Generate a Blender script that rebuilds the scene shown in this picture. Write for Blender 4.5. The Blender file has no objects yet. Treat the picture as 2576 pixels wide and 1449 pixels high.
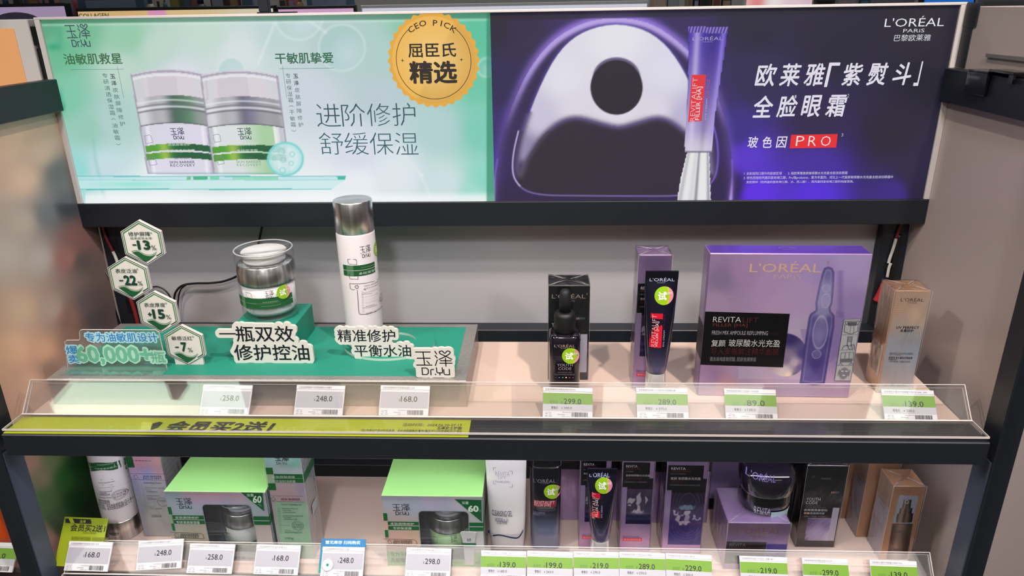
import bpy, math, random
import numpy as np
from mathutils import Vector, Matrix
from mathutils.geometry import tessellate_polygon

# ------------------------------------------------------------------ camera
SC = bpy.context.scene
COL = SC.collection
CAM = np.array([0.06976, -0.99620, 0.45945])
RX = np.array([0.99911762, 0.03903857, -0.01549129])
RX /= np.linalg.norm(RX)
FW = np.array([-0.04199834, 0.93179933, -0.36053591])
FW = FW - RX * (FW @ RX); FW /= np.linalg.norm(FW)
UP = np.cross(RX, FW)
FPX = 1824.84
cam = bpy.data.objects.new('camera', bpy.data.cameras.new('camera'))
COL.objects.link(cam)
cam.matrix_world = Matrix(((RX[0], UP[0], -FW[0], CAM[0]), (RX[1], UP[1], -FW[1], CAM[1]), (RX[2], UP[2], -FW[2], CAM[2]), (0, 0, 0, 1)))
cam.data.sensor_width = 36.0
cam.data.lens = FPX / 2576 * 36
cam.data.clip_start = 0.02
SC.camera = cam
# ------------------------------------------------------------------ world, lamps, exposure
SC.view_settings.view_transform = 'Standard'
SC.view_settings.look = 'None'
SC.view_settings.gamma = 1
SC.view_settings.use_curve_mapping = False
SC.view_settings.exposure = 0.0
SC.cycles.max_bounces = 8
SC.cycles.transparent_max_bounces = 24
SC.cycles.caustics_reflective = False
SC.cycles.caustics_refractive = False
W = bpy.data.worlds.new('shop_air'); SC.world = W; W.use_nodes = True
W.node_tree.nodes['Background'].inputs[0].default_value = (0.62, 0.60, 0.66, 1)
W.node_tree.nodes['Background'].inputs[1].default_value = 0.7


def spot(name, loc, to, power, color, radius=0.035, size=50):
    l = bpy.data.lights.new(name, 'SPOT'); l.energy = power; l.color = color
    l.shadow_soft_size = radius; l.spot_size = math.radians(size); l.spot_blend = 0.6
    o = bpy.data.objects.new(name, l); COL.objects.link(o); o.location = loc
    o.rotation_euler = (Vector(to) - Vector(loc)).to_track_quat('-Z', 'Y').to_euler()
    return o


spot('track_spot', (0.62, -1.05, 1.80), (0.1, -0.15, 0.0), 105, (1.0, 0.87, 0.78))
spot('track_spot', (-0.30, -0.95, 1.80), (0.1, -0.15, 0.0), 60, (1.0, 0.88, 0.80))
spot('track_spot', (-1.50, -1.30, 1.80), (-0.25, -0.15, 0.0), 66, (1.0, 0.90, 0.83), 0.05)
spot('track_spot', (1.6, -1.35, 1.80), (0.3, -0.1, 0.0), 40, (0.93, 0.88, 1.0), 0.05)
spot('track_spot', (0.0, -2.3, 1.80), (0.0, -0.2, -0.2), 100, (0.95, 0.93, 1.0), 0.12, 60)


def pxray(px, py):
    return FPX * FW + (px - 1288) * RX - (py - 724.5) * UP


def onp(px, py, o, n):
    d = pxray(px, py)
    t = ((np.asarray(o, float) - CAM) @ np.asarray(n, float)) / (d @ np.asarray(n, float))
    return CAM + t * d


def onY(px, py, y): return onp(px, py, (0, y, 0), (0, 1, 0))
def onZ(px, py, z): return onp(px, py, (0, 0, z), (0, 0, 1))
def onX(px, py, x): return onp(px, py, (x, 0, 0), (1, 0, 0))


def lin(c):
    if isinstance(c, str):
        c = tuple(int(c[i:i + 2], 16) / 255 for i in (1, 3, 5))
    c = np.asarray(c, float)
    if c.max() > 1.001: c = c / 255
    return np.where(c <= 0.04045, c / 12.92, ((c + 0.055) / 1.055) ** 2.4)


# ------------------------------------------------------------------ materials
MATS = {}


def bsdf(name):
    m = bpy.data.materials.new(name); m.use_nodes = True
    return m, m.node_tree, m.node_tree.nodes['Principled BSDF']


def mat(name, color='#808080', rough=0.5, metal=0.0, spec=0.5, coat=0.0, noise=0.0, nscale=40.0, bump=0.0, bscale=200.0, aniso=0.0):
    if name in MATS: return MATS[name]
    m, nt, b = bsdf(name)
    c = (*lin(color), 1)
    b.inputs['Base Color'].default_value = c
    b.inputs['Roughness'].default_value = rough
    b.inputs['Metallic'].default_value = metal
    b.inputs['Specular IOR Level'].default_value = spec
    b.inputs['Coat Weight'].default_value = coat
    b.inputs['Coat Roughness'].default_value = 0.08
    tc = nt.nodes.new('ShaderNodeTexCoord')
    if noise:
        n = nt.nodes.new('ShaderNodeTexNoise'); n.inputs['Scale'].default_value = nscale; n.inputs['Detail'].default_value = 3
        nt.links.new(tc.outputs['Object'], n.inputs['Vector'])
        r = nt.nodes.new('ShaderNodeMix'); r.data_type = 'RGBA'
        r.inputs[6].default_value = tuple(x * (1 - noise) for x in c[:3]) + (1,)
        r.inputs[7].default_value = tuple(min(1, x * (1 + noise)) for x in c[:3]) + (1,)
        nt.links.new(n.outputs[0], r.inputs[0]); nt.links.new(r.outputs[2], b.inputs['Base Color'])
    if bump:
        n = nt.nodes.new('ShaderNodeTexNoise'); n.inputs['Scale'].default_value = bscale; n.inputs['Detail'].default_value = 2
        nt.links.new(tc.outputs['Object'], n.inputs['Vector'])
        bp = nt.nodes.new('ShaderNodeBump'); bp.inputs['Strength'].default_value = bump; bp.inputs['Distance'].default_value = 0.001
        nt.links.new(n.outputs[0], bp.inputs['Height']); nt.links.new(bp.outputs[0], b.inputs['Normal'])
    MATS[name] = m
    return m


def emis(name, color, strength):
    if name in MATS: return MATS[name]
    m = bpy.data.materials.new(name); m.use_nodes = True; nt = m.node_tree
    nt.nodes.remove(nt.nodes['Principled BSDF'])
    e = nt.nodes.new('ShaderNodeEmission'); e.inputs[0].default_value = (*lin(color), 1); e.inputs[1].default_value = strength
    nt.links.new(e.outputs[0], nt.nodes['Material Output'].inputs[0])
    MATS[name] = m
    return m


def clear(name, tint=(1, 1, 1), gloss=1.0, rough=0.02, haze=0.0, hazecol=(.9, .9, .9), bump=0.0, bscale=60, ior=1.45):
    """thin clear plastic: what passes straight through, a Fresnel reflection, a little haze"""
    if name in MATS: return MATS[name]
    m = bpy.data.materials.new(name); m.use_nodes = True; nt = m.node_tree
    nt.nodes.remove(nt.nodes['Principled BSDF'])
    t = nt.nodes.new('ShaderNodeBsdfTransparent'); t.inputs[0].default_value = (*tint, 1)
    g = nt.nodes.new('ShaderNodeBsdfGlossy'); g.inputs['Roughness'].default_value = rough
    f = nt.nodes.new('ShaderNodeFresnel')
    ge = nt.nodes.new('ShaderNodeNewGeometry'); mr = nt.nodes.new('ShaderNodeMapRange')
    mr.inputs['To Min'].default_value = ior; mr.inputs['To Max'].default_value = 1 / ior
    nt.links.new(ge.outputs['Backfacing'], mr.inputs['Value']); nt.links.new(mr.outputs[0], f.inputs[0])
    mu = nt.nodes.new('ShaderNodeMath'); mu.operation = 'MULTIPLY'; mu.use_clamp = True; mu.inputs[1].default_value = gloss
    nt.links.new(f.outputs[0], mu.inputs[0])
    mix = nt.nodes.new('ShaderNodeMixShader'); nt.links.new(mu.outputs[0], mix.inputs[0])
    last = t.outputs[0]
    if haze:
        d = nt.nodes.new('ShaderNodeBsdfDiffuse'); d.inputs[0].default_value = (*hazecol, 1)
        mh = nt.nodes.new('ShaderNodeMixShader'); mh.inputs[0].default_value = haze
        nt.links.new(t.outputs[0], mh.inputs[1]); nt.links.new(d.outputs[0], mh.inputs[2]); last = mh.outputs[0]
    nt.links.new(last, mix.inputs[1]); nt.links.new(g.outputs[0], mix.inputs[2])
    nt.links.new(mix.outputs[0], nt.nodes['Material Output'].inputs[0])
    if bump:
        tc = nt.nodes.new('ShaderNodeTexCoord')
        n = nt.nodes.new('ShaderNodeTexNoise'); n.inputs['Scale'].default_value = bscale; n.inputs['Detail'].default_value = 1
        n.inputs['Distortion'].default_value = 1.5
        mp = nt.nodes.new('ShaderNodeMapping'); mp.inputs['Scale'].default_value = (1, 1, 0.35)
        nt.links.new(tc.outputs['Object'], mp.inputs[0]); nt.links.new(mp.outputs[0], n.inputs['Vector'])
        bp = nt.nodes.new('ShaderNodeBump'); bp.inputs['Strength'].default_value = bump; bp.inputs['Distance'].default_value = 0.004
        nt.links.new(n.outputs[0], bp.inputs['Height']); nt.links.new(bp.outputs[0], g.inputs['Normal']); nt.links.new(bp.outputs[0], f.inputs['Normal'])
    MATS[name] = m
    return m


def vcol(name, rough=0.5, metal=0.0, emit=0.0, coat=0.0, spec=0.5):
    """surface printed with the colours stored on the mesh (flat print)"""
    if name in MATS: return MATS[name]
    m, nt, b = bsdf(name)
    a = nt.nodes.new('ShaderNodeAttribute'); a.attribute_name = 'Col'
    if emit: b.inputs['Base Color'].default_value = (.015, .015, .018, 1)
    else: nt.links.new(a.outputs['Color'], b.inputs['Base Color'])
    b.inputs['Roughness'].default_value = rough; b.inputs['Metallic'].default_value = metal
    b.inputs['Coat Weight'].default_value = coat; b.inputs['Coat Roughness'].default_value = 0.05
    b.inputs['Specular IOR Level'].default_value = spec
    if emit:
        nt.links.new(a.outputs['Color'], b.inputs['Emission Color'])
        b.inputs['Emission Strength'].default_value = emit
    MATS[name] = m
    return m


INK = vcol('printed_ink', 0.45)
GLOSSINK = vcol('glossy_printed_board', 0.3, coat=0.4)
FOILINK = vcol('metallic_printed_board', 0.34, metal=0.45, coat=0.25)
BACKLIT = vcol('backlit_poster_print', 0.25, emit=0.92, spec=0.5)
DARK = mat('charcoal_powder_coat', '#161b22', 0.42, bump=0.05, bscale=900)
GLOW_CHARCOAL = mat('shelf_glow_charcoal', '#3a4250', 0.4, bump=0.05, bscale=900)  # paler copy of the charcoal with the shelf's glow in its colour
WHITEP = mat('white_plastic', '#e8e6e8', 0.4)
SHELF = mat('cream_laminate', '#e0c6b8', 0.38, noise=0.03, nscale=9)
PANEL = mat('beige_laminate', '#b3a49f', 0.36, coat=0.15, noise=0.03, nscale=5)
BACKP = mat('grey_white_back_panel', '#aaa8ad', 0.42, noise=0.04, nscale=5)
FRAME = mat('silver_grey_aluminium', '#d2ccc8', 0.45, metal=0.1)
ACRYL = clear('clear_acrylic', (0.97, 0.97, 0.97), 1.0, 0.02, 0.012)
ACEDGE = mat('acrylic_cut_edge', '#cfc6c2', 0.25)
FILM = clear('shrink_wrap_film', (0.985, 0.985, 0.985), 1.2, 0.09, 0.0, bump=0.8, bscale=45)
CHROME = mat('brushed_silver', '#cfcdca', 0.3, metal=1.0)
_nt = CHROME.node_tree; _b = _nt.nodes['Principled BSDF']
_tc = _nt.nodes.new('ShaderNodeTexCoord'); _mp = _nt.nodes.new('ShaderNodeMapping'); _mp.inputs['Scale'].default_value = (1, 1, 0.0)
_no = _nt.nodes.new('ShaderNodeTexNoise'); _no.inputs['Scale'].default_value = 150; _no.inputs['Detail'].default_value = 2
_cr = _nt.nodes.new('ShaderNodeValToRGB'); _cr.color_ramp.elements[0].position = .32; _cr.color_ramp.elements[1].position = .68
_cr.color_ramp.elements[0].color = (.33, .31, .31, 1); _cr.color_ramp.elements[1].color = (.86, .84, .83, 1)
_nt.links.new(_tc.outputs['Object'], _mp.inputs[0]); _nt.links.new(_mp.outputs[0], _no.inputs['Vector']); _nt.links.new(_no.outputs[0], _cr.inputs[0]); _nt.links.new(_cr.outputs[0], _b.inputs['Base Color'])
TEAL = mat('teal_board', '#228c76', 0.55, noise=0.05, nscale=6)
FOAM = mat('white_foam_board', '#d9d6cf', 0.6)
BLACKP = mat('black_gloss_plastic', '#0d0e14', 0.22, coat=0.5)


# ------------------------------------------------------------------ meshes
class MB:
    def __init__(s): s.v = []; s.f = []; s.m = []; s.n = 0; s.mats = []; s.sm = []

    def mi(s, m):
        if m not in s.mats: s.mats.append(m)
        return s.mats.index(m)

    def add(s, vs, fs, m, smooth=False):
        k = s.mi(m)
        s.v.extend([tuple(map(float, p)) for p in vs])
        for f in fs: s.f.append(tuple(i + s.n for i in f)); s.m.append(k); s.sm.append(smooth)
        s.n += len(vs)
        return s

    def box(s, a, b, m, bev=0.0):
        (x0, y0, z0), (x1, y1, z1) = a, b
        if not bev:
            vs = [(x, y, z) for z in (z0, z1) for y in (y0, y1) for x in (x0, x1)]
            return s.add(vs, [(0, 2, 3, 1), (4, 5, 7, 6), (0, 1, 5, 4), (2, 6, 7, 3), (1, 3, 7, 5), (0, 4, 6, 2)], m)
        q = bev; vs = []; idx = {}
        for xi, x in ((-1, x0), (1, x1)):
            for yi, y in ((-1, y0), (1, y1)):
                for zi, z in ((-1, z0), (1, z1)):
                    for ax, p in enumerate(((x, y - yi * q, z - zi * q), (x - xi * q, y, z - zi * q), (x - xi * q, y - yi * q, z))):
                        idx[(xi, yi, zi, ax)] = len(vs); vs.append(p)
        fs = []
        C = np.array([(x0 + x1) / 2, (y0 + y1) / 2, (z0 + z1) / 2])
        def face(l):
            P = [np.array(vs[i]) for i in l]
            n = np.cross(P[1] - P[0], P[2] - P[0])
            fs.append(tuple(l) if n @ (sum(P) / len(P) - C) > 0 else tuple(l[::-1]))
        for ax in range(3):
            o = [i for i in range(3) if i != ax]
            for sgn in (-1, 1):
                l = []
                for a_, b_ in ((-1, -1), (1, -1), (1, 1), (-1, 1)):
                    k = [0, 0, 0]; k[ax] = sgn; k[o[0]] = a_; k[o[1]] = b_
                    l.append(idx[(*k, ax)])
                face(l)
        for ax in range(3):
            o = [i for i in range(3) if i != ax]
            for a_ in (-1, 1):
                for b_ in (-1, 1):
                    k1 = [0, 0, 0]; k1[o[0]] = a_; k1[o[1]] = b_; k2 = list(k1); k1[ax] = -1; k2[ax] = 1
                    face([idx[(*k1, o[0])], idx[(*k1, o[1])], idx[(*k2, o[1])], idx[(*k2, o[0])]])
        for k in [(i, j, l) for i in (-1, 1) for j in (-1, 1) for l in (-1, 1)]:
            face([idx[(*k, 0)], idx[(*k, 1)], idx[(*k, 2)]])
        return s.add(vs, fs, m)

    def lathe(s, prof, m, c=(0, 0), seg=64, smooth=True, sx=1.0, sy=1.0, z0=0.0):
        vs = []; fs = []
        for r, z in prof:
            for i in range(seg):
                a = 2 * math.pi * i / seg
                vs.append((c[0] + r * sx * math.cos(a), c[1] + r * sy * math.sin(a), z + z0))
        for k in range(len(prof) - 1):
            for i in range(seg):
                j = (i + 1) % seg
                fs.append((k * seg + i, k * seg + j, (k + 1) * seg + j, (k + 1) * seg + i))
        return s.add(vs, fs, m, smooth)

    def loft(s, secs, m, c=(0, 0), seg=64, smooth=True, caps=True):
        """secs: (z, half width, half depth, exponent)"""
        vs = []; fs = []
        for z, a, b, e in secs:
            for i in range(seg):
                t = 2 * math.pi * i / seg; ct, st = math.cos(t), math.sin(t)
                vs.append((c[0] + a * math.copysign(abs(ct) ** (2 / e), ct), c[1] + b * math.copysign(abs(st) ** (2 / e), st), z))
        for k in range(len(secs) - 1):
            for i in range(seg):
                j = (i + 1) % seg
                fs.append((k * seg + i, k * seg + j, (k + 1) * seg + j, (k + 1) * seg + i))
        s.add(vs, fs, m, smooth)
        if caps:
            n = len(secs)
            s.add(vs[:seg], [tuple(range(seg))[::-1]], m); s.add(vs[(n - 1) * seg:], [tuple(range(seg))], m)
        return s

    def tube(s, pts, r, m, seg=8, smooth=True, flat=1.0):
        P = [np.asarray(p, float) for p in pts]; vs = []; fs = []
        ref = np.array([0, 1, 0.0])
        for i, p in enumerate(P):
            d = P[min(i + 1, len(P) - 1)] - P[max(i - 1, 0)]; d /= np.linalg.norm(d) + 1e-12
            a = np.cross(d, ref)
            if np.linalg.norm(a) < 1e-3: a = np.cross(d, (1, 0, 0))
            a /= np.linalg.norm(a); b = np.cross(d, a)
            for k in range(seg):
                t = 2 * math.pi * k / seg
                vs.append(p + r * (math.cos(t) * a + math.sin(t) * b * flat))
        for i in range(len(P) - 1):
            for k in range(seg):
                j = (k + 1) % seg
                fs.append((i * seg + k, (i + 1) * seg + k, (i + 1) * seg + j, i * seg + j))
        fs.append(tuple(range(seg))); fs.append(tuple((len(P) - 1) * seg + k for k in range(seg))[::-1])
        return s.add(vs, fs, m, smooth)

    def prism(s, poly, y0, y1, m, edge=None):
        """outline in x,z standing upright between two depths"""
        n = len(poly)
        if sum(poly[i][0] * poly[(i + 1) % n][1] - poly[(i + 1) % n][0] * poly[i][1] for i in range(n)) < 0: poly = poly[::-1]
        tri = tessellate_polygon([[Vector((p[0], p[1], 0)) for p in poly]])
        def up(t):
            a, b, c = (poly[i] for i in t)
            return t if (b[0] - a[0]) * (c[1] - a[1]) - (b[1] - a[1]) * (c[0] - a[0]) > 0 else t[::-1]
        tri = [up(t) for t in tri]
        s.add([(p[0], y0, p[1]) for p in poly], tri, m)
        s.add([(p[0], y1, p[1]) for p in poly], [t[::-1] for t in tri], m)
        vs = [(p[0], y0, p[1]) for p in poly] + [(p[0], y1, p[1]) for p in poly]
        s.add(vs, [(i, i + n, (i + 1) % n + n, (i + 1) % n) for i in range(n)], edge or m)
        return s


def smooth_path(pts, n=6, closed=False):
    P = [np.asarray(p, float) for p in pts]; out = []
    N = len(P)
    for i in range(N if closed else N - 1):
        p0 = P[(i - 1) % N] if closed or i > 0 else P[0]
        p1, p2 = P[i], P[(i + 1) % N]
        p3 = P[(i + 2) % N] if closed or i + 2 < N else P[-1]
        for k in range(n):
            t = k / n
            out.append(0.5 * (2 * p1 + (p2 - p0) * t + (2 * p0 - 5 * p1 + 4 * p2 - p3) * t * t + (3 * p1 - p0 - 3 * p2 + p3) * t ** 3))
    if not closed: out.append(P[-1])
    return out


# ------------------------------------------------------------------ things and parts
def link_mesh(name, mb, parent=None, label=None, kind=None):
    me = bpy.data.meshes.new(name)
    if isinstance(mb, MB):
        me.from_pydata(mb.v, [], mb.f)
        for m in mb.mats: me.materials.append(m)
        me.polygons.foreach_set('material_index', mb.m)
        me.polygons.foreach_set('use_smooth', mb.sm)
        me.update()
    else:
        me = mb
    o = bpy.data.objects.new(name, me); COL.objects.link(o)
    if parent is not None: o.parent = parent
    if label: o['label'] = label
    if kind: o['kind'] = kind
    return o


def thing(name, label, cat, loc=(0, 0, 0), rz=0.0, group=None, rot=None):
    o = bpy.data.objects.new(name, None); COL.objects.link(o); o.empty_display_size = 0.01
    o.location = loc; o.rotation_euler = rot or (0, 0, rz)
    o['label'] = label; o['category'] = cat
    if group: o['group'] = group
    return o


def mworld(o):
    return Matrix.LocRotScale(o.location, o.rotation_euler, None)


def tag(o, label, cat, group=None):
    o['label'] = label; o['category'] = cat
    if group: o['group'] = group
    return o


def structure(name, mb):
    return link_mesh(name, mb, None, None, 'structure')


# ------------------------------------------------------------------ glyph outlines
GL = {}


def glyphs(s, weight=0.0, track=1.0, res=2, vert=False):
    key = (s, weight, track, res)
    if key in GL: return GL[key]
    c = bpy.data.curves.new('t', 'FONT'); c.body = s; c.resolution_u = res; c.offset = weight; c.space_character = track
    o = bpy.data.objects.new('t', c)
    me = o.to_mesh()
    v = np.empty(len(me.vertices) * 3); me.vertices.foreach_get('co', v); v = v.reshape(-1, 3)[:, :2].copy()
    f = [tuple(p.vertices) for p in me.polygons]
    o.to_mesh_clear(); bpy.data.objects.remove(o); bpy.data.curves.remove(c)
    GL[key] = (v, f)
    return v, f


# ------------------------------------------------------------------ faces that carry print
class Face:
    """flat face: local origin O, axes U and V; M places the thing in the world"""
    def __init__(s, O, U, V, M=None):
        s.O = np.array(O, float); s.U = np.array(U, float); s.V = np.array(V, float); s.N = np.cross(s.U, s.V)
        M = M or Matrix.Identity(4)
        s.R = np.array(M.to_3x3()); s.T = np.array(M.translation)

    def map(s, uv, w):
        return s.O + uv[:, :1] * s.U + uv[:, 1:2] * s.V + w * s.N

    def uv(s, px, py):
        O = s.R @ s.O + s.T; n = s.R @ s.N
        p = onp(px, py, O, n) - O
        return np.array([p @ (s.R @ s.U), p @ (s.R @ s.V)])

    def topx(s, U, V):
        """photo coordinates in which the art of this face is laid out"""
        P = (s.O + U[..., None] * s.U + V[..., None] * s.V) @ s.R.T + s.T - CAM
        z = P @ FW
        return 1288 + FPX * (P @ RX) / z, 724.5 - FPX * (P @ UP) / z


class Cyl:
    """round wall of radius r about (cx,cy); u is arc length from the side facing angle a0"""
    def __init__(s, c, r, a0=-math.pi / 2, M=None):
        s.c = np.array(c, float); s.r = r; s.a0 = a0
        M = M or Matrix.Identity(4); s.T = np.array(M.translation)

    def map(s, uv, w):
        a = s.a0 + uv[:, 0] / s.r
        return np.stack([s.c[0] + (s.r + w) * np.cos(a), s.c[1] + (s.r + w) * np.sin(a), uv[:, 1]], 1)

    def uv(s, px, py):
        d = pxray(px, py); o = CAM - s.T; o = o[:2] - s.c
        A = d[0] ** 2 + d[1] ** 2; B = o @ d[:2]; C = o @ o - s.r ** 2
        disc = B * B - A * C
        t = (-B - math.sqrt(max(disc, 0))) / A
        p = o + t * d[:2]
        a = math.atan2(p[1], p[0]) - s.a0
        a = (a + math.pi) % (2 * math.pi) - math.pi
        return np.array([a * s.r, CAM[2] + t * d[2] - s.T[2]])


class Tube:
    """front of a lofted tube, seen along +y"""
    def __init__(s, secs, c, M=None):
        s.s = np.array([q[:4] for q in secs], float); s.c = c
        M = M or Matrix.Identity(4); s.T = np.array(M.translation)

    def map(s, uv, w):
        z = uv[:, 1]; a = np.interp(z, s.s[:, 0], s.s[:, 1]); b = np.interp(z, s.s[:, 0], s.s[:, 2]); e = np.interp(z, s.s[:, 0], s.s[:, 3])
        k = np.clip(np.abs(uv[:, 0]) / a, 0, 0.995)
        return np.stack([s.c[0] + uv[:, 0], s.c[1] - b * (1 - k ** e) ** (1 / e) - w, z], 1)

    def uv(s, px, py):
        y = s.c[1] + s.T[1]
        for _ in range(4):
            p = onY(px, py, y) - s.T
            u, v = p[0] - s.c[0], p[2]
            q = s.map(np.array([[u, v]]), 0.0)[0]; y = q[1] + s.T[1]
        return np.array([u, v])


class Print:
    """flat ink on a face, gathered in one mesh with a colour per point"""
    def __init__(s, F, base=0.00012, step=0.00006):
        s.F = F; s.base = base; s.step = step; s.v = []; s.c = []; s.f = []; s.n = 0; s.lay = 0

    def put(s, uv, faces, col, lay=None, dw=0.0):
        if lay is None: s.lay += 1; lay = s.lay
        uv = np.asarray(uv, float).reshape(-1, 2)
        P = s.F.map(uv, s.base + s.step * lay)
        if np.ndim(dw): P = P + (s.F.map(uv, 1.0) - s.F.map(uv, 0.0)) * dw[:, None]
        c = np.asarray(col, float)
        if c.ndim == 1: c = np.tile(c, (len(uv), 1))
        s.v.append(P); s.c.append(c)
        n = s.n
        s.f.extend([tuple(i + n for i in f) for f in faces]); s.n += len(uv)
        return s

    # the q... forms take face coordinates, the others take photo coordinates of the corners
    def qrect(s, u0, v0, u1, v1, col, n=8, col2=None, lay=None):
        us = np.linspace(u0, u1, n + 1)
        uv = [(u, v) for v in (v0, v1) for u in us]
        c = lin(col)
        if col2 is not None: c = np.concatenate([np.tile(lin(col2), (n + 1, 1)), np.tile(c, (n + 1, 1))])
        return s.put(uv, [(i, i + 1, n + 2 + i, n + 1 + i) for i in range(n)], c, lay)

    def rect(s, a, b, col, col2=None, n=8):
        (u0, v1), (u1, v0) = s.F.uv(*a), s.F.uv(*b)
        return s.qrect(u0, v0, u1, v1, col, n, col2)

    def qpoly(s, pts, col):
        tri = tessellate_polygon([[Vector((p[0], p[1], 0)) for p in pts]])
        out = []
        for t in tri:
            a, b, c = (pts[i] for i in t)
            out.append(t if (b[0] - a[0]) * (c[1] - a[1]) - (b[1] - a[1]) * (c[0] - a[0]) > 0 else t[::-1])
        return s.put(pts, out, lin(col))

    def poly(s, pts, col): return s.qpoly([tuple(s.F.uv(*p)) for p in pts], col)

    def qline(s, pts, w, col, closed=False, lay=None):
        P = [np.asarray(p, float) for p in pts]
        Q = [P[0]]
        for p in P[1:]:
            if np.linalg.norm(p - Q[-1]) > 1e-7: Q.append(p)
        P = Q
        if closed and np.linalg.norm(P[0] - P[-1]) < 1e-7: P = P[:-1]
        N = len(P); vs = []; fs = []
        for i in range(N):
            a = P[(i - 1) % N] if (closed or i) else P[i]
            b = P[(i + 1) % N] if (closed or i < N - 1) else P[i]
            d1 = P[i] - a; d2 = b - P[i]
            d1 = d1 / (np.linalg.norm(d1) or 1); d2 = d2 / (np.linalg.norm(d2) or 1)
            d = d1 + d2; l = np.linalg.norm(d)
            if l < 1e-6: d = d1; l = 1.0; k = 1.0
            else: k = min(1.6, 2 / l if (np.any(d1) and np.any(d2)) else 1.0)
            d = d / (np.linalg.norm(d) or 1)
            nn = np.array([-d[1], d[0]]) * w / 2 * k
            ext = 0 * d
            if not closed and i == 0: ext = -d * w / 2.5
            if not closed and i == N - 1: ext = d * w / 2.5
            vs += [P[i] + nn + ext, P[i] - nn + ext]
        for i in range(N if closed else N - 1):
            j = (i + 1) % N
            fs.append((2 * i, 2 * i + 1, 2 * j + 1, 2 * j))
        return s.put(vs, fs, lin(col), lay)

    def line(s, pts, w, col, closed=False, smooth=0):
        p = [s.F.uv(*q) for q in pts]
        if smooth: p = smooth_path(p, smooth, closed)
        return s.qline(p, w, col, closed)

    def qtext(s, t, u0, v0, u1, v1, col, weight=0.0, track=1.0, shear=0.0, res=2, keep=False, rot=0):
        v, f = glyphs(t, min(weight, 0), track, res)
        if not len(v): return s
        if weight > 0:      # bolder strokes: the glyph set again, shifted a little each way
            w_ = weight * .9; n0 = len(v); sh = [(0, 0), (w_, w_ * .4), (-w_, -w_ * .4), (w_ * .4, -w_), (-w_ * .4, w_)]
            if weight > .022: sh += [(w_ * .8, -w_ * .7), (-w_ * .8, w_ * .7), (w_, 0), (-w_, 0)]
            f = [tuple(i + n0 * k for i in q) for k in range(len(sh)) for q in f]
            v = np.concatenate([v + d for d in sh]); dw = np.repeat(np.arange(len(sh)) * 6e-6, n0)
        else: dw = 0.0
        v = v.copy()
        lo, hi = v.min(0), v.max(0); sz = np.maximum(hi - lo, 1e-6); v = (v - lo) / sz
        if shear: v[:, 0] = (v[:, 0] + shear * v[:, 1] * sz[1] / sz[0]) / (1 + abs(shear) * sz[1] / sz[0])
        if rot == 90: v = np.stack([1 - v[:, 1], v[:, 0]], 1)
        if keep:
            ar = sz[0] / sz[1]
            if (u1 - u0) / (v1 - v0) > ar: h = (u1 - u0 - (v1 - v0) * ar) / 2; u0 += h; u1 -= h
            else: h = ((v1 - v0) - (u1 - u0) / ar) / 2; v0 += h; v1 -= h
        return s.put(v * (u1 - u0, v1 - v0) + (u0, v0), f, lin(col), dw=dw)

    def text(s, t, a, b, col, **k):
        """a: photo coordinates of the left bottom corner, b: of the right top corner"""
        (u0, v0), (u1, v1) = s.F.uv(*a), s.F.uv(*b)
        return s.qtext(t, u0, v0, u1, v1, col, **k)

    def circle(s, c, r, col, n=40, w=None):
        u, v = s.F.uv(*c)
        p = [(u + r * math.cos(2 * math.pi * i / n), v + r * math.sin(2 * math.pi * i / n)) for i in range(n)]
        if w: return s.qline(p, w, col, True)
        return s.put([(u, v)] + p, [(0, i + 1, (i + 1) % n + 1) for i in range(n)], lin(col))

    def art(s, u0, v0, u1, v1, cell, fn):
        nu = max(2, int(round((u1 - u0) / cell))); nv = max(2, int(round((v1 - v0) / cell)))
        U, V = np.meshgrid(np.linspace(u0, u1, nu + 1), np.linspace(v0, v1, nv + 1))
        if hasattr(s.F, 'topx'): X, Y = s.F.topx(U, V)
        else: X, Y = U, V
        c = lin(np.clip(fn(X, Y, U, V) / 255.0, 0, 1).reshape(-1, 3) * 0.999)
        i = np.arange(nv)[:, None] * (nu + 1) + np.arange(nu)[None]
        i = i.reshape(-1)
        s.put(np.stack([U.ravel(), V.ravel()], 1), np.stack([i, i + 1, i + nu + 2, i + nu + 1], 1).tolist(), c)
        return s

    def build(s, name, m, parent=None, label=None):
        v = np.concatenate(s.v); c = np.concatenate(s.c)
        me = bpy.data.meshes.new(name); me.from_pydata(v.tolist(), [], s.f)
        at = me.color_attributes.new('Col', 'FLOAT_COLOR', 'POINT')
        at.data.foreach_set('color', np.concatenate([c, np.ones((len(c), 1))], 1).ravel())
        me.materials.append(m); me.update()
        return link_mesh(name, me, parent, label)


def idw(X, Y, pts, p=3.0, ax=1.0):
    """blend of colour samples (x, y, r, g, b)"""
    acc = np.zeros(X.shape + (3,)); ws = np.zeros(X.shape)
    for x, y, r, g, b in pts:
        w = 1 / (((X - x) ** 2 + ((Y - y) * ax) ** 2) ** (p / 2) + 1e-3)
        acc += w[..., None] * np.array([r, g, b], float); ws += w
    return acc / ws[..., None]


def over(C, mask, col):
    m = np.clip(mask, 0, 1)[..., None]
    return C * (1 - m) + np.asarray(col, float) * m


def dline(X, Y, pts):
    d = np.full(X.shape, 1e9)
    for (x0, y0), (x1, y1) in zip(pts[:-1], pts[1:]):
        dx, dy = x1 - x0, y1 - y0
        t = np.clip(((X - x0) * dx + (Y - y0) * dy) / (dx * dx + dy * dy + 1e-9), 0, 1)
        d = np.minimum(d, np.hypot(X - x0 - t * dx, Y - y0 - t * dy))
    return d


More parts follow.
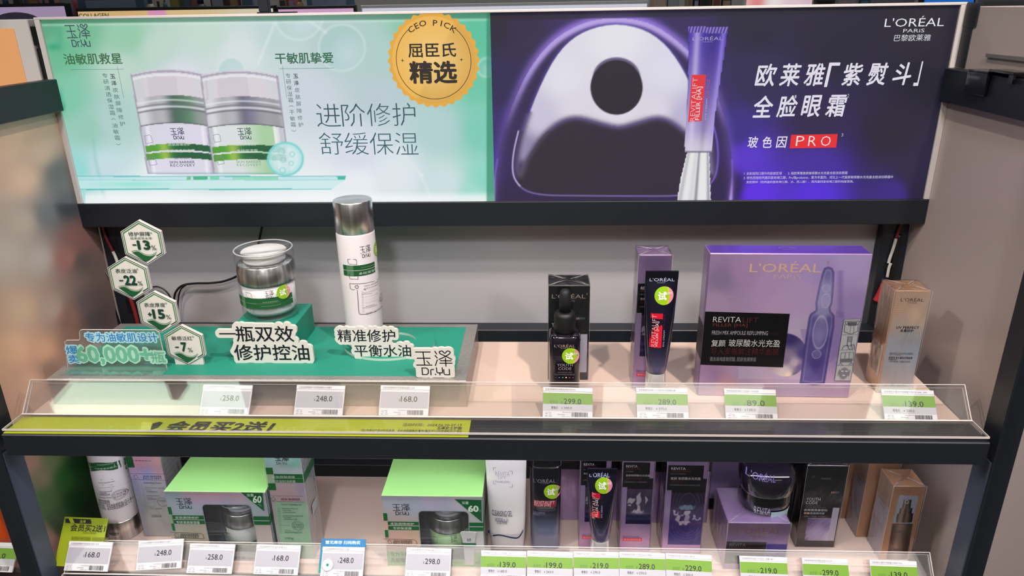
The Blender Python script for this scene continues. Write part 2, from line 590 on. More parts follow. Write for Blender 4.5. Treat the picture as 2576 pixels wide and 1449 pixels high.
def inpoly(X, Y, pts):
    ins = np.zeros(X.shape, bool); n = len(pts)
    for i in range(n):
        x0, y0 = pts[i]; x1, y1 = pts[(i + 1) % n]
        c = ((y0 > Y) != (y1 > Y)) & (X < (x1 - x0) * (Y - y0) / (y1 - y0 + 1e-12) + x0)
        ins ^= c
    return ins


def sdf(X, Y, pts):
    d = dline(X, Y, list(pts) + [pts[0]])
    return np.where(inpoly(X, Y, pts), -d, d)


def halo(polys, r, cell=0.0005, extra=()):
    """outline that runs at distance r round glyph meshes; extra: boxes joined to it"""
    allv = np.concatenate([v for v, _ in polys])
    pts = []
    for v, f in polys:
        E = set()
        for t in f:
            for i in range(len(t)): E.add((min(t[i], t[(i + 1) % len(t)]), max(t[i], t[(i + 1) % len(t)])))
        for a, b in E:
            L = np.linalg.norm(v[a] - v[b]); k = max(1, int(L / (cell * 1.5)))
            for q in range(k): pts.append(v[a] + (v[b] - v[a]) * q / k)
    pts = np.array(pts)
    lo = allv.min(0) - r * 1.6; hi = allv.max(0) + r * 1.6
    for x0, y0, x1, y1 in extra: lo = np.minimum(lo, (x0 - r, y0 - r)); hi = np.maximum(hi, (x1 + r, y1 + r))
    nx, ny = (np.ceil((hi - lo) / cell)).astype(int) + 1
    D = np.full((ny, nx), 4 * r)
    k = int(r / cell) + 3
    gx = np.arange(-k, k + 1)
    for p in pts:
        ix, iy = ((p - lo) / cell).astype(int)
        x0, x1, y0, y1 = max(ix - k, 0), min(ix + k + 1, nx), max(iy - k, 0), min(iy + k + 1, ny)
        xs = lo[0] + np.arange(x0, x1) * cell - p[0]; ys = lo[1] + np.arange(y0, y1) * cell - p[1]
        D[y0:y1, x0:x1] = np.minimum(D[y0:y1, x0:x1], np.hypot(xs[None], ys[:, None]))
    XS = lo[0] + np.arange(nx) * cell; YS = lo[1] + np.arange(ny) * cell
    for x0, y0, x1, y1 in extra:
        dx = np.maximum(np.maximum(x0 - XS, XS - x1), 0)[None]; dy = np.maximum(np.maximum(y0 - YS, YS - y1), 0)[:, None]
        D = np.minimum(D, np.hypot(dx, dy) + r * 0.5)
    S = D - r; S[0] = S[-1] = r; S[:, 0] = S[:, -1] = r
    seg = {}
    I = S < 0
    code = I[:-1, :-1] * 1 + I[:-1, 1:] * 2 + I[1:, 1:] * 4 + I[1:, :-1] * 8
    ys, xs = np.nonzero((code > 0) & (code < 15))
    def ed(y, x, e):
        if e == 0: return ('h', y, x)
        if e == 1: return ('v', y, x + 1)
        if e == 2: return ('h', y + 1, x)
        return ('v', y, x)
    T = {1: [(3, 0)], 2: [(0, 1)], 3: [(3, 1)], 4: [(1, 2)], 5: [(3, 0), (1, 2)], 6: [(0, 2)], 7: [(3, 2)], 8: [(2, 3)], 9: [(2, 0)], 10: [(0, 1), (2, 3)], 11: [(2, 1)], 12: [(1, 3)], 13: [(1, 0)], 14: [(0, 3)]}
    for y, x in zip(ys.tolist(), xs.tolist()):
        for a, b in T[int(code[y, x])]: seg.setdefault(ed(y, x, a), []).append(ed(y, x, b))
    def pos(e):
        k, y, x = e
        if k == 'h': a, b = S[y, x], S[y, x + 1]; t = a / (a - b); return (XS[x] + t * cell, YS[y])
        a, b = S[y, x], S[y + 1, x]; t = a / (a - b); return (XS[x], YS[y] + t * cell)
    loops = []
    while seg:
        st = next(iter(seg)); cur = st; L = []
        while cur in seg:
            L.append(pos(cur)); nx_ = seg[cur].pop()
            if not seg[cur]: del seg[cur]
            cur = nx_
            if cur == st: break
        if len(L) > 8: loops.append(L)
    def area(L): return 0.5 * sum(L[i][0] * L[(i + 1) % len(L)][1] - L[(i + 1) % len(L)][0] * L[i][1] for i in range(len(L)))
    loops.sort(key=lambda L: -abs(area(L)))
    sg = area(loops[0]) > 0
    return [L[::2] for L in loops if (area(L) > 0) == sg]


# ------------------------------------------------------------------ logos and stickers
def logo_strokes():
    S = [[(0, 18), (245, 18)], [(20, 118), (238, 118)], [(5, 230), (262, 230)], [(125, 18), (138, 230)], [(180, 165), (220, 207)],
         [(325, 6), (352, 50)], [(325, 75), (357, 112)], [(357, 145), (320, 235)],
         smooth_path([(602, 134), (500, 84), (415, 45), (397, 18), (420, 3), (455, 6), (490, 38), (525, 5), (558, 3), (580, 20), (560, 50), (480, 97), (388, 136)], 4),
         [(410, 158), (588, 158)], [(397, 198), (602, 198)], [(496, 118), (498, 246)]]
    T = [smooth_path([(92, 386), (90, 277), (160, 277), (193, 300), (193, 362), (165, 386), (92, 386)], 1), [(236, 390), (235, 315), (250, 302), (287, 302)],
         [(312, 376), (314, 388)], [(335, 272), (338, 342), (352, 356), (428, 356), (434, 342), (432, 272)], [(388, 356), (388, 390)],
         [(456, 303), (458, 368), (472, 386), (552, 386), (550, 298)]]
    return S, T


def logo(P, a, b, col, w=0.055, latin=True):
    """two characters over the Latin name; a and b: corners top left, bottom right"""
    (u0, v1), (u1, v0) = P.F.uv(*a), P.F.uv(*b)
    S, T = logo_strokes(); H = 392.0 if latin else 246.0
    P.lay += 1; L = P.lay
    for st in S + (T if latin else []):
        P.qline([(u0 + (u1 - u0) * x / 602, v1 + (v0 - v1) * y / H) for x, y in st], w * (u1 - u0), col, lay=L)


def logo_geo(F, a, b):
    (u0, v1), (u1, v0) = F.uv(*a), F.uv(*b); S, T = logo_strokes(); out = []
    for st in S + T:
        p = np.array([(u0 + (u1 - u0) * x / 602, v1 + (v0 - v1) * y / 392.0) for x, y in st])
        out.append((p, [(i, i + 1) for i in range(len(p) - 1)]))
    return out


def sticker(F, px, py, r, parent, base=0.0004):
    """round tester sticker: lime disc with a pink side and a white character"""
    P = Print(F, base, 0.00004)
    u, v = F.uv(px, py)
    n = 48
    ring = [(u + r * math.cos(2 * math.pi * i / n), v + r * math.sin(2 * math.pi * i / n)) for i in range(n)]
    rings = [[(u + (a - u) * k, v + (b - v) * k) for a, b in ring] for k in (0.33, 0.66, 1.0)]
    vs = [(u, v)] + rings[0] + rings[1] + rings[2]
    fs = [(0, i + 1, (i + 1) % n + 1) for i in range(n)]
    for k in (0, 1): fs += [(1 + k * n + i, 1 + (k + 1) * n + i, 1 + (k + 1) * n + (i + 1) % n, 1 + k * n + (i + 1) % n) for i in range(n)]
    P.put(vs, fs, lin('#93c21c'))
    def arc(col, lo, bul):
        R = [(u + r * math.cos(t), v + r * math.sin(t)) for t in np.linspace(-lo, lo, 24)]
        x0 = r * math.cos(lo); L = [(u + x0 + bul * (1 - (q / 12.0) ** 2), v + r * math.sin(lo) * (q / 12.0)) for q in range(12, -13, -1)]
        P.qpoly(R + L, col)
    arc('#c9cf2c', math.radians(75), r * 0.22)
    arc('#e58ea4', math.radians(66), r * 0.2)
    P.qtext('试', u - r * .66, v - r * .5, u + r * .3, v + r * .45, '#f7f8ea', weight=0.035, res=2)
    P.qtext('我吧', u + r * .3, v + r * .12, u + r * .86, v + r * .42, '#f6dfe0', res=1)
    return P.build('tester_sticker', GLOSSINK, parent, 'round lime and pink tester sticker')


def brackets(P, a, b, w, col):
    (x0, y0), (x1, y1) = a, b
    k = (x1 - x0) * .14
    P.line([(x0, y0 + k), (x0, y0), (x0 + k, y0)], w, col)
    P.line([(x0, y1 - k * 1.2), (x0, y1), (x0 + k, y1 + 2)], w, col)
    P.line([(x1 - k, y0 + 8), (x1, y0 + 9), (x1, y0 + 9 + k)], w, col)
    P.line([(x1 - k, y1 + 9), (x1, y1 + 9), (x1, y1 + 9 - k)], w, col)

# ================================================================== the shop room
FLOOR = mat('grey_floor_tile', '#8d8a88', 0.35, noise=0.08, nscale=3)
WALL = mat('white_wall_paint', '#c9c5c2', 0.6, noise=0.03, nscale=2)
structure('floor', MB().box((-4, -4, -1.09), (4, 4.2, -1.05), FLOOR))
structure('ceiling', MB().box((-4, -4, 1.92), (4, 4.2, 1.97), mat('dark_ceiling', '#6b686c', 0.8)))
structure('wall_left', MB().box((-4.05, -4, -1.05), (-4, 4.2, 1.92), WALL))
structure('wall_right', MB().box((4, -4, -1.05), (4.05, 4.2, 1.92), WALL))
structure('wall_front', MB().box((-4, -4.05, -1.05), (4, -4, 1.92), WALL))
structure('wall_back', MB().box((-4, 4.2, -1.05), (4, 4.25, 1.92), WALL))


def ceiling_light(x0, x1, y0, y1, col, st, label):
    t = thing('ceiling_light', label, 'light', ((x0 + x1) / 2, (y0 + y1) / 2, 1.92), group='ceiling light panels')
    a, b = (x1 - x0) / 2, (y1 - y0) / 2
    f = MB()
    for p, q in (((-a, -b, -.03), (a, -b + .02, 0)), ((-a, b - .02, -.03), (a, b, 0)), ((-a, -b + .02, -.03), (-a + .02, b - .02, 0)), ((a - .02, -b + .02, -.03), (a, b - .02, 0))):
        f.box(p, q, WHITEP)
    link_mesh('frame', f, t)
    link_mesh('diffuser', MB().box((-a + .02, -b + .02, -.022), (a - .02, b - .02, -.012), emis('lamp_' + label[:24].replace(' ', '_'), col, st)), t)


ceiling_light(-2.25, -1.28, -2.15, -1.45, '#d8f8dc', 6.5, 'pale green tinted ceiling light panel, leftmost over the aisle')
ceiling_light(-0.86, -0.05, -2.15, -1.45, '#ffe2b0', 1.8, 'warm yellow ceiling light panel over the aisle')
ceiling_light(0.32, 1.06, -2.15, -1.45, '#f4f4e8', 3.2, 'neutral white ceiling light panel over the aisle')
ceiling_light(1.50, 1.72, -2.15, -1.45, '#e8f4e2', 4.0, 'narrow white ceiling light panel, rightmost over the aisle')
ceiling_light(-2.4, -0.2, -3.3, -2.7, '#fff4ea', 3.2, 'long white ceiling light panel furthest behind the aisle, left')  # this long pair is unseen, added for ambient and front fill
ceiling_light(0.2, 2.4, -3.3, -2.7, '#f6f0ff', 3.2, 'long white ceiling light panel furthest behind the aisle, right')  # second of the unseen pair, added for ambient and front fill
ceiling_light(-1.6, -0.6, 1.6, 2.6, '#ffffff', 4.0, 'square white ceiling light panel beyond the left half of the rack')
ceiling_light(0.7, 1.7, 1.6, 2.6, '#fbf6ff', 4.0, 'square white ceiling light panel beyond the right half of the rack')

# ================================================================== the rack
rk = thing('display_rack', 'charcoal steel shop rack with beige side panels holding both shelves', 'rack', (0, 0, -1.05))
ZB = 0.0
def rp(name, mb, label=None):
    for i, p in enumerate(mb.v): mb.v[i] = (p[0], p[1], p[2] + 1.05)
    return link_mesh(name, mb, rk, label)
for s in (-1, 1):
    x0, x1 = sorted((s * .5805, s * .604))
    rp('front_post', MB().box((x0, -.281, -1.05), (x1, -.249, 0.60), DARK, .0015), 'charcoal front post')
    # the post's face towards the goods, shelf glow put into its paler colour
    a, b = sorted((s * .5785, s * .5805))
    rp('post_glow_face', MB().box((a, -.278, -1.05), (b, -.25, -0.032), GLOW_CHARCOAL), 'post face coloured paler for shelf glow')
    a, b = sorted((s * .563, s * .5995))
    rp('rear_upright', MB().box((a, .033, -1.05), (b, .052, .1695), DARK, .001))
    a, b = sorted((s * .6, s * .606))
    rp('side_panel', MB().box((a, -.249, -1.05), (b, .033, .378 if s < 0 else .452), PANEL, .0008))
    a, b = sorted((s * .585, s * .6))
    r = MB().box((a, -.5, .337), (b, -.006, .379), DARK, .001)
    rp('side_rail', r)
    # slots of the rear upright
    sl = MB()
    for k in range(14):
        z = .17 - k * .05
        a, b = sorted((s * .576, s * .583)); sl.box((a, .0322, z), (b, .0331, z + .022), BLACKP)
    q = rp('upright_slots', sl); q['kind'] = 'stuff'
# left panel: blurred goods behind it and shade near the post, painted on
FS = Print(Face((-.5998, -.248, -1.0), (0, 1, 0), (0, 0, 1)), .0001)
def painted_blur(X, Y, U, V):
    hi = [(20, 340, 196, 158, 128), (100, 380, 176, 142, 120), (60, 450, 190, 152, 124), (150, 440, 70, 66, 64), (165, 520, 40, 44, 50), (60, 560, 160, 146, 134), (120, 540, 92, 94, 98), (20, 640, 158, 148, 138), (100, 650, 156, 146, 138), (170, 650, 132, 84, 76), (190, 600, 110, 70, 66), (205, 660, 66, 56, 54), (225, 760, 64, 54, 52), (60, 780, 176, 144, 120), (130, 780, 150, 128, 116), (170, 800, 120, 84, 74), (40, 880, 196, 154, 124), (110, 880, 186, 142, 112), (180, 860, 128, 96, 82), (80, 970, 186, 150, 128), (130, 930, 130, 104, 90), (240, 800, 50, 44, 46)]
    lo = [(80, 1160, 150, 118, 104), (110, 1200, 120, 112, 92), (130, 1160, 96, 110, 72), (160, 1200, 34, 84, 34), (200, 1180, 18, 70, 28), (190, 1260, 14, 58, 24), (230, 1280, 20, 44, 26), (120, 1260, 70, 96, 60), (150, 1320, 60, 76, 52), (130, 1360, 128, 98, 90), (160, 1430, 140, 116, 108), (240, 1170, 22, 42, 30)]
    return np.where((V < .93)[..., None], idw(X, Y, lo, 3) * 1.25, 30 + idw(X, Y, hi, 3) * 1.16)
FS.art(0, .70, .278, 1.336, .006, painted_blur)
fo = FS.build('painted_blur_sheet', vcol('painted_blur_tint', .35, coat=.2), rk, 'sheet with blurred goods and shade painted in warm, red and green tints'); fo.location = (0, 0, 1.05)
rp('back_panel', MB().box((-.6, .056, -1.05), (.6, .062, .1695), BACKP), 'pale grey back panel')
rp('cross_bar', MB().box((-.563, .0, -.030), (.563, .028, .006), DARK, .001))
rp('cross_bar', MB().box((-.563, .0, -.270), (.563, .028, -.238), DARK, .001))
rp('foot_plinth', MB().box((-.6, -.24, -1.05), (.6, .04, -.95), DARK))

# clip hooked over the right rail, and a slim grey strip on the panel above it
cl = thing('rail_clip', 'black bent plastic clip hooked over the rail on the right side panel', 'clip', (.592, -.082, .379))
m = MB()
m.box((-.0125, -.03, .001), (.0125, .012, .0035), BLACKP, .0006)
m.box((-.0125, -.03, -.024), (-.0085, .012, .001), BLACKP, .0006)
link_mesh('hook_plate', m, cl)
m = MB().box((-.0125, -.078, .0035), (.0095, -.03, .0065), BLACKP, .0006).box((-.0125, -.078, -.006), (-.0095, -.07, .0035), BLACKP)
link_mesh('hook_arm', m, cl)
tag(link_mesh('grey_strip', MB().box((.5955, -.16, .396), (.5995, -.072, .4), mat('dull_grey', '#6f6a68', .4))), 'slim grey strip high on the right side panel above the clip', 'bar')

# ---- shelves
def shelf(z, label, yb):
    t = thing('shelf', label, 'shelf', (0, 0, z), group=None)
    link_mesh('shelf_board', MB().box((-.562, -.2425, -.012), (.560, -.028, 0), SHELF, .0006), t, 'cream laminate shelf board')
    link_mesh('front_bar', MB().box((-.569, -.2850, -.0305), (.569, -.2432, -.0010), DARK, .0012), t, 'charcoal steel front bar')
    return t
shelf(0.0, 'upper cream shelf with a charcoal front bar, in front of the pale back panel', 0)
shelf(-.24, 'lower cream shelf with a charcoal front bar, under the upper one', 0)

# ---- acrylic price strips
SD = np.array([0, .645, .764]); SN = np.array([0, -.764, .645])


def strip(z0, y0, label, lip):
    t = thing('price_strip', label, 'price strip', (0, y0, z0))
    def slab(a, b, th, x0, x1, m, mb, off=0.0):
        p = [np.array([x, 0, 0]) + SD * s_ + SN * (k + off) for x in (x0, x1) for s_ in (a, b) for k in (0, th)]
        mb.add([(*q,) for q in p], [(0, 1, 3, 2), (4, 6, 7, 5), (0, 4, 5, 1), (2, 3, 7, 6), (1, 5, 7, 3), (0, 2, 6, 4)], m)
    for nm, off, top in (('front_sheet', .0045, .0425), ('rear_sheet', -.001, .0395)):
        mb = MB(); slab(0.0, top, .0014, -.567, .567, ACRYL, mb, off)
        link_mesh(nm, mb, t, 'clear acrylic sheet')
    e = MB()
    slab(.0417, .0425, .0015, -.567, .567, ACEDGE, e, .0045); slab(.0390, .0395, .0015, -.567, .567, ACEDGE, e, -.001)
    for x in (-.5675, .5665):
        slab(.0, .0425, .0015, x, x + .001, ACEDGE, e, .0045); slab(.0, .0395, .0015, x, x + .001, ACEDGE, e, -.001)
    slab(-.001, .0006, .0075, -.5675, .5675, ACEDGE, e, -.001)
    link_mesh('sheet_edges', e, t, 'bright cut acrylic edges')
    if lip:
        b = MB().box((-.5675, -.0385, .0016), (.5675, -.0015, .0036), ACRYL)
        link_mesh('bottom_lip', b, t, 'clear acrylic lip')
        b = MB().box((-.5675, -.0393, .0014), (.5675, -.0385, .0038), ACEDGE).box((-.5683, -.0393, .0014), (-.5675, -.0015, .0038), ACEDGE).box((.5675, -.0393, .0014), (.5683, -.0015, .0038), ACEDGE)
        link_mesh('lip_edge', b, t)
    return t


strip(.0008, -.2425, 'clear acrylic price strip leaning along the upper shelf front with a wide lip', True)
strip(-.2380, -.2515, 'clear acrylic price strip leaning along the lower shelf front', True)

# ---- the green promotion sheet under the lip
ps = thing('promotion_strip', 'long lime green paper strip with black promotion lettering under the acrylic lip', 'paper strip', (0, 0, .0003))
link_mesh('paper', MB().box((-.5665, -.2835, -.0006), (-.0155, -.2475, .0002), mat('lime_paper', '#a9b41c', .55)), ps)
F = Face((-.5665, -.2835, .0002), (1, 0, 0), (0, 1, 0), mworld(ps)); P = Print(F, .0001)
K = '#23241a'
P.text('会员买2送1', (405, 1086), (700, 1061), '#17170f', weight=.045, shear=.12)
P.poly([(352, 1084), (357, 1062), (382, 1062), (378, 1083)], '#c2cc4a')
P.poly([(378, 1083), (384, 1066), (402, 1061), (410, 1064), (398, 1076)], K)
P.text('活动时间：2024.06.20-07.17', (1012, 1073), (1163, 1066), K)
P.text('玉泽女士护肤', (1098, 1081), (1163, 1074), K, weight=.02)
P.text('*购2件参与产品中价低者送，此处商品指单次/套购/赠品/中小样/套装服务/不参与', (905, 1087), (1162, 1082), K)
P.text('优惠，参与活动产品以店内为准', (1060, 1094), (1160, 1089), K)
P.build('lettering', INK, ps)

# ================================================================== light box
lb = thing('light_box', 'wide backlit sign over the rack, mint poster left and violet poster right', 'sign', (0, 0, .17))
ZT, ZBM = .4572 - .17, .2052 - .17
link_mesh('housing', MB().box((-.598, .002, .002), (.598, .030, ZT - .001), mat('dark_housing', '#2a2c30', .5)), lb)
fr = MB()
fr.box((-.6, -.003, ZT - .0035), (.6, .031, ZT), FRAME, .0006)
link_mesh('frame_rail', fr, lb, 'thin silver top rail')
link_mesh('frame_rail', MB().box((-.6, -.003, ZBM), (-.5925, .0018, ZT - .0035), FRAME, .0006), lb, 'silver left rail')
link_mesh('frame_rail', MB().box((.5928, -.003, ZBM), (.6, .0018, ZT - .0035), FRAME, .0006), lb, 'silver right rail')
link_mesh('lower_bar', MB().box((-.6, -.004, .0002), (.6, .033, ZBM), DARK, .001), lb, 'wide charcoal bar under the posters')
LM = mworld(lb)
WX = 0.0025   # seam between the posters


def mint(X, Y, U, V):
    pts = [(110, 60, 92, 170, 130), (150, 130, 110, 190, 150), (200, 80, 120, 190, 150), (320, 90, 150, 210, 172), (300, 180, 190, 222, 205), (170, 250, 130, 205, 175), (220, 320, 150, 208, 188), (190, 430, 150, 225, 220),
           (260, 420, 195, 228, 232), (400, 120, 190, 222, 205), (520, 90, 196, 226, 210), (450, 200, 222, 226, 236), (600, 140, 216, 230, 228), (700, 90, 190, 220, 215), (850, 100, 178, 210, 205), (950, 150, 176, 212, 205), (780, 240, 205, 216, 226), (950, 240, 186, 208, 214),
           (900, 380, 216, 224, 238), (1000, 440, 225, 236, 240), (700, 460, 235, 244, 242), (400, 470, 235, 246, 244), (1100, 330, 178, 214, 212), (1200, 90, 92, 196, 160), (1210, 200, 110, 202, 170), (1215, 330, 125, 208, 186), (1225, 450, 140, 220, 200), (1120, 460, 205, 230, 230),
           (1190, 500, 160, 228, 210), (800, 500, 240, 248, 246), (300, 500, 226, 246, 244), (1060, 80, 130, 200, 165), (280, 300, 175, 212, 208), (600, 300, 226, 228, 238), (900, 470, 236, 244, 246)]
    C = idw(X, Y, pts, 3.2)
    g_ = C.mean(-1, keepdims=True); C = C + (g_ * np.array([1.0, 1.0, 1.05]) - C) * np.clip((C[..., :1] - 120) / 120, 0, 1) * .35
    # molecule bubbles
    for cx, cy, r, a in ((860, 120, 58, .22), (582, 178, 33, .35), (752, 40, 60, .16), (1225, 170, 24, .3)):
        d = np.hypot(X - cx, Y - cy); C = over(C, (d < r) * a, (150, 200, 200)); C = over(C, np.exp(-((d - r) / 3.5) ** 2) * .4, (225, 240, 238)); C = over(C, np.clip(1 - np.hypot(X - cx - r * .3, Y - cy - r * .3) / r, 0, 1) * (d < r) * .5, (215, 228, 236))
    for ln in ([(690, 60), (650, 160)], [(760, 40), (820, 82)], [(1000, 370), (1060, 440)], [(1060, 440), (1085, 500)]):
        C = over(C, np.exp(-(dline(X, Y, ln) / 4) ** 2) * .4, (235, 244, 244))
    # drop of teal at the left edge
    for cx, cy, rx, ry, a in ((135, 118, 18, 10, .7), (150, 95, 10, 30, .3), (152, 250, 7, 22, .5), (160, 270, 5, 12, .6)):
        C = over(C, np.exp(-(((X - cx) / rx) ** 2 + ((Y - cy) / ry) ** 2)) * a, (40, 160, 120))
    C = over(C, np.exp(-(dline(X, Y, [(235, 350), (240, 400), (262, 500)]) / 5) ** 2) * .3, (120, 190, 190))
    # glass shelf of the poster
    e = 870 - (Y - 443) * .0
    on = (X < 870)
    C = over(C, (on & (Y > 443) & (Y < 452)) * .75, (190, 232, 236))
    for a, b, c in ((470, 480, (110, 190, 130)), (486, 522, (60, 175, 120)), (528, 552, (110, 215, 165)), (585, 640, (150, 225, 185)), (640, 700, (140, 220, 180)), (850, 868, (40, 180, 140))):
        C = over(C, ((X > a) & (X < b) & (Y > 444) & (Y < 452)) * .85, c)
    on2 = X < 868 - (Y - 452) * 1.4
    C = over(C, (on2 & (Y > 452) & (Y < 476)) * .8, (206, 240, 240))
    C = over(C, np.exp(-((Y - 464) / 8) ** 2) * np.exp(-((X - 340) / 90) ** 2) * .55, (120, 226, 205))
    C = over(C, (on2 & (np.abs(Y - 476) < 1.6)) * .8, (70, 190, 180)); C = over(C, (on & (np.abs(Y - 443.5) < 1.2)) * .8, (90, 190, 190)); C = over(C, (on & (np.abs(Y - 453) < 1)) * .6, (130, 210, 210))
    C = over(C, np.clip((Y - 480) / 16, 0, 1) * (X > 215) * .8, (250, 253, 252))
    # two jars
    for k, (a, b, c, d, e0) in enumerate(((330, .172, 517, .10, 0), (505, .135, 697, .13, 3))):
        y0 = 186 + e0
        xl = a + b * (Y - y0); xr = c + d * (Y - y0); t = (X - xl) / (xr - xl)
        yy = Y + 13 * (1 - (2 * t - 1) ** 2) * (1 - (Y - 180) / 420) - e0
        inn = (t > 0) & (t < 1) & (yy > 186) & (Y < 437 + 3 * (1 - (2 * t - 1) ** 2))
        lid = inn & (yy < 252); C = over(C, lid * .75, (216, 210, 218))
        il = lid & (t > .14) & (t < .82) & (yy > 205); C = over(C, il * .7, (222, 212, 220)); C = over(C, (il & (t > .2) & (t < .6)) * .5, (206, 196, 206))
        C = over(C, (inn & (np.abs(yy - 192) < 2.5)) * .8, (168, 158, 176)); C = over(C, (inn & (np.abs(yy - 200) < 3)) * .8, (236, 236, 242))
        ring = inn & (yy >= 250) & (yy < 318)
        tt = t * 6.28
        g = 150 + 60 * np.sin(tt * 1.1 + .4) + 25 * np.sin(tt * 2.7 + 1)
        base = np.stack([g, g, g * 1.03], -1)
        C = np.where(ring[..., None], np.clip(base, 100, 235), C)
        shade = np.exp(-((t - .58) / .13) ** 2)
        C = over(C, ring * shade * .8, (70, 110, 90) if k == 0 else (120, 118, 148))
        C = over(C, ring * np.exp(-((t - .72) / .12) ** 2) * .6, (95, 150, 110) if k == 0 else (180, 178, 190))
        for y1, w_, cc in ((262, 2, (235, 240, 240)), (272, 2, (110, 110, 120)), (278, 2.5, (240, 240, 244)), (284, 2, (90, 90, 100)), (318, 1.6, (60, 66, 70))):
            C = over(C, inn * np.exp(-((yy - y1) / w_) ** 2) * .75, cc)
        body = inn & (yy >= 319)
        C = over(C, body * .8, (226, 218, 236) if k == 0 else (222, 228, 226))
        if k: C = over(C, body * np.clip((t - .38) * 3, 0, 1) * (t < .86) * .8, (160, 205, 150))
        C = over(C, body * (t > .93) * .4, (170, 165, 185)); C = over(C, body * (t < .06) * .4, (176, 170, 190))
        C = over(C, body * np.exp(-((t - .1) / .02) ** 2) * .6, (250, 250, 252)); C = over(C, body * np.exp(-((t - .88) / .02) ** 2) * .6, (250, 250, 252))
        gs = inn & (t > .02) & (t < .985)
        for y1, y2 in ((368, 384), (388, 404)):
            m_ = gs & (yy > y1) & (yy < y2)
            col = np.stack([30 + 60 * np.exp(-((t - .05) / .2) ** 2) + 110 * np.exp(-((t - .3) / .09) ** 2), 95 + 65 * np.exp(-((t - .1) / .25) ** 2) + 60 * np.exp(-((t - .3) / .09) ** 2), 55 + 20 * np.exp(-((t - .3) / .1) ** 2)], -1)
            C = np.where(m_[..., None], col, C)
        C = over(C, inn * (yy > 0) * np.exp(-((Y - 436) / 1.6) ** 2) * .7, (120, 170, 180))
        C = over(C, (np.abs(t) < .012) * (yy > 186) * (Y < 437) * .6, (150, 145, 165)); C = over(C, (np.abs(t - 1) < .012) * (yy > 186) * (Y < 437) * .6, (150, 145, 165))
    # bubble in front
    d = np.hypot((X - 718) / 46, (Y - 400) / 43)
    C = over(C, (d < 1) * .85, (214, 240, 240)); C = over(C, np.exp(-((d - .95) / .07) ** 2) * .75, (90, 205, 200))
    C = over(C, (d < 1) * np.exp(-((d - .8) / .1) ** 2) * .3, (140, 225, 225))
    for cx, cy, r in ((708, 382, 8), (735, 388, 6), (712, 402, 6), (733, 411, 5), (711, 429, 7), (690, 398, 4)):
        e_ = np.hypot(X - cx, Y - cy); C = over(C, np.exp(-((e_ - r) / 1.6) ** 2) * .55, (120, 205, 205))
    # strip under the frame where backlight falls off, its shade painted in
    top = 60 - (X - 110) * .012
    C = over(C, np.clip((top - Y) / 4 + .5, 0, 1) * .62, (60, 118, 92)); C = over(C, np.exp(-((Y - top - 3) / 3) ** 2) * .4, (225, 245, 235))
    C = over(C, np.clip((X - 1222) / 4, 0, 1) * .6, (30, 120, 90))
    return C


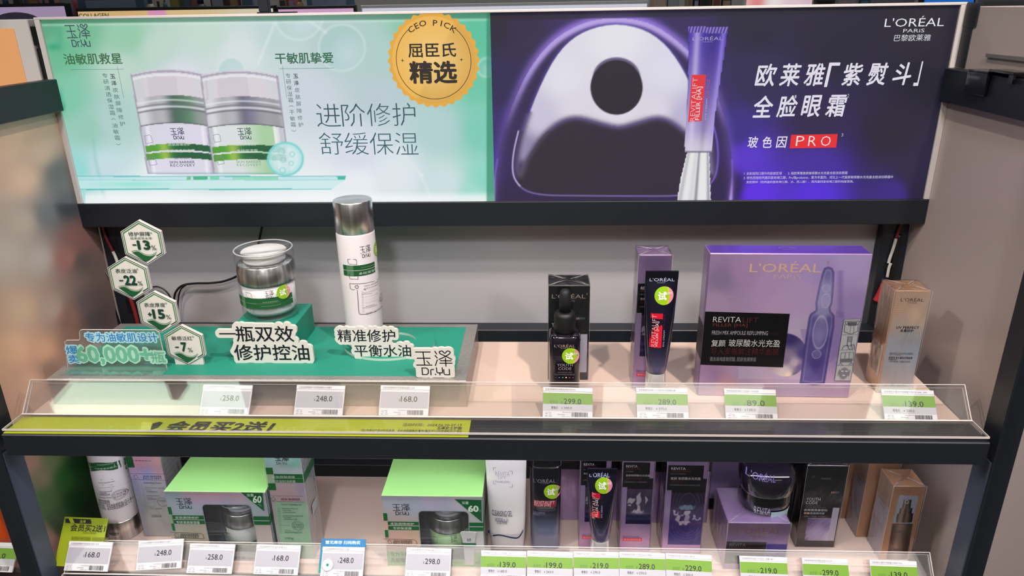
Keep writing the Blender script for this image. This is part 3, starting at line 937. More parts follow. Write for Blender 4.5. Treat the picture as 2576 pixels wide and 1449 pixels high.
def violet(X, Y, U, V):
    pts = [(1250, 60, 34, 28, 58), (1300, 60, 46, 34, 84), (1420, 45, 58, 44, 110), (1260, 200, 50, 40, 100), (1330, 120, 52, 40, 90), (1255, 330, 64, 46, 130), (1245, 420, 66, 40, 150), (1290, 500, 48, 30, 90), (1700, 60, 58, 46, 110), (1650, 110, 70, 50, 140),
           (1900, 60, 36, 32, 66), (2100, 100, 34, 30, 58), (2300, 60, 30, 28, 50), (2350, 200, 28, 26, 48), (1900, 200, 52, 44, 98), (1850, 320, 62, 46, 150), (2050, 300, 48, 38, 88), (2250, 340, 32, 28, 56), (1880, 400, 88, 50, 205), (1900, 490, 92, 42, 230), (2050, 490, 84, 40, 220),
           (2050, 420, 70, 44, 170), (2250, 490, 58, 36, 150), (2320, 480, 34, 24, 70), (2290, 420, 38, 30, 80), (1830, 470, 40, 24, 90), (1790, 250, 60, 44, 120), (1550, 480, 42, 30, 60), (1400, 500, 44, 30, 70), (1700, 500, 50, 34, 100)]
    C = idw(X, Y, pts, 3.4)
    C = C * (.78 + .22 * np.clip((C[..., 2:] - 110) / 100, 0, 1))
    outer = smooth_path([(1240, 505), (1246, 440), (1262, 350), (1290, 262), (1335, 170), (1395, 100), (1470, 58), (1550, 46), (1630, 58), (1700, 100), (1760, 160), (1800, 230), (1828, 320), (1842, 420), (1838, 505)], 5)
    outer = [tuple(p) for p in outer]
    io = inpoly(X, Y, outer)
    C = over(C, io * .75, (44, 32, 72))
    d = dline(X, Y, outer)
    hi = np.clip((330 - Y) / 280, 0, 1)
    C = over(C, np.exp(-(d / 14) ** 2) * (.25 + .7 * hi), (150, 118, 220)); C = over(C, np.exp(-(np.abs(d - 6) / 8) ** 2) * hi ** 1.5 * .8 * io, (196, 180, 232))
    C = over(C, np.exp(-((d - 4) / 9) ** 2) * io * np.clip(hi * 1.5, 0, 1) * .75, (186, 166, 232))
    C = over(C, np.exp(-(d / 2.2) ** 2) * (.55 * (Y > 400)), (150, 110, 240)); C = over(C, np.exp(-(d / 5) ** 2) * np.clip((Y - 440) / 60, 0, 1) * .8, (205, 170, 255))
    arch = [(1302, 425), (1304, 390), (1318, 330), (1345, 250), (1388, 160), (1432, 105), (1485, 74), (1550, 62), (1615, 74), (1668, 108), (1712, 165), (1748, 240), (1780, 330), (1792, 400), (1792, 440), (1760, 390), (1735, 345), (1700, 312), (1668, 297), (1640, 297), (1600, 308), (1555, 318), (1505, 307), (1460, 296), (1425, 299), (1390, 318), (1355, 352), (1325, 400), (1310, 440)]
    arch = [tuple(p) for p in smooth_path(arch, 3, True)]
    s = sdf(X, Y, arch)
    blob = inpoly(X, Y, [(1302, 440), (1355, 352), (1390, 318), (1440, 296), (1505, 307), (1555, 318), (1605, 307), (1660, 296), (1700, 312), (1760, 390), (1790, 440), (1800, 500), (1300, 500)])
    inner = inpoly(X, Y, [tuple(p) for p in smooth_path([(1292, 405), (1300, 350), (1340, 250), (1420, 110), (1550, 58), (1680, 110), (1760, 240), (1800, 350), (1806, 410), (1780, 480), (1700, 494), (1400, 494), (1315, 475)], 4, True)])
    C = over(C, blob * inner * .95, (42, 33, 48))
    C = over(C, np.exp(-(np.abs(s) / 6) ** 2) * (s > 0) * (Y < 330) * .6, (90, 70, 190))
    A = idw(X, Y, [(1550, 100, 232, 230, 238), (1420, 200, 228, 226, 236), (1680, 180, 224, 222, 236), (1360, 300, 205, 200, 222), (1320, 380, 150, 140, 178), (1310, 430, 60, 45, 80), (1550, 300, 226, 222, 234), (1720, 300, 190, 184, 215), (1770, 380, 120, 105, 160), (1450, 285, 222, 218, 230), (1650, 285, 222, 218, 230)], 3)
    m = np.clip(.5 - s / 3, 0, 1)
    low = np.clip((8 - np.minimum(-s, 30)) / 8, 0, 1) * (Y > 280)
    C = over(C, m * (1 - .5 * low), A)
    # soft underside edge
    C = over(C, np.exp(-(s / 9) ** 2) * (Y > 285) * .45, (120, 112, 132))
    h = np.hypot((X - 1551) / 67, (Y - 220) / 70)
    cap = np.hypot((X - 1551) / 60, (Y - 195) / 51)
    C = over(C, np.clip((1.03 - cap) * 16, 0, 1) * (Y < 200), (118, 108, 140)); C = over(C, np.clip((1 - cap) * 8, 0, 1) * (Y < 170) * .4, (60, 50, 80))
    C = over(C, np.clip((1.0 - h) * 22, 0, 1), (34, 28, 40))
    ring = [tuple(p) for p in smooth_path([(1304, 330), (1292, 385), (1290, 430), (1300, 458), (1325, 480), (1370, 490), (1450, 492), (1600, 493), (1700, 492), (1745, 484)], 5)]
    C = over(C, np.exp(-(dline(X, Y, ring) / 2.0) ** 2) * .8, (150, 120, 210)); C = over(C, np.exp(-(dline(X, Y, ring[:18]) / 1.6) ** 2) * .8, (225, 215, 240))
    ring = [tuple(p) for p in smooth_path([(1790, 300), (1803, 350), (1806, 400), (1800, 440), (1785, 465)], 4)]
    C = over(C, np.exp(-(dline(X, Y, ring) / 2.4) ** 2) * .8, (140, 100, 235))
    # tube
    tb = [(1733, 82), (1830, 82), (1812, 200), (1797, 300), (1790, 381), (1722, 381), (1727, 300), (1731, 200)]
    st = sdf(X, Y, tb)
    xl = 1733 - (Y - 82) * .037; xr = 1830 - (Y - 82) * .134; t = (X - xl) / (xr - xl)
    up = np.clip((Y - 90) / 290, 0, 1)
    T = np.stack([70 + 130 * up, 48 + 140 * up, 170 + 45 * up], -1)
    T = over(T, np.exp(-((t - .22) / .10) ** 2) * .65, (215, 205, 238)); T = over(T, np.exp(-((t - .62) / .2) ** 2) * (1 - up) * .75, (44, 28, 120))
    T = over(T, np.exp(-((t - .62) / .08) ** 2) * up * .5, (120, 108, 150)); T = over(T, np.exp(-((t - .9) / .06) ** 2) * .6, (170, 150, 240)); T = over(T, np.clip((Y - 330) / 40, 0, 1) * .6, (218, 212, 224))
    C = over(C, np.clip(.5 - st / 2.5, 0, 1), (0, 0, 0)); C = np.where((st < 0)[..., None], T, C)
    cp = [(1729, 381), (1784, 381), (1788, 512), (1702, 512), (1712, 450)]
    sc_ = sdf(X, Y, cp); xl = 1729 - (Y - 381) * .21; xr = 1784 + (Y - 381) * .03; t = (X - xl) / (xr - xl)
    T = np.full(X.shape + (3,), 236.0); T = over(T, np.exp(-((t - .55) / .05) ** 2) * .75, (120, 112, 128)); T = over(T, np.exp(-((t - .08) / .07) ** 2) * .5, (150, 145, 160)); T = over(T, np.exp(-((t - .93) / .05) ** 2) * .6, (120, 115, 130)); T = over(T, np.exp(-((t - .4) / .08) ** 2) * .4, (190, 186, 200))
    C = np.where((sc_ < 0)[..., None], T, C)
    C = over(C, np.exp(-((Y - 382) / 2) ** 2) * (X > 1722) * (X < 1792), (110, 105, 120))
    cr = (X > 1731) & (X < 1831) & (Y > 67) & (Y < 83)
    C = np.where(cr[..., None], np.stack([100 + 60 * np.sin(X * 2.1), 84 + 50 * np.sin(X * 2.1), 170 + 40 * np.sin(X * 2.1)], -1), C)
    # missing backlight under the frame and down the right edge, painted into the colours
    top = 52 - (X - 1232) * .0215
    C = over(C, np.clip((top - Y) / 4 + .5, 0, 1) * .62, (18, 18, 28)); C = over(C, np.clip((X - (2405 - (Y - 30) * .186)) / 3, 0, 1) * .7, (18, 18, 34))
    # what the shop opposite mirrors faintly in the print
    return C


CELL = .0011
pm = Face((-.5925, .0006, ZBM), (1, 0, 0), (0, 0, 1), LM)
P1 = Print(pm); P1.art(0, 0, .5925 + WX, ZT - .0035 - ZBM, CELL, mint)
poster1 = P1.build('poster', BACKLIT, lb, 'mint green backlit poster with two cream jars')
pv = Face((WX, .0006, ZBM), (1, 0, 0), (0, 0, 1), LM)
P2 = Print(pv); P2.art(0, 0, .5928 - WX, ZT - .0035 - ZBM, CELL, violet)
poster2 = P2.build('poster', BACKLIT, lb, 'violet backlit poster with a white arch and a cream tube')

G1, G2, G3 = '#41606c', '#2f6a4e', '#3f6f60'
P = Print(pm, .0004)
logo(P, (163, 62), (233, 117), '#3c5560', .045)
P.build('lettering', BACKLIT, poster1); P = Print(pm, .0004)
P.text('油敏肌救星', (164, 163), (304, 133), '#3f6f46', weight=.02)
P.text('干敏肌挚爱', (694, 161), (837, 131), '#33694f', weight=.02)
P.line([(177, 175), (312, 174)], .0005, '#5c8a80'); P.line([(296, 168), (312, 246)], .0005, '#5c8a80')
P.line([(703, 173), (840, 171)], .0005, '#5c8a80'); P.line([(711, 167), (722, 246)], .0005, '#5c8a80')
for s_, x0, y0, x1, y1, n0 in (('玉泽皮肤屏障修护', 284, 192, 309, 311, 2), ('专研清透保湿霜︵油敏霜︶', 265, 190, 300, 362, 0), ('玉泽皮肤屏障修护', 745, 191, 758, 313, 2), ('专研保湿霜︵干敏霜︶', 726, 190, 741, 328, 0)):
    n = len(s_)
    for i, ch in enumerate(s_):
        x = x0 + (x1 - x0) * i / (n - 1); y = y0 + (y1 - y0) * i / (n - 1); h = 5.6; hy = 2 if ch in '︵︶' else 5.8
        P.text(ch, (x - h, y + hy), (x + h, y - hy), '#20443f' if i < n0 else '#3c6a66', weight=.02 if i < n0 else 0)
P.build('lettering', BACKLIT, poster1); P = Print(pm, .0004)
for j, (s_, x0, y0, h) in enumerate((('进阶修护', 799, 319, 60), ('舒缓保湿', 807, 389, 58))):
    for i, ch in enumerate(s_):
        x = x0 + i * (63.5 if j == 0 else 63); P.text(ch, (x, y0 - (0 if j else i * .8)), (x + (54 if j == 0 else 54), y0 - h + 2 - (0 if j else i * .8)), '#33606c' if j else '#2e5560', weight=-.012)
P.build('lettering', BACKLIT, poster1); P = Print(pm, .0004)
for cx, x0 in ((447, 428), (615, 597)):
    logo(P, (x0, 322), (x0 + 38, 350), '#45486a' if cx < 500 else '#3c5a56', .05)
P.text('皮肤屏障修护', (424, 367), (479, 359), '#d4e6d2'); P.text('专研清透保湿霜', (419, 384), (490, 375), '#d4e6d2')
P.text('皮肤屏障修护', (594, 367), (647, 359), '#d4e6d2'); P.text('专研保湿霜', (597, 383), (648, 375), '#d4e6d2')
P.text('Gel Cream', (439, 400), (475, 392), '#54586a'); P.text('Cream', (614, 398), (636, 391), '#54705f')
P.text('SKIN BARRIER', (428, 411), (490, 404), '#3c5662', weight=.01); P.text('RECOVERY', (430, 419), (491, 412), '#3c5662', weight=.01, track=1.2)
P.text('SKIN BARRIER', (596, 410), (657, 403), '#86b08c', weight=.01); P.text('RECOVERY', (597, 418), (658, 411), '#86b08c', weight=.01, track=1.2)
for x, y, x1, y1 in ((364, 339, 386, 361), (374, 394, 396, 416), (537, 337, 557, 358), (546, 393, 565, 414)):
    P.line([(x, y + 3), (x + 12, y), (x + 17, y + 3), (x1, y1 - 3), (x + 4, y1), ], .0006, '#8a86a8', True)
P.build('lettering', BACKLIT, poster1)
# gold seal
P = Print(pm, .0009)
gu, gv = pm.uv(1091, 152)
R = .0595
n = 32 * 6
P.qpoly([(gu + (R + .0016 * math.cos(32 * 2 * math.pi * i / n)) * math.cos(2 * math.pi * i / n), gv + (R + .0016 * math.cos(32 * 2 * math.pi * i / n)) * math.sin(2 * math.pi * i / n)) for i in range(n)], '#e9ab3f')
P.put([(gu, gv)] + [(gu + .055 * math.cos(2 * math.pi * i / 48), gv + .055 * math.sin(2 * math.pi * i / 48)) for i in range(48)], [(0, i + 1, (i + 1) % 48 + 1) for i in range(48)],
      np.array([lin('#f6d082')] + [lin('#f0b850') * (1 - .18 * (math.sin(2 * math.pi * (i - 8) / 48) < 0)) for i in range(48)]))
P.qline([(gu + .0495 * math.cos(t), gv + .0495 * math.sin(t)) for t in np.linspace(math.radians(127), math.radians(413), 60)], .0008, '#2c2216')
for i, ch in enumerate('CEO PICK'):
    if ch == ' ': continue
    a = math.radians(124 - i * 9.9); v, f = glyphs(ch, .01); v = v - v.mean(0); v = v / max(np.ptp(v[:, 1]), .3) * .0072 * (1.25, 1)
    if ch == 'I': v = v * (1.0, 1)
    rr = .0475; c_, s_ = math.cos(a - math.pi / 2), math.sin(a - math.pi / 2)
    P.put(v @ np.array([[c_, s_], [-s_, c_]]) + (gu + rr * math.cos(a), gv + rr * math.sin(a)), f, lin('#2c2216'))
P.text('屈臣氏', (1028, 145), (1147, 107), '#2a2118', weight=.018); P.text('精选', (1032, 211), (1149, 152), '#2a2118', weight=.035)
for x, y in ((1013, 152), (1161, 150)):
    P.poly([(x - 5, y), (x - 1, y - 1), (x, y - 5), (x + 1, y - 1), (x + 5, y), (x + 1, y + 1), (x, y + 5), (x - 1, y + 1)], '#2a2118')
P.build('gold_seal', BACKLIT, poster1, 'round gold seal with scalloped edge')

P = Print(pv, .0004)
WH = '#e4e0ec'
P.text("L'ORÉAL", (2224, 68), (2378, 39), '#e9e7ee', weight=-.004, shear=0); P.text('PARiS', (2271, 82), (2326, 72), '#d8d6e0')
P.text('巴黎欧莱雅', (2247, 104), (2343, 86), '#dcdae4', shear=.06)
P.build('lettering', BACKLIT, poster2); P = Print(pv, .0004)
for s_, x0, yb, w_, h, st in (('欧莱雅', 1897, 218, 53, 58, 61), ('紫熨斗', 2114, 216, 53, 58, 63)):
    for i, ch in enumerate(s_): P.text(ch, (x0 + i * st, yb - i * .8), (x0 + i * st + w_ + 8, yb - h - i * .8), WH, weight=.018, shear=.12)
P.text('「', (2072, 219), (2114, 157), WH, weight=.01, shear=.1); P.text('」', (2296, 216), (2322, 154), WH, weight=.01, shear=.1)
for i, ch in enumerate('全脸眼霜'): P.text(ch, (1890 + i * 61, 296 - i * .7), (1890 + i * 61 + 60, 240 - i * .7), WH, weight=.018, shear=.12)
P.text('1', (1998, 247), (2003, 239), '#b8b4c8'); P.text('2', (2130, 245), (2136, 236), '#b8b4c8'); P.text('3', (2115, 343), (2121, 335), '#b8b4c8')
P.build('lettering', BACKLIT, poster2); P = Print(pv, .0004)
for i, ch in enumerate('玻色因'): P.text(ch, (1879 + i * 36, 372), (1879 + i * 36 + 30, 343), WH, weight=.012, shear=.08)
P.poly([(1986, 373), (1990, 339), (2107, 337), (2103, 371)], '#e8262a')
for i, ch in enumerate('PRO'): P.text(ch, (2001 + i * 31, 367), (2001 + i * 31 + (23 if i < 2 else 28), 342), '#f2e8ee', weight=-.012)
P.build('lettering', BACKLIT, poster2); P = Print(pv, .0004)
P.text('1. 全脸指除口唇外的脸部区域　　2. 指欧莱雅复颜玻尿酸水光充盈全脸淡纹眼霜', (1871, 440), (2132, 431), '#d2cfe8')
P.text('2. 玻色因指羟丙基四氢吡喃三醇，Pro指profusion，意为丰富的。对比上一代复颜玻尿酸水光充盈全脸淡纹眼霜中', (1870, 452), (2247, 441), '#d2cfe8')
P.text('复配原料（羟丙基四氢吡喃三醇、水、丙二醇）、羟丙基四氢吡喃三醇的纯度更高。', (1877, 461), (2148, 453), '#d2cfe8')
P.build('lettering', BACKLIT, poster2); P = Print(pv, .0004)
P.text("L'ORÉAL", (1742, 102), (1819, 90), '#a79cc8'); P.text('PARIS', (1766, 107), (1793, 103), '#9084b8')
P.poly([(1740, 188), (1776, 188), (1765, 304), (1731, 307)], '#e2323a')
P.text('REVITALIFT', (1735, 305), (1755, 195), '#f0b8c8', rot=90, weight=-.008); P.text('FILLER [HA]', (1748, 302), (1768, 218), '#f4e8ee', rot=90)
P.text('EYE CREAM', (1772, 300), (1780, 248), '#b8b0d0', rot=90); P.text('FOR FACE', (1775, 246), (1786, 200), '#b24a86', rot=90)
P.build('lettering', BACKLIT, poster2)

# black bracket beside the sign and the pole on it
tag(link_mesh('upright_bracket', MB().box((.5978, -.033, .428), (.5998, -.0045, .4565), DARK, .0006).box((.5984, -.026, .380), (.5998, -.0045, .428), DARK, .0004)), 'black steel bracket on the right end of the light box', 'bracket')
pl = thing('sign_pole', 'thin dark pole standing on top of the light box', 'pole', (-.295, .016, .4573))
link_mesh('pole', MB().box((-.008, -.005, .0015), (.0055, .005, .35), DARK, .001), pl)
link_mesh('base_plate', MB().box((-.008, -.012, 0), (.038, .012, .0018), DARK), pl)

# ================================================================== cables and wires behind the goods
def cable(name, label, pts, r, m, cat='cable'):
    return tag(link_mesh(name, MB().tube(smooth_path(pts, 6), r, m)), label, cat)
CBL = mat('black_cable', '#0c0d10', .4); RED = mat('red_wire', '#7a1f22', .4); WHW = mat('white_wire', '#c8c4be', .4)
bp_ = lambda l, y=.045: [tuple(onY(a, b, y)) for a, b in l]
cable('power_cable', 'black power cable looping across the back panel behind the glass jar', bp_([(661, 560), (655, 590), (648, 620), (635, 660), (600, 692), (565, 707), (530, 712), (490, 713), (460, 718), (444, 732), (438, 752), (437, 790), (438, 830)]), .0018, CBL)
cable('power_cable', 'thin black cable branching left towards the hexagon sign', bp_([(470, 716), (455, 728), (449, 750), (447, 790), (452, 830)], .0425), .0012, CBL)
cable('power_cable', 'thin black cable arching behind the hexagon sign', bp_([(375, 724), (395, 721), (412, 728), (425, 742), (434, 765), (436, 800)], .050), .0012, CBL)
yw = .030
cable('red_wire', 'red wire hanging in the left corner of the rack', bp_([(256, 560), (262, 585), (274, 612), (284, 632)], yw), .0022, RED, 'wire')
cable('white_wire', 'white wire end below the red wire in the left corner', bp_([(284, 632), (290, 645), (296, 662), (300, 678)], yw), .0024, WHW, 'wire')
cable('red_wire', 'lower red wire in the left corner behind the hexagon sign', bp_([(322, 735), (333, 765), (342, 795), (350, 830)], yw), .003, RED, 'wire')
cable('power_cable', 'black cable bundle hanging in the left corner', bp_([(236, 560), (243, 600), (240, 640), (256, 680), (268, 720), (290, 790), (305, 830)], .028), .003, CBL)
cable('grey_wire', 'thin grey wire in the left corner beside the black bundle', bp_([(248, 655), (258, 672), (270, 690), (278, 700)], .024), .0007, mat('grey_wire', '#6b6d74', .4), 'wire')
cable('red_wire', 'red wire hanging in the right corner of the rack', bp_([(2270, 560), (2262, 575), (2254, 600)], yw), .002, RED, 'wire')
cable('white_wire', 'long white wire end in the right corner', bp_([(2254, 600), (2247, 625), (2240, 645), (2235, 662)], yw), .0023, WHW, 'wire')
cable('white_wire', 'short white wire end in the right corner below the long one', bp_([(2241, 662), (2236, 675), (2232, 697)], yw - .003), .0022, WHW, 'wire')
cable('power_cable', 'black cable bundle hanging in the right corner', bp_([(2262, 590), (2250, 650), (2240, 700), (2225, 760), (2210, 830)], yw + .002), .004, CBL)
cable('red_tape', 'strip of red tape on the cables in the right corner', bp_([(2224, 715), (2214, 738), (2204, 757)], .027), .005, mat('red_tape', '#a01822', .5), 'tape')


def zoomed(ox, oy, s): return lambda *p: (ox + p[0] / s, oy + p[1] / s)


def color_mesh(name, mb, fn, m, parent, label=None):
    o = link_mesh(name, mb, parent, label); me = o.data
    v = np.empty(len(me.vertices) * 3); me.vertices.foreach_get('co', v); v = v.reshape(-1, 3)
    c = lin(np.clip(fn(v), 0, 255) / 255 * .999)
    at = me.color_attributes.new('Col', 'FLOAT_COLOR', 'POINT')
    at.data.foreach_set('color', np.concatenate([c, np.ones((len(c), 1))], 1).ravel())
    me.materials.clear(); me.materials.append(m)
    return o


def carton(t, w, d, h, m, film=True, bev=.0006, seams=True, name='carton_body'):
    """upright folding carton: front at y=0, centred on x"""
    link_mesh(name, MB().box((-w / 2, 0, 0), (w / 2, d, h), m, bev), t)
    if seams:       # tuck flap standing a hair proud of the lid
        link_mesh('tuck_flap', MB().box((-w / 2 + .0012, .001, h - .0002), (w / 2 - .0012, d - .002, h + .0003), m, .0002), t)
    if film:
        e = .0007
        f = MB().box((-w / 2 - e, -e, .0), (w / 2 + e, d + e, h + e * 1.6), FILM)
        link_mesh('film_wrap', f, t, 'crinkled clear film')
        rr = random.Random(int(w * 1e5) + int(h * 1e5)); q = MB(); FO = clear('film_fold', (.9, .9, .9), 2.5, .1, .35, (.75, .73, .74))  # folds of the film, kept pale so their colour carries its highlights
        zt = h + e * 1.6 + .0002
        for (x0, y0_) in ((-w / 2, 0), (w / 2, 0), (-w / 2, d), (w / 2, d)):
            for k in range(3):
                x1, y1 = x0 * rr.uniform(.05, .35), d * .5 + (y0_ - d * .5) * rr.uniform(.05, .3)
                q.tube([(x0 * (1 - .12 * k), y0_ + (d * .5 - y0_) * .1 * k, zt - .0002), ((x0 + x1) / 2 + rr.uniform(-.001, .001), (y0_ + y1) / 2, zt + .0004), (x1, y1, zt + .0005)], .00022, FO, 5)
        for sx in (-1, 1): q.tube([(sx * (w / 2 + e), -e, 0), (sx * (w / 2 + e), -e, h * .5), (sx * (w / 2 + e), -e, zt)], .00016, FO, 5)
        q.tube([(-w / 2 - e, -e, zt), (0, -e - .0002, zt), (w / 2 + e, -e, zt)], .0003, FO, 5)  # lines along the front edges are painted highlights, not folds
        link_mesh('film_folds_glints', q, t)
    M = mworld(t)
    return {'front': Face((-w / 2, 0, 0), (1, 0, 0), (0, 0, 1), M), 'left': Face((-w / 2, d, 0), (0, -1, 0), (0, 0, 1), M),
            'right': Face((w / 2, 0, 0), (0, 1, 0), (0, 0, 1), M), 'top': Face((-w / 2, 0, h + (.0004 if seams else 0)), (1, 0, 0), (0, 1, 0), M)}


# ================================================================== green display board on the upper shelf
bd = thing('display_board', 'teal topped display base with a silver textured rim at the left of the upper shelf', 'display base', (-.2855, -.1320, .0002))
SILV = mat('silver_brocade_film', '#a9a7a4', .34, metal=.55, bump=1.0, bscale=420)
# clear textured plinth: walls, and a silver rim round the teal top
wl = MB()
w_, d_, h_ = .2625, .0845, .0368
GLIT = clear('clear_textured_sheet', (.9, .89, .87), .8, .12, .12, (.62, .6, .58), bump=.3, bscale=300)
for a, b in (((-w_, -d_, 0), (w_, -d_ + .0015, h_ - .0016)), ((-w_, d_ - .0015, 0), (w_, d_, h_ - .0016)), ((-w_, -d_ + .0015, 0), (-w_ + .0015, d_ - .0015, h_ - .0016)), ((w_ - .0015, -d_ + .0015, 0), (w_, d_ - .0015, h_ - .0016))):
    wl.box(a, b, GLIT)
link_mesh('plinth_wall', wl, bd, 'see-through textured wall')
link_mesh('top_sheet', MB().box((-w_, -d_, h_ - .0016), (w_, d_, h_ - .0002), SILV, .0004), bd, 'silver embossed rim')
link_mesh('rim_edge', MB().box((-w_, -d_ - .0006, h_ - .0012), (w_, -d_, h_ - .0003), ACEDGE), bd)
link_mesh('teal_inset', MB().box((-.2475, -.0735, h_ - .0002), (.2465, .0735, h_), TEAL), bd, 'teal card inset')
P = Print(Face((-.2475, -.0735, h_), (1, 0, 0), (0, 1, 0), mworld(bd)))
for y in (933, 942): P.text('*功效数据来自第三方检测机构样品检测报告，' * 2 + '实际效果因人而异', (172, y + 2.5), (388 - (y > 935) * 18, y - 1.5), '#0d5a4c')
P.build('small_print', INK, bd)
BT = .0372   # top of the board

rg = thing('card_ring', 'flat teal ring with pale cut edges lying on the display base behind the cloud signs', 'ring', (-.136, -.118, BT))
RINGW = mat('pale_cut_card', '#b9cfc0', .6)
m = MB(); sg = 64
for r0, r1 in ((.0335, .061),):
    vs = []
    for r, z in ((r0, 0), (r0, .0035), (r1, .0035), (r1, 0)):
        vs += [(r * math.cos(2 * math.pi * i / sg), r * .78 * math.sin(2 * math.pi * i / sg) + (.008 if r == r0 else 0), z) for i in range(sg)]
    for k, mm in ((0, RINGW), (1, TEAL), (2, RINGW), (3, RINGW)):
        a, b = k * sg, ((k + 1) % 4) * sg
        m.add([vs[q] for q in list(range(a, a + sg)) + list(range(b, b + sg))], [(i, sg + i, sg + (i + 1) % sg, (i + 1) % sg) for i in range(sg)], mm)
link_mesh('ring_card', m, rg)

cb = thing('teal_block', 'teal cardboard block on the display base carrying the glass cream jar', 'block', (-.2965, -.098, BT))
link_mesh('block_body', MB().box((-.0415, -.036, 0), (.0415, .036, .0376), TEAL, .0008), cb)


# ---- cloud shaped word signs
def word_sign(label, base_px, texts, extra, name='word_sign', lg=None, r=.0050, weight=.012, th=.004):
    y = onZ(*base_px, BT)[1]
    b = onZ(*base_px, BT)
    t = thing(name, label, 'sign', (float(b[0]), float(y), BT + .0002))
    F = Face((0, 0, 0), (1, 0, 0), (0, 0, 1), mworld(t))
    G = []
    for s_, a, c in texts:
        (u0, v0), (u1, v1) = F.uv(*a), F.uv(*c)
        v, f = glyphs(s_, 0, 1.0); lo, hi = v.min(0), v.max(0)
        G.append(((v - lo) / np.maximum(hi - lo, 1e-6) * (u1 - u0, v1 - v0) + (u0, v0), f))
    if lg: G += logo_geo(F, *lg)
    ex = [(F.uv(*a)[0], 0.0, F.uv(*c)[0], F.uv(*c)[1]) for a, c in extra]
    L = halo(G, r, .0005, [(x0, r * .5, x1, y1) for x0, _, x1, y1 in ex])
    m = MB()
    for poly in L[:1]: m.prism(poly, 0.0, th, FOAM)
    link_mesh('foam_cutout', m, t)
    link_mesh('foot_tab', MB().box((ex[0][0] + .012, .0004, 0), (ex[0][2] - .012, th - .0004, .004), FOAM), t)
    P = Print(F)
    for s_, a, c in texts: P.text(s_, a, c, '#0d141c', weight=weight)
    if lg: logo(P, *lg, '#0d0f16', .03)
    P.build('lettering', INK, t)
    return t


z = zoomed(500, 780, 8.05)
word_sign('white cloud shaped sign with two lines of black characters in front of the glass jar', (687, 913), [('一', z(415, 492), z(750, 466)), ('瓶双效', z(775, 640), z(1900, 322)), ('修护控油', z(745, 1015), z(2215, 700))], [(z(790, 1060), z(2200, 900)), (z(830, 900), z(1700, 560))])
z = zoomed(820, 780, 6.44)
word_sign('white cloud shaped sign with two staggered lines of characters below the tall toner bottle', (965, 903), [('精准修护', z(200, 515), z(1115, 315)), ('平衡水油', z(470, 750), z(1370, 562))], [(z(560, 770), z(1380, 600)), (z(480, 700), z(1000, 420))], weight=.008, r=.0042)
word_sign('small white cloud shaped logo sign at the right end of the display base', (1093, 950), [], [(z(1520, 1080), z(2040, 960)), (z(1480, 900), z(2040, 700))], lg=(z(1450, 660), z(2052, 1052)), r=.0045)

# ---- hexagon sign
y0 = float(onZ(475, 918, BT)[1]); b = onZ(475, 918, BT)
hx = thing('hexagon_sign', 'white sign of four stacked hexagons with green percentages at the left of the board', 'sign', (float(b[0]), y0, BT + .0002))
F = Face((0, 0, 0), (1, 0, 0), (0, 0, 1), mworld(hx))
GD, GM = '#12402e', '#3e7d4e'
tiles = [((353.5 + 5.5, 611), '修护屏障', '经表皮失水率', '-13'), ((325.3, 701), '表皮泛油', None, '-22'), ((397, 786), '表皮厚度', None, '+15'), ((465, 869), '敏感泛红', None, '-7')]
RH = .0283
for k, (c, t1, t2, num) in enumerate(tiles):
    u, v = F.uv(*c)
    hexp = lambda r, du=0, dv=0: [(u + du + r * math.cos(math.radians(90 - 60 * i)), v + dv + r * math.sin(math.radians(90 - 60 * i))) for i in range(6)]
    m = MB().prism(hexp(RH), 0, .0042, FOAM)
    tile = link_mesh('hexagon_tile', m, hx)
    P = Print(F)
    h1 = hexp(RH * .955); P.qline(h1, .0008, GD, True)
    h2 = hexp(RH * .87); P.qline([h2[5], h2[0], h2[1], h2[2]], .0013, GM); P.qline([h2[4], h2[5]], .0011, GM)
    P.qline([h2[2], ((h2[2][0] * 2 + h2[3][0]) / 3, (h2[2][1] * 2 + h2[3][1]) / 3)], .0011, GD); P.qline([h2[3], h2[4]], .0008, GD)
    # leaf wave along the bottom
    W_ = smooth_path([(-.0155, -.0120), (-.008, -.0108), (.0, -.0155), (.008, -.0165), (.0150, -.0130)], 5)
    Wb = smooth_path([(.0150, -.0130), (.008, -.0190), (.0, -.0235), (-.006, -.0200), (-.0155, -.0120)], 5)
    P.qpoly([(u + a, v + b_) for a, b_ in W_ + Wb[1:-1]], '#1c5a34')
    P.qline([(u + a, v + b_ + .0016) for a, b_ in W_], .0007, '#7aa07e')
    P.qtext(t1, u - .0152, v + (.0085 if t2 else .0075), u + .0115, v + (.0142 if t2 else .0132), GD, weight=.006)
    P.qtext('*', u + .0118, v + .0112, u + .0142, v + .0138, GD)
    if t2: P.qtext(t2, u - .0138, v + .0045, u + .0128, v + .0076, GD)
    n = len(num)
    if num[0] in '-+':
        P.qrect(u - .0128, v - .0030, u - .0078, v - .0014, GD)
        if num[0] == '+': P.qrect(u - .0111, v - .0047, u - .0095, v + .0003, GD)
    x1 = u + (.0090 if n == 3 else .0048); x0 = u - .0068
    if n == 2: x0 = u - .0050; x1 = u + .0025
    P.qtext(num[1:], x0, v - .0085, x1, v + (.0036 if t2 else .0048), GD, weight=.045)
    P.qtext('%', x1 + .0008, v - .0088, x1 + .0068, v - .0028, GD, weight=0)
    P.build('lettering', INK, tile)
link_mesh('foot_tab', MB().box((-.0175, .0004, 0), (.0195, .0038, .012), FOAM), hx)

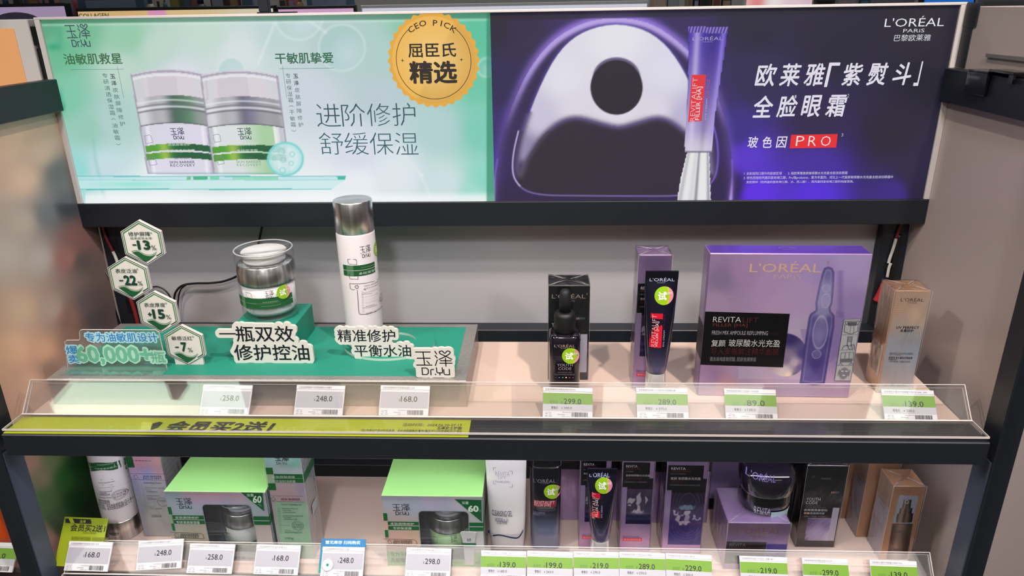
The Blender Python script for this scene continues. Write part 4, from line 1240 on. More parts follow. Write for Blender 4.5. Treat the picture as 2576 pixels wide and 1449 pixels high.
# ---- clear acrylic sign
b = onZ(290, 926, BT)
ac = thing('acrylic_sign', 'clear acrylic sign with pale outlined characters at the left end of the display base', 'sign', (float(b[0]), float(b[1]), BT + .0002))
F = Face((0, 0, 0), (1, 0, 0), (0, 0, 1), mworld(ac)); z = zoomed(0, 780, 4.2625)
out = [tuple(F.uv(*q)) for q in (z(722, 620), z(700, 410), z(690, 345), z(712, 328), z(845, 326), z(852, 315), z(848, 240), z(862, 218), z(885, 213), z(1665, 215), z(1700, 240), z(1740, 420), z(1785, 620))]
out = [(a, max(c, 0.0)) for a, c in out]; out[0] = (out[0][0], 0.0); out[-1] = (out[-1][0], 0.0)
link_mesh('acrylic_plate', MB().prism(out, 0, .002, clear('acrylic_plate', (.93, .965, .96), 1.2, .02, .05)), ac)
e = MB(); n = len(out)
e.tube([(p[0], .001, p[1]) for p in out], .0006, ACEDGE, 6, False)
link_mesh('bright_edge', e, ac)
link_mesh('foot_sheet', MB().box((out[0][0], -.020, 0), (out[-1][0] + .004, -.0002, .0012), clear('acrylic_plate', (.93, .965, .96))), ac)
jobs = [('专为油敏肌设计', z(930, 338), z(1680, 245), '#2a7fc0', '#a9d6df', 0), ('爆', z(722, 470), z(828, 382), '#2a7fc0', '#a9d6df', 0), ('卖', z(748, 565), z(838, 478), '#2a7fc0', '#a9d6df', 0),
        ('60,000+', z(845, 580), z(1612, 388), '#69b394', '#a6d8bf', .03), ('瓶', z(1632, 560), z(1758, 445), '#69b394', '#a6d8bf', 0)]
P = Print(F)
Q = []
for s_, a, c, c1, c2, wt in jobs:
    (u0, v0), (u1, v1) = F.uv(*a), F.uv(*c)
    v, f = glyphs(s_, 0, 1.0); lo, hi = v.min(0), v.max(0)
    Q.append(((v - lo) / (hi - lo) * (u1 - u0, v1 - v0) + (u0, v0), f))
for g, j in ((Q[:1], jobs[0]), (Q[1:3], jobs[1]), (Q[3:], jobs[3])):
    for L in halo(g, .0026 if j[5] else .0020, .0004)[:1]: P.qpoly([tuple(p) for p in L], j[4])
for j in jobs: P.text(j[0], j[1], j[2], j[3], weight=max(j[5], .008))
P.build('lettering', INK, ac)

# ================================================================== glass cream jar
GLASSY = clear('clear_jar_plastic', (.97, .975, .975), 0.7, .03, .012)
PUMPW = mat('bright_white_plastic', '#f6f3f5', .35)
def cream_jar(t, R, H, M, print_=True, white='#e2dfe2', green=False):
    """airless pump jar: clear wall, inner cup, silver collar, white pump, clear cap"""
    k = R / .038; kh = H / .0945
    link_mesh('outer_wall', MB().lathe([(0, .0008), (.030 * k, .0008), (.0365 * k, .004), (.0375 * k, .012), (.0378 * k, .052 * kh)], GLASSY), t, 'clear jar wall')
    link_mesh('inner_cup', MB().lathe([(0, .0085 * kh), (.0305 * k, .0085 * kh), (.0335 * k, .014 * kh), (.0345 * k, .050 * kh), (0, .050 * kh)], mat('inner_cup' + white[1:], white, .4)), t)
    link_mesh('collar', MB().lathe([(0, .0515 * kh), (.0372 * k, .0515 * kh), (.0378 * k, .054 * kh), (.0376 * k, .069 * kh), (.0366 * k, .0705 * kh), (.0366 * k, .0725 * kh), (.0358 * k, .0735 * kh), (.0358 * k, .0755 * kh), (.0345 * k, .0768 * kh), (0, .0768 * kh)], CHROME), t, 'brushed silver collar')
    link_mesh('pump_head', MB().lathe([(0, .0768 * kh), (.0262 * k, .0768 * kh), (.0268 * k, .080 * kh), (.0268 * k, .0855 * kh), (.0285 * k, .0875 * kh), (.0288 * k, .0905 * kh), (.0278 * k, .0915 * kh), (0, .0915 * kh)], PUMPW, sx=1.02), t)
    link_mesh('clear_cap', MB().lathe([(.0372 * k, .058 * kh), (.0378 * k, .075 * kh), (.0378 * k, .092 * kh), (.0368 * k, .0942 * kh), (.034 * k, .0945 * kh), (.0335 * k, .0925 * kh), (0, .0925 * kh)], GLASSY), t)
    link_mesh('cap_rim', MB().lathe([(.0360 * k, .0936 * kh), (.0372 * k, .0946 * kh), (.0381 * k, .0936 * kh), (.0372 * k, .0927 * kh)], mat('cap_rim_highlight', '#b5b4b8', .15)), t)


jr = thing('cream_jar', 'clear cream jar with silver collar standing on the teal block', 'jar', (-.2985, -.0985, BT + .0378))
cream_jar(jr, .038, .0945, None)
F = Cyl((0, 0), .0383, -math.pi / 2, mworld(jr)); z = zoomed(560, 560, 5.367); P = Print(F)
ua, va = F.uv(*z(290, 1040)); ub, vb = F.uv(*z(600, 1085))
P.lay += 1
for v0, v1 in ((vb - .0004, vb + .0066), (vb - .0082, vb - .0012)):
    P.qrect(-.0405, v0, .046, v1, '#1d5a2e', 40, lay=P.lay)
    P.qrect(-.0285, v0, -.0215, v1, '#57835e', 8, lay=P.lay + 1)
P.lay += 1
for (a, b_), (c, d) in ((z(312, 940), z(402, 1028)), (z(358, 1140), z(428, 1215))):
    P.line([(a, b_), (c - 4, b_ + 3), (c, d), (a + 4, d - 4)], .0005, '#4c5a55', True)
logo(P, z(562, 928), z(698, 1020), '#2a3138', .05)
P.text('皮肤屏障修护', z(540, 1083), z(745, 1048), '#c9d8c8'); P.text('专研清透保湿霜', z(515, 1135), z(785, 1095), '#c9d8c8')
P.text('Gel Cream', z(585, 1190), z(728, 1160), '#3b4440'); P.text('SKIN BARRIER', z(548, 1225), z(776, 1198), '#37423e', weight=.01); P.text('RECOVERY', z(550, 1255), z(778, 1228), '#37423e', weight=.01, track=1.25)
P.build('label_print', INK, jr)
sticker(F, *z(822, 932), .0095, jr, .0008)

# ================================================================== toner bottle
tn = thing('toner_bottle', 'tall white toner bottle with silver cap rising in front of the mint poster', 'bottle', (-.1685, -.117, BT + .0037))
TZ = BT + .0037
link_mesh('bottle_body', MB().lathe([(0, 0), (.0225, 0), (.0243, .002), (.0245, .006), (.0245, .1555), (.0238, .1572), (0, .1572)], mat('satin_white_bottle', '#dcd6da', .35, coat=.3)), tn)
link_mesh('cap', MB().lathe([(0, .1574), (.0234, .1574), (.0243, .158), (.0243, .1965), (.0236, .1976)], CHROME), tn, 'brushed silver cap')
link_mesh('cap_top', MB().lathe([(.0236, .1976), (.0230, .1979), (0, .1979)], mat('plain_silver', '#cfcdca', .28, metal=1.0)), tn, 'plain silver cap top')
F = Cyl((0, 0), .0245, -math.pi / 2, mworld(tn)); z = zoomed(820, 470, 4.028); P = Print(F)
GN = '#17542b'
logo(P, z(343, 605), z(455, 700), '#23262c', .045)
u0, v0 = F.uv(*z(178, 835))
P.lay += 1
for a, c in ((v0 - .0003 + .0004, v0 + .0066), (v0 - .0078, v0 - .0006)):
    P.qrect(u0, a, .030, c, GN, 30, lay=P.lay); P.qrect(u0 + .0058, a, u0 + .0150, c, '#4f7a58', 8, lay=P.lay + 1)
P.lay += 1
P.text('皮肤屏障修护', z(352, 818), z(505, 775), '#c4d4c4'); P.text('专研清透爽肤水', z(330, 866), z(528, 812), '#c4d4c4')
for a, c in ((z(222, 732), z(310, 786)), (z(235, 880), z(323, 936))):
    P.line([a, (c[0] - 2, a[1] + .5), (c[0], a[1] + 4), (c[0] + .5, c[1]), (a[0] + 5, c[1] - 1), (a[0] + 1.5, c[1] - 3)], .0005, '#3c4844', True)
P.line([z(243, 977), z(400, 975), z(545, 915)], .0005, '#3b4540', smooth=3); P.line([z(243, 977), z(250, 1030), z(275, 1040), z(400, 1040), z(552, 1000)], .0005, '#3b4540')
P.line([z(318, 1045), z(335, 1275), z(350, 1290), z(420, 1288), z(500, 1262), z(565, 1210)], .0006, '#3b4540')
P.line([z(300, 1000), z(320, 995), z(330, 1010), z(320, 1028), z(305, 1025), z(295, 1008)], .0006, '#2e3834', True)
P.text('SKIN BARRIER', z(383, 1000), z(525, 955), '#2e3834', weight=.012, shear=0); P.text('RECOVERY', z(385, 1025), z(528, 980), '#2e3834', weight=.012, track=1.2)
P.text('Refreshing Toner', z(385, 1066), z(520, 1030), '#3b4540'); P.line([z(362, 1084), z(455, 1078), z(552, 1040)], .0003, '#5b6560')
P.text('Desert Cistus Sativum Extract', z(390, 1112), z(520, 1075), '#4b5550'); P.text('专利积雪草提取物', z(395, 1145), z(510, 1108), '#2b3530'); P.text('Artemisia Annua Extract', z(397, 1175), z(512, 1135), '#4b5550'); P.text('青蒿提取物', z(400, 1213), z(488, 1182), '#2b3530')
P.line([z(372, 1224), z(440, 1218), z(512, 1192)], .0003, '#5b6560'); P.text('专为油性、混合性敏感肌肤设计', z(403, 1270), z(560, 1212), '#2b3530')
for i in range(14):
    y = 1052 + i * 16; P.line([z(358 + i * .8, y + 2), z(376 + i * .8, y)], .0003, '#56605b')
P.circle(z(545, 1120), .0052, '#3b4540', w=.0005); P.circle(z(545, 1120), .0042, '#3b4540', w=.0003)
P.text('敏肌', z(530, 1125), z(560, 1100), '#3b4540'); P.text('推荐', z(530, 1150), z(560, 1126), '#3b4540')
P.build('label_print', INK, tn)
sticker(F, *z(507, 620), .0098, tn, .0006)


# ================================================================== purple, black and gold goods
LILAC = '#a98dba'
LILM = mat('lilac_foil_board', '#9c80ad', .3, metal=.4, coat=.3)
BLKM = mat('black_board', '#14151a', .28, coat=.4)
GOLDM = mat('rose_gold_board', '#c99a78', .3, metal=.55, coat=.3)


def eye_carton(label, x, y, z0, h, film, zf, full=True, w=.039, d=.0355, group=None, rz=0):
    """slim lilac carton with a black name panel and a dark splash picture"""
    t = thing('eye_cream_carton', label, 'carton', (x, y, z0), rz, group)
    Fs = carton(t, w, d, h, LILM, film)
    P = Print(Fs['front'])
    def bg(X, Y, U, V):
        v = V / h; C = idw(U / w, v * 3, [(0, 0, 186, 150, 196), (.5, .2, 196, 160, 200), (1, .1, 186, 152, 196), (0, 1.4, 160, 138, 182), (0, 2.4, 140, 116, 158), (1, 2.2, 150, 122, 160), (.5, 2.9, 120, 100, 142), (1, 1, 150, 130, 180)], 3)
        m = (U > .17 * w) & (V > .28 * h * .9) & (V < .60 * h)
        q = (V - .255 * h) / (.34 * h); a = (U / w - .58)
        S = np.stack([30 + 46 * q, 30 + 26 * q, 70 + 14 * q], -1)
        S = over(S, np.exp(-((q - .28) / .03) ** 2) * np.exp(-(a / .3) ** 2) * .7, (170, 175, 215)); S = over(S, np.exp(-((q - .14) / .03) ** 2) * .5, (50, 90, 150))
        wob = .012 * np.sin(U / w * 40) + .02 * np.sin(V / h * 90)
        for cx, cy, rx, ry in ((-.02, .66, .09, .16), (-.27, .62, .13, .07), (-.02, .42, .05, .12), (-.02, .34, .22, .05), (.22, .66, .05, .11), (-.3, .5, .06, .04)):
            S = over(S, np.clip((1 - np.hypot((a - cx + wob) / rx, (q - cy + wob) / ry)) * 4, 0, 1) * .85, (200, 192, 202))
        S = over(S, (np.abs(np.hypot(a, (q - .7) * .8) - .28) < .015) * (q > .75) * .4, (130, 90, 110)); S = over(S, (np.abs(np.hypot(a, (q - .7) * .8) - .36) < .012) * (q > .78) * .4, (120, 80, 110))
        return np.where(m[..., None], S, C)
    P.art(.0004, .0004, w - .0004, h - .0004, .0006, bg)
    P.qrect(.0004, .585 * h, w * .86, .80 * h, '#121218'); P.qrect(w * .17, .57 * h, w - .0004, .665 * h, '#15141c')
    X = lambda a, b, c, d_: (w * a, h * b, w * c, h * d_)
    P.qtext('REVITA', *X(.10, .757, .46, .778), '#d8d4dc'); P.qtext('LIFT', *X(.47, .757, .68, .778), '#3a2430'); P.qtext('FILLER [HA]', *X(.10, .735, .55, .752), '#6a3634', weight=.01)
    P.qtext('EYE CREAM', *X(.10, .717, .34, .727), '#8a868e'); P.qtext('复颜玻尿酸水光充盈', *X(.10, .680, .88, .699), '#b8b2ba', weight=.01); P.qtext('全脸淡纹眼霜', *X(.10, .655, .62, .672), '#58302e'); P.qtext('(含玻色因PRO1.5 玻尿酸原粉)', *X(.09, .625, .80, .638), '#77737c')
    P.qtext('PRO-XYLANE', *X(.10, .132, .64, .145), '#6a4f80', weight=.015); P.qtext('PRO', *X(.68, .132, .90, .145), '#a58cb4'); P.qrect(*X(.10, .098, .74, .124), '#e0475e'); P.qtext('玻色因羟丙基', *X(.13, .102, .71, .120), '#f0a8b0')
    P.build('front_print', FOILINK, t)
    P = Print(Fs['left'])
    P.qrect(.0004, .50 * h, d - .0004, .70 * h, '#23222c'); P.qrect(.006, .2 * h, .022, .42 * h, '#b7a4c4')
    for i in range(24): P.qrect(.008 + i * .0005, .22 * h, .008 + i * .0005 + .00025 * (1 + i % 2), .40 * h, '#4b4456', 1, lay=P.lay if i else None)
    for i in range(9): P.qtext('成分 水 甘油 透明质酸钠 羟苯甲酯', .005, (.52 + i * .018) * h, .030, (.53 + i * .018) * h, '#8b8790')
    P.build('side_print', INK, t)
    return t, Fs


# ---- upper shelf, left to right
t = thing('serum_carton', 'black film wrapped carton with silver lower corner behind the dropper bottle on the upper shelf', 'carton', (.1033, -.145, 0.0002))
YM = dict(w=.0518, d=.0405, h=.1325)


def youth_carton(t, zf, x_, upper):
    w, d, h = YM['w'], YM['d'], YM['h']
    Fs = carton(t, w, d, h, BLKM, True); P = Print(Fs['front'])
    P.qrect(w * .2 if not upper else w * .18, .085 * h, w * .80 if not upper else w * .965, .37 * h, '#8c86a4' if not upper else '#8f8c9c', col2='#6f6a90')
    P.qrect(w * .80, .085 * h, w * .965, .50 * h, '#a6a3b4')
    def splash(X, Y, U, V):
        a, b = U / w, V / h
        C = idw(a, b * 2, [(.2, .2, 150, 140, 170), (.5, .4, 160, 145, 185), (.7, .6, 110, 96, 150), (.9, .3, 190, 180, 200), (.9, .9, 175, 170, 192), (.3, .7, 80, 70, 110)], 3)
        n_ = np.sin(a * 90 + b * 60) * np.sin(b * 140 - a * 50) + np.sin(a * 37 - b * 80)
        e = (a - .2) * 6 - n_ * .35 + (b - .1) * 5
        C = over(C, np.clip(.5 - e, 0, 1), (30, 28, 40)); C = over(C, np.clip(n_ - .9, 0, 1) * .35, (225, 215, 235))
        return C
    P.art(w * .2, .085 * h, w * .80, .365 * h, .0006, splash)
    X = lambda a, b, c, e: (w * a, h * b, w * c, h * e)
    if upper:
        P.qtext("L'ORÉAL", *X(.08, .875, .90, .925), '#8d8179', weight=-.004); P.qtext('PARIS', *X(.36, .84, .64, .862), '#6d665f'); P.qtext('®', *X(.92, .91, .95, .93), '#8d8179')
        for i, c in enumerate(('#c8a2a0', '#a8a0b8', '#6b6a80', '#5e7a86', '#4b6a7c')): P.qtext('全新配方呀'[i], *X(.68 + i * .044, .655, .718 + i * .044, .68), c)
    else:
        P.qtext('PARIS', *X(.38, .84, .62, .86), '#6d665f')
        for i, c in enumerate(('#c8a2a0', '#c08a80', '#6b6a80', '#5e7a86')): P.qtext('全新配方'[i], *X(.68 + i * .05, .675, .725 + i * .05, .70), c)
    P.qtext('YOUTH', *X(.08, .585, .44, .622), '#b9b5ba'); P.qtext('CODE', *X(.08, .543, .38, .578), '#b9b5ba')
    P.qtext('ADVANCED SKIN', *X(.08, .515, .46, .530), '#5d6166'); P.qtext('CULTIVATING ESSENCE', *X(.08, .495, .60, .509), '#5d6166')
    P.qtext('欧莱雅青春密码', *X(.07, .458, .66, .485), '#b9b6bc'); P.qtext('密集', *X(.07, .420, .22, .446), '#cf9a80', weight=.02); P.qtext('肌底精华液', *X(.23, .420, .60, .446), '#a8b0c0'); P.qtext('多重赋能，光滑细嫩，透亮，紧弹', *X(.07, .388, .62, .402), '#77767c')
    P.build('front_print', INK, t)
    P = Print(Fs['left']); P.qrect(.010, .005 * h, .012, .99 * h, '#2c2d36')
    P.build('side_print', INK, t)
    return Fs
youth_carton(t, None, None, True)

bt = thing('dropper_bottle', 'black square dropper bottle with round tester sticker on the upper shelf', 'bottle', (.0975, -.1685, 0.0002))
DK = mat('dark_plum_glass', '#130d18', .12, coat=.8)
secs = [(0, .0185, .0175, 5), (.002, .0197, .0186, 5), (.074, .0197, .0186, 5), (.0795, .0190, .0179, 4.5), (.0815, .0172, .0162, 4), (.082, .012, .012, 2.5)]
link_mesh('bottle_body', MB().loft(secs, DK), bt)
link_mesh('screw_collar', MB().lathe([(0, .0822), (.0125, .0822), (.0134, .084), (.0134, .103), (.0120, .1075), (.0085, .1085), (0, .1085)], mat('matte_black_plastic', '#0e0f12', .5)), bt)
link_mesh('rubber_bulb', MB().lathe([(0, .1086), (.0072, .1086), (.0070, .128), (.0066, .133), (.0045, .1368), (0, .1378)], mat('black_rubber', '#15161a', .6)), bt)
F = Tube(secs, (0, 0), mworld(bt)); z = zoomed(1350, 660, 4.388); P = Print(F)
P.text("L'ORÉAL", z(196, 937), z(425, 900), '#a08a7c', weight=-.003); P.text('PARIS', z(268, 956), z(355, 942), '#7c6d66')
P.text('YOUTH', z(225, 1147), z(400, 1117), '#8f8a8e'); P.text('CODE', z(238, 1187), z(384, 1157), '#8f8a8e'); P.text('ADVANCED SKIN', z(232, 1219), z(390, 1206), '#6f6a70'); P.text('CULTIVATING ESSENCE', z(197, 1242), z(418, 1227), '#6f6a70')
for i, c in enumerate(('#3a3a44', '#3f6a86', '#4a8a78', '#d8d0a8', '#8a4a5a', '#6a3a44')):
    x = 213 + i * 37.5; P.rect(z(x - 7, 1262), z(x + 7, 1275), c, n=1)
P.line([z(150, 955), z(300, 966), z(488, 958)], .0003, '#3a3440'); P.line([z(150, 1050), z(300, 1074), z(485, 1064)], .0003, '#3a3440')
P.build('label_print', INK, bt); sticker(F, *z(376, 1032), .0108, bt)

eye_carton('tall lilac film wrapped carton behind the eye cream tube on the upper shelf', .2050, -.1665, .0002, .180, True, None)


def eye_tube(label, x, y, z0, H, zt, stick, group=None):
    t = thing('eye_cream_tube', label, 'tube', (x, y, z0), 0, group)
    hc = .0375 if H > .16 else .0345; k = (H - hc) / (.169 - .0375)
    cap = MB().loft([(0, .0143, .0128, 2.6), (.001, .0146, .0131, 2.6), (hc * .5, .0126, .0118, 2.4), (hc - .0012, .0119, .0114, 2), (hc, .0112, .0108, 2)], mat('mirror_silver_cap', '#dedcd8', .16, metal=.55), seg=48)
    link_mesh('cap', cap, t, 'mirror silver cap')
    secs = [(hc + .0002, .0096, .0096, 2), (hc + .002, .0118, .0115, 2), (hc + .012 * k, .0131, .0124, 2), (hc + .030 * k, .0150, .0117, 2), (hc + .072 * k, .0178, .0092, 2), (hc + .105 * k, .0190, .0050, 2), (hc + .1215 * k, .0192, .0016, 2.3)]
    def colr(v):
        q = (v[:, 2] - hc) / (H - hc); r = np.clip(1 - q / .32, 0, 1)[:, None]
        return np.array([16, 14, 34]) * (1 - r) + np.array([92, 88, 118]) * r
    S2 = []
    for a, b_ in zip(secs[:-1], secs[1:]):
        for q in range(5): S2.append(tuple(a[i] + (b_[i] - a[i]) * q / 5 for i in range(4)))
    S2.append(secs[-1])
    color_mesh('tube_body', MB().loft(S2, INK, seg=48), colr, vcol('glossy_violet_tube', .16, coat=.7), t)
    zc = hc + .1215 * k
    m = MB().box((-.0192, -.0013, zc), (.0192, .0013, H), mat('tube_crimp', '#0c0c1a', .3))
    for i in range(36):
        x_ = -.0186 + i * .00105; m.box((x_, -.0017, zc + .001), (x_ + .0005, -.0013, H - .001), mat('tube_crimp', '#0c0c1a'))
    link_mesh('crimp', m, t, 'ribbed black crimp')
    F = Tube(secs, (0, 0), mworld(t)); P = Print(F, .0002)
    z = zt
    P.text("L'ORÉAL", *z['lor'], '#b9c0d8', weight=-.003); P.text('PARIS', *z['par'], '#6b7090')
    P.rect(*z['red'], '#c8102c', n=6)
    P.text('REVITALIFT', *z['rev'], '#e8a8ae', rot=90, weight=-.006); P.text('FILLER [HA]', *z['fil'], '#f0d8dc', rot=90); P.text('EYE CREAM', *z['eye'], '#a9a8c0', rot=90); P.text('FOR FACE', *z['for'], '#4c1c3c', rot=90)
    P.build('label_print', INK, t)
    sticker(F, *stick, .0112, t, .0008)
    return t


z = zoomed(1560, 600, 3.622)
eye_tube('dark violet eye cream tube upside down on silver cap, upper shelf', .2098, -.1905, .0002, .169,
         dict(lor=(z(268, 388), z(497, 352)), par=(z(338, 408), z(412, 395)), red=(z(280, 678), z(375, 995)), rev=(z(280, 983), z(334, 695)), fil=(z(322, 980), z(357, 757)), eye=(z(386, 983), z(408, 836)), **{'for': (z(390, 826), z(410, 690))}), z(400, 520))

# ---- the large mask carton
mk = thing('mask_carton', 'large flat lilac carton with an ampoule picture and black name panel on the upper shelf', 'carton', (.3574, -.1862, .0002), math.radians(-1.2))
Fs = carton(mk, .185, .0335, .1882, LILM, False, .0008, seams=False)
link_mesh('lid_flap', MB().box((-.091, .001, .1881), (.091, .031, .1886), mat('violet_foil_board', '#6f50c0', .25, metal=.5, coat=.4), .0002), mk, 'shiny violet lid')
F = Fs['front']; z = zoomed(1640, 600, 3.45)


def maskart(X, Y, U, V):
    x, y = (X - 1640) * 3.45, (Y - 600) * 3.45
    C = idw(x, y, [(500, 180, 160, 134, 178), (600, 350, 142, 124, 160), (800, 300, 172, 140, 184), (1000, 420, 182, 150, 196), (1300, 170, 176, 148, 206), (1700, 200, 180, 160, 210), (1850, 300, 182, 164, 214), (1800, 600, 160, 140, 196), (560, 560, 176, 150, 184), (1100, 580, 188, 158, 198), (1300, 500, 184, 158, 202),
                   (500, 1180, 158, 130, 172), (660, 1290, 196, 150, 166), (900, 1320, 182, 160, 190), (1200, 1340, 180, 164, 200), (1600, 1320, 176, 150, 186), (1250, 760, 186, 168, 204), (1230, 900, 176, 158, 200), (760, 1160, 178, 158, 190), (1650, 1000, 150, 130, 180), (1500, 300, 170, 150, 205)], 3)
    C = over(C, ((x > 750) & (y > 1110) & (y < 1220) & (x < 1345)) * .55, (196, 184, 212)); C = over(C, ((x > 1190) & (x < 1345) & (y > 785) & (y < 1225)) * .35, (205, 190, 215))
    C = over(C, inpoly(x, y, [(1285, 785), (1345, 785), (1345, 980), (1300, 850)]) * .6, (150, 132, 180))
    d = np.hypot(x - 1160, y - 1010) / 190.0
    s = np.clip((1 - d) * 30, 0, 1) * (y < 1225)
    S = idw(x, y, [(1200, 860, 60, 52, 110), (1310, 1000, 84, 76, 140), (1280, 1120, 120, 108, 160), (1150, 1150, 220, 208, 214), (1180, 1180, 240, 226, 214), (1240, 1080, 196, 180, 196), (1160, 1050, 140, 124, 160), (1250, 1200, 90, 76, 120)], 3)
    C = np.where(s[..., None] > .01, C * (1 - s[..., None]) + S * s[..., None], C)
    C = over(C, np.clip(1 - np.abs(x - 1635) / 42, 0, 1) * (y > 275) * (y < 690) * .55, (120, 100, 172)); C = over(C, inpoly(x, y, [(1600, 620), (1670, 640), (1640, 1000), (1540, 1080)]) * .4, (120, 102, 170))
    amp = [(1480, 300), (1497, 258), (1530, 245), (1565, 258), (1580, 295), (1575, 420), (1562, 560), (1545, 600), (1550, 630), (1583, 668), (1580, 760), (1497, 1262), (1400, 1272), (1284, 1256), (1330, 900), (1362, 690), (1376, 655), (1425, 622), (1422, 560), (1440, 470), (1468, 345)]
    s = sdf(x, y, amp); ins = np.clip(.5 - s / 3, 0, 1)
    A = idw(x, y, [(1530, 280, 120, 112, 170), (1510, 450, 152, 148, 196), (1490, 560, 158, 152, 198), (1480, 640, 150, 144, 190), (1400, 720, 100, 92, 158), (1550, 720, 96, 88, 150), (1450, 850, 122, 116, 178), (1360, 900, 90, 80, 150), (1530, 900, 78, 68, 138), (1430, 1100, 70, 60, 130), (1330, 1150, 104, 94, 160), (1490, 1150, 84, 74, 140), (1400, 1240, 90, 82, 150)], 3)
    A = over(A, np.exp(-((-s - 10) / 6) ** 2) * .35, (70, 58, 116)); A = over(A, np.exp(-((-s - 24) / 5) ** 2) * .4, (176, 172, 214))
    for cx, cy, rx, ry in ((1460, 815, 62, 140), (1428, 1005, 38, 36), (1512, 432, 32, 33), (1508, 540, 40, 62)):
        e = np.hypot((x - cx - (cy - y) * .1) / rx, (y - cy) / ry); A = over(A, np.exp(-((e - 1) / .07) ** 2) * .65, (200, 196, 222)); A = over(A, (e < 1) * .2, (190, 186, 216))
    C = C * (1 - ins[..., None]) + A * ins[..., None]
    C = over(C, np.exp(-(s / 3.2) ** 2) * .7, (52, 44, 100))
    return C


P = Print(F); P.art(.0006, .0006, .1844, .1876, .0008, maskart)
P.poly([z(462, 633), z(1197, 653), z(1137, 1118), z(420, 1095)], '#0f0f13')
P.text("L'ORÉAL", z(845, 292), z(1478, 200), '#e0b89c', weight=0); P.text('PARiS', z(1056, 348), z(1292, 310), '#ccb0bc', weight=0); P.text('®', z(1510, 228), z(1545, 192), '#b59aa0')
P.text('REVITA', z(528, 724), z(776, 680), '#e0dee2', weight=-.008); P.text('LIFT', z(785, 728), z(925, 686), '#5c2c30', weight=-.008); P.text('FILLER [HA]', z(528, 768), z(830, 738), '#7a3a38')
P.text('FRESH MIX AMPOULE REPLUMPING', z(518, 832), z(1008, 803), '#b4b2b6'); P.text('MASK', z(1018, 834), z(1098, 815), '#3a2426')
for s_, x0, x1 in (('复颜', 512, 640), ('玻尿酸水光充盈', 662, 1115)): P.text(s_, z(x0, 935), z(x1, 877), '#d4d2d6', weight=.004)
P.text('导入安瓶鲜注精华面膜', z(508, 1004), z(1103, 950), '#55262a'); P.text('蕴含高纯度玻尿酸, 肌肤饱满弹润', z(500, 1062), z(902, 1028), '#8c8a8e')
cells = [z(1665, 698), z(1808, 694), z(1722, 1231), z(1582, 1230)]
P.poly(cells, '#b5b9bc')
P.line(cells, .0006, '#6c7076', True)
for k in (.25, .5, .75):
    a = [cells[0][i] + (cells[3][i] - cells[0][i]) * k for i in (0, 1)]; c = [cells[1][i] + (cells[2][i] - cells[1][i]) * k for i in (0, 1)]
    P.line([a, c], .0007, '#8b8f94')
IC = '#4c5058'
P.line([z(1672, 715), z(1798, 712), z(1785, 740), z(1680, 742)], .0005, IC, True); P.line([z(1672, 742), z(1665, 805), z(1722, 825), z(1782, 800), z(1788, 742)], .0005, IC); P.poly([z(1692, 722), z(1778, 720), z(1770, 750), z(1700, 752)], '#5c6068')
P.line([z(1720, 756), z(1716, 818)], .0003, IC); P.line([z(1750, 754), z(1748, 812)], .0003, IC)
P.poly([z(1697, 848), z(1736, 846), z(1730, 888), z(1694, 890)], '#8b9096'); P.line([z(1697, 848), z(1736, 846), z(1722, 925), z(1690, 928)], .0005, IC, True)
P.line([z(1645, 958), z(1662, 925), z(1695, 920), z(1705, 955), z(1740, 952), z(1725, 918), z(1750, 915), z(1755, 955)], .0006, IC)
P.line([z(1640, 985), z(1748, 980), z(1740, 1052), z(1630, 1056)], .0004, IC, True); P.line([z(1675, 984), z(1668, 1054)], .0004, IC); P.line([z(1712, 982), z(1704, 1054)], .0004, IC); P.poly([z(1632, 1038), z(1735, 1035), z(1730, 1062), z(1628, 1064)], '#6c7078')
P.line([z(1618, 1090), z(1632, 1070), z(1650, 1092)], .0006, IC); P.line([z(1705, 1088), z(1725, 1070), z(1738, 1085)], .0006, IC)
u, v = F.uv(*z(1662, 1158)); P.qpoly([(u + .0052 * math.cos(a), v + .0075 * math.sin(a) * (1.1 if math.sin(a) < 0 else .9)) for a in np.linspace(0, 2 * math.pi, 28)[:-1]], '#7c7f88')
for dx in (-.0024, .0024): P.qpoly([(u + dx + .0016 * math.cos(a), v + .0022 + .0009 * math.sin(a)) for a in np.linspace(0, 2 * math.pi, 12)[:-1]], '#d0d2d6')
P.qpoly([(u + .0018 * math.cos(a), v - .0036 + .0009 * math.sin(a)) for a in np.linspace(0, 2 * math.pi, 12)[:-1]], '#d0d2d6'); P.qline([(u - .0062, v + .004), (u - .0068, v - .004)], .0006, IC); P.qline([(u + .0062, v + .004), (u + .0060, v - .004)], .0006, IC)
P.build('front_print', FOILINK, mk)
P = Print(Fs['left']); P.qrect(.001, .050, .0325, .096, '#1b1a22'); P.qrect(.0255, .001, .0332, .1875, '#8f78a4'); P.qrect(.0255, .050, .0332, .096, '#17161c')
P.build('side_print', INK, mk)
P = Print(Fs['top'], .0006); P.F.O[2] += .0004
P.qline([(.0925 + .009 * math.cos(a), .018 + .0045 * math.sin(a)) for a in np.linspace(0, 6, 20)], .0008, '#a08ad8')
P.build('lid_emblem', FOILINK, mk)


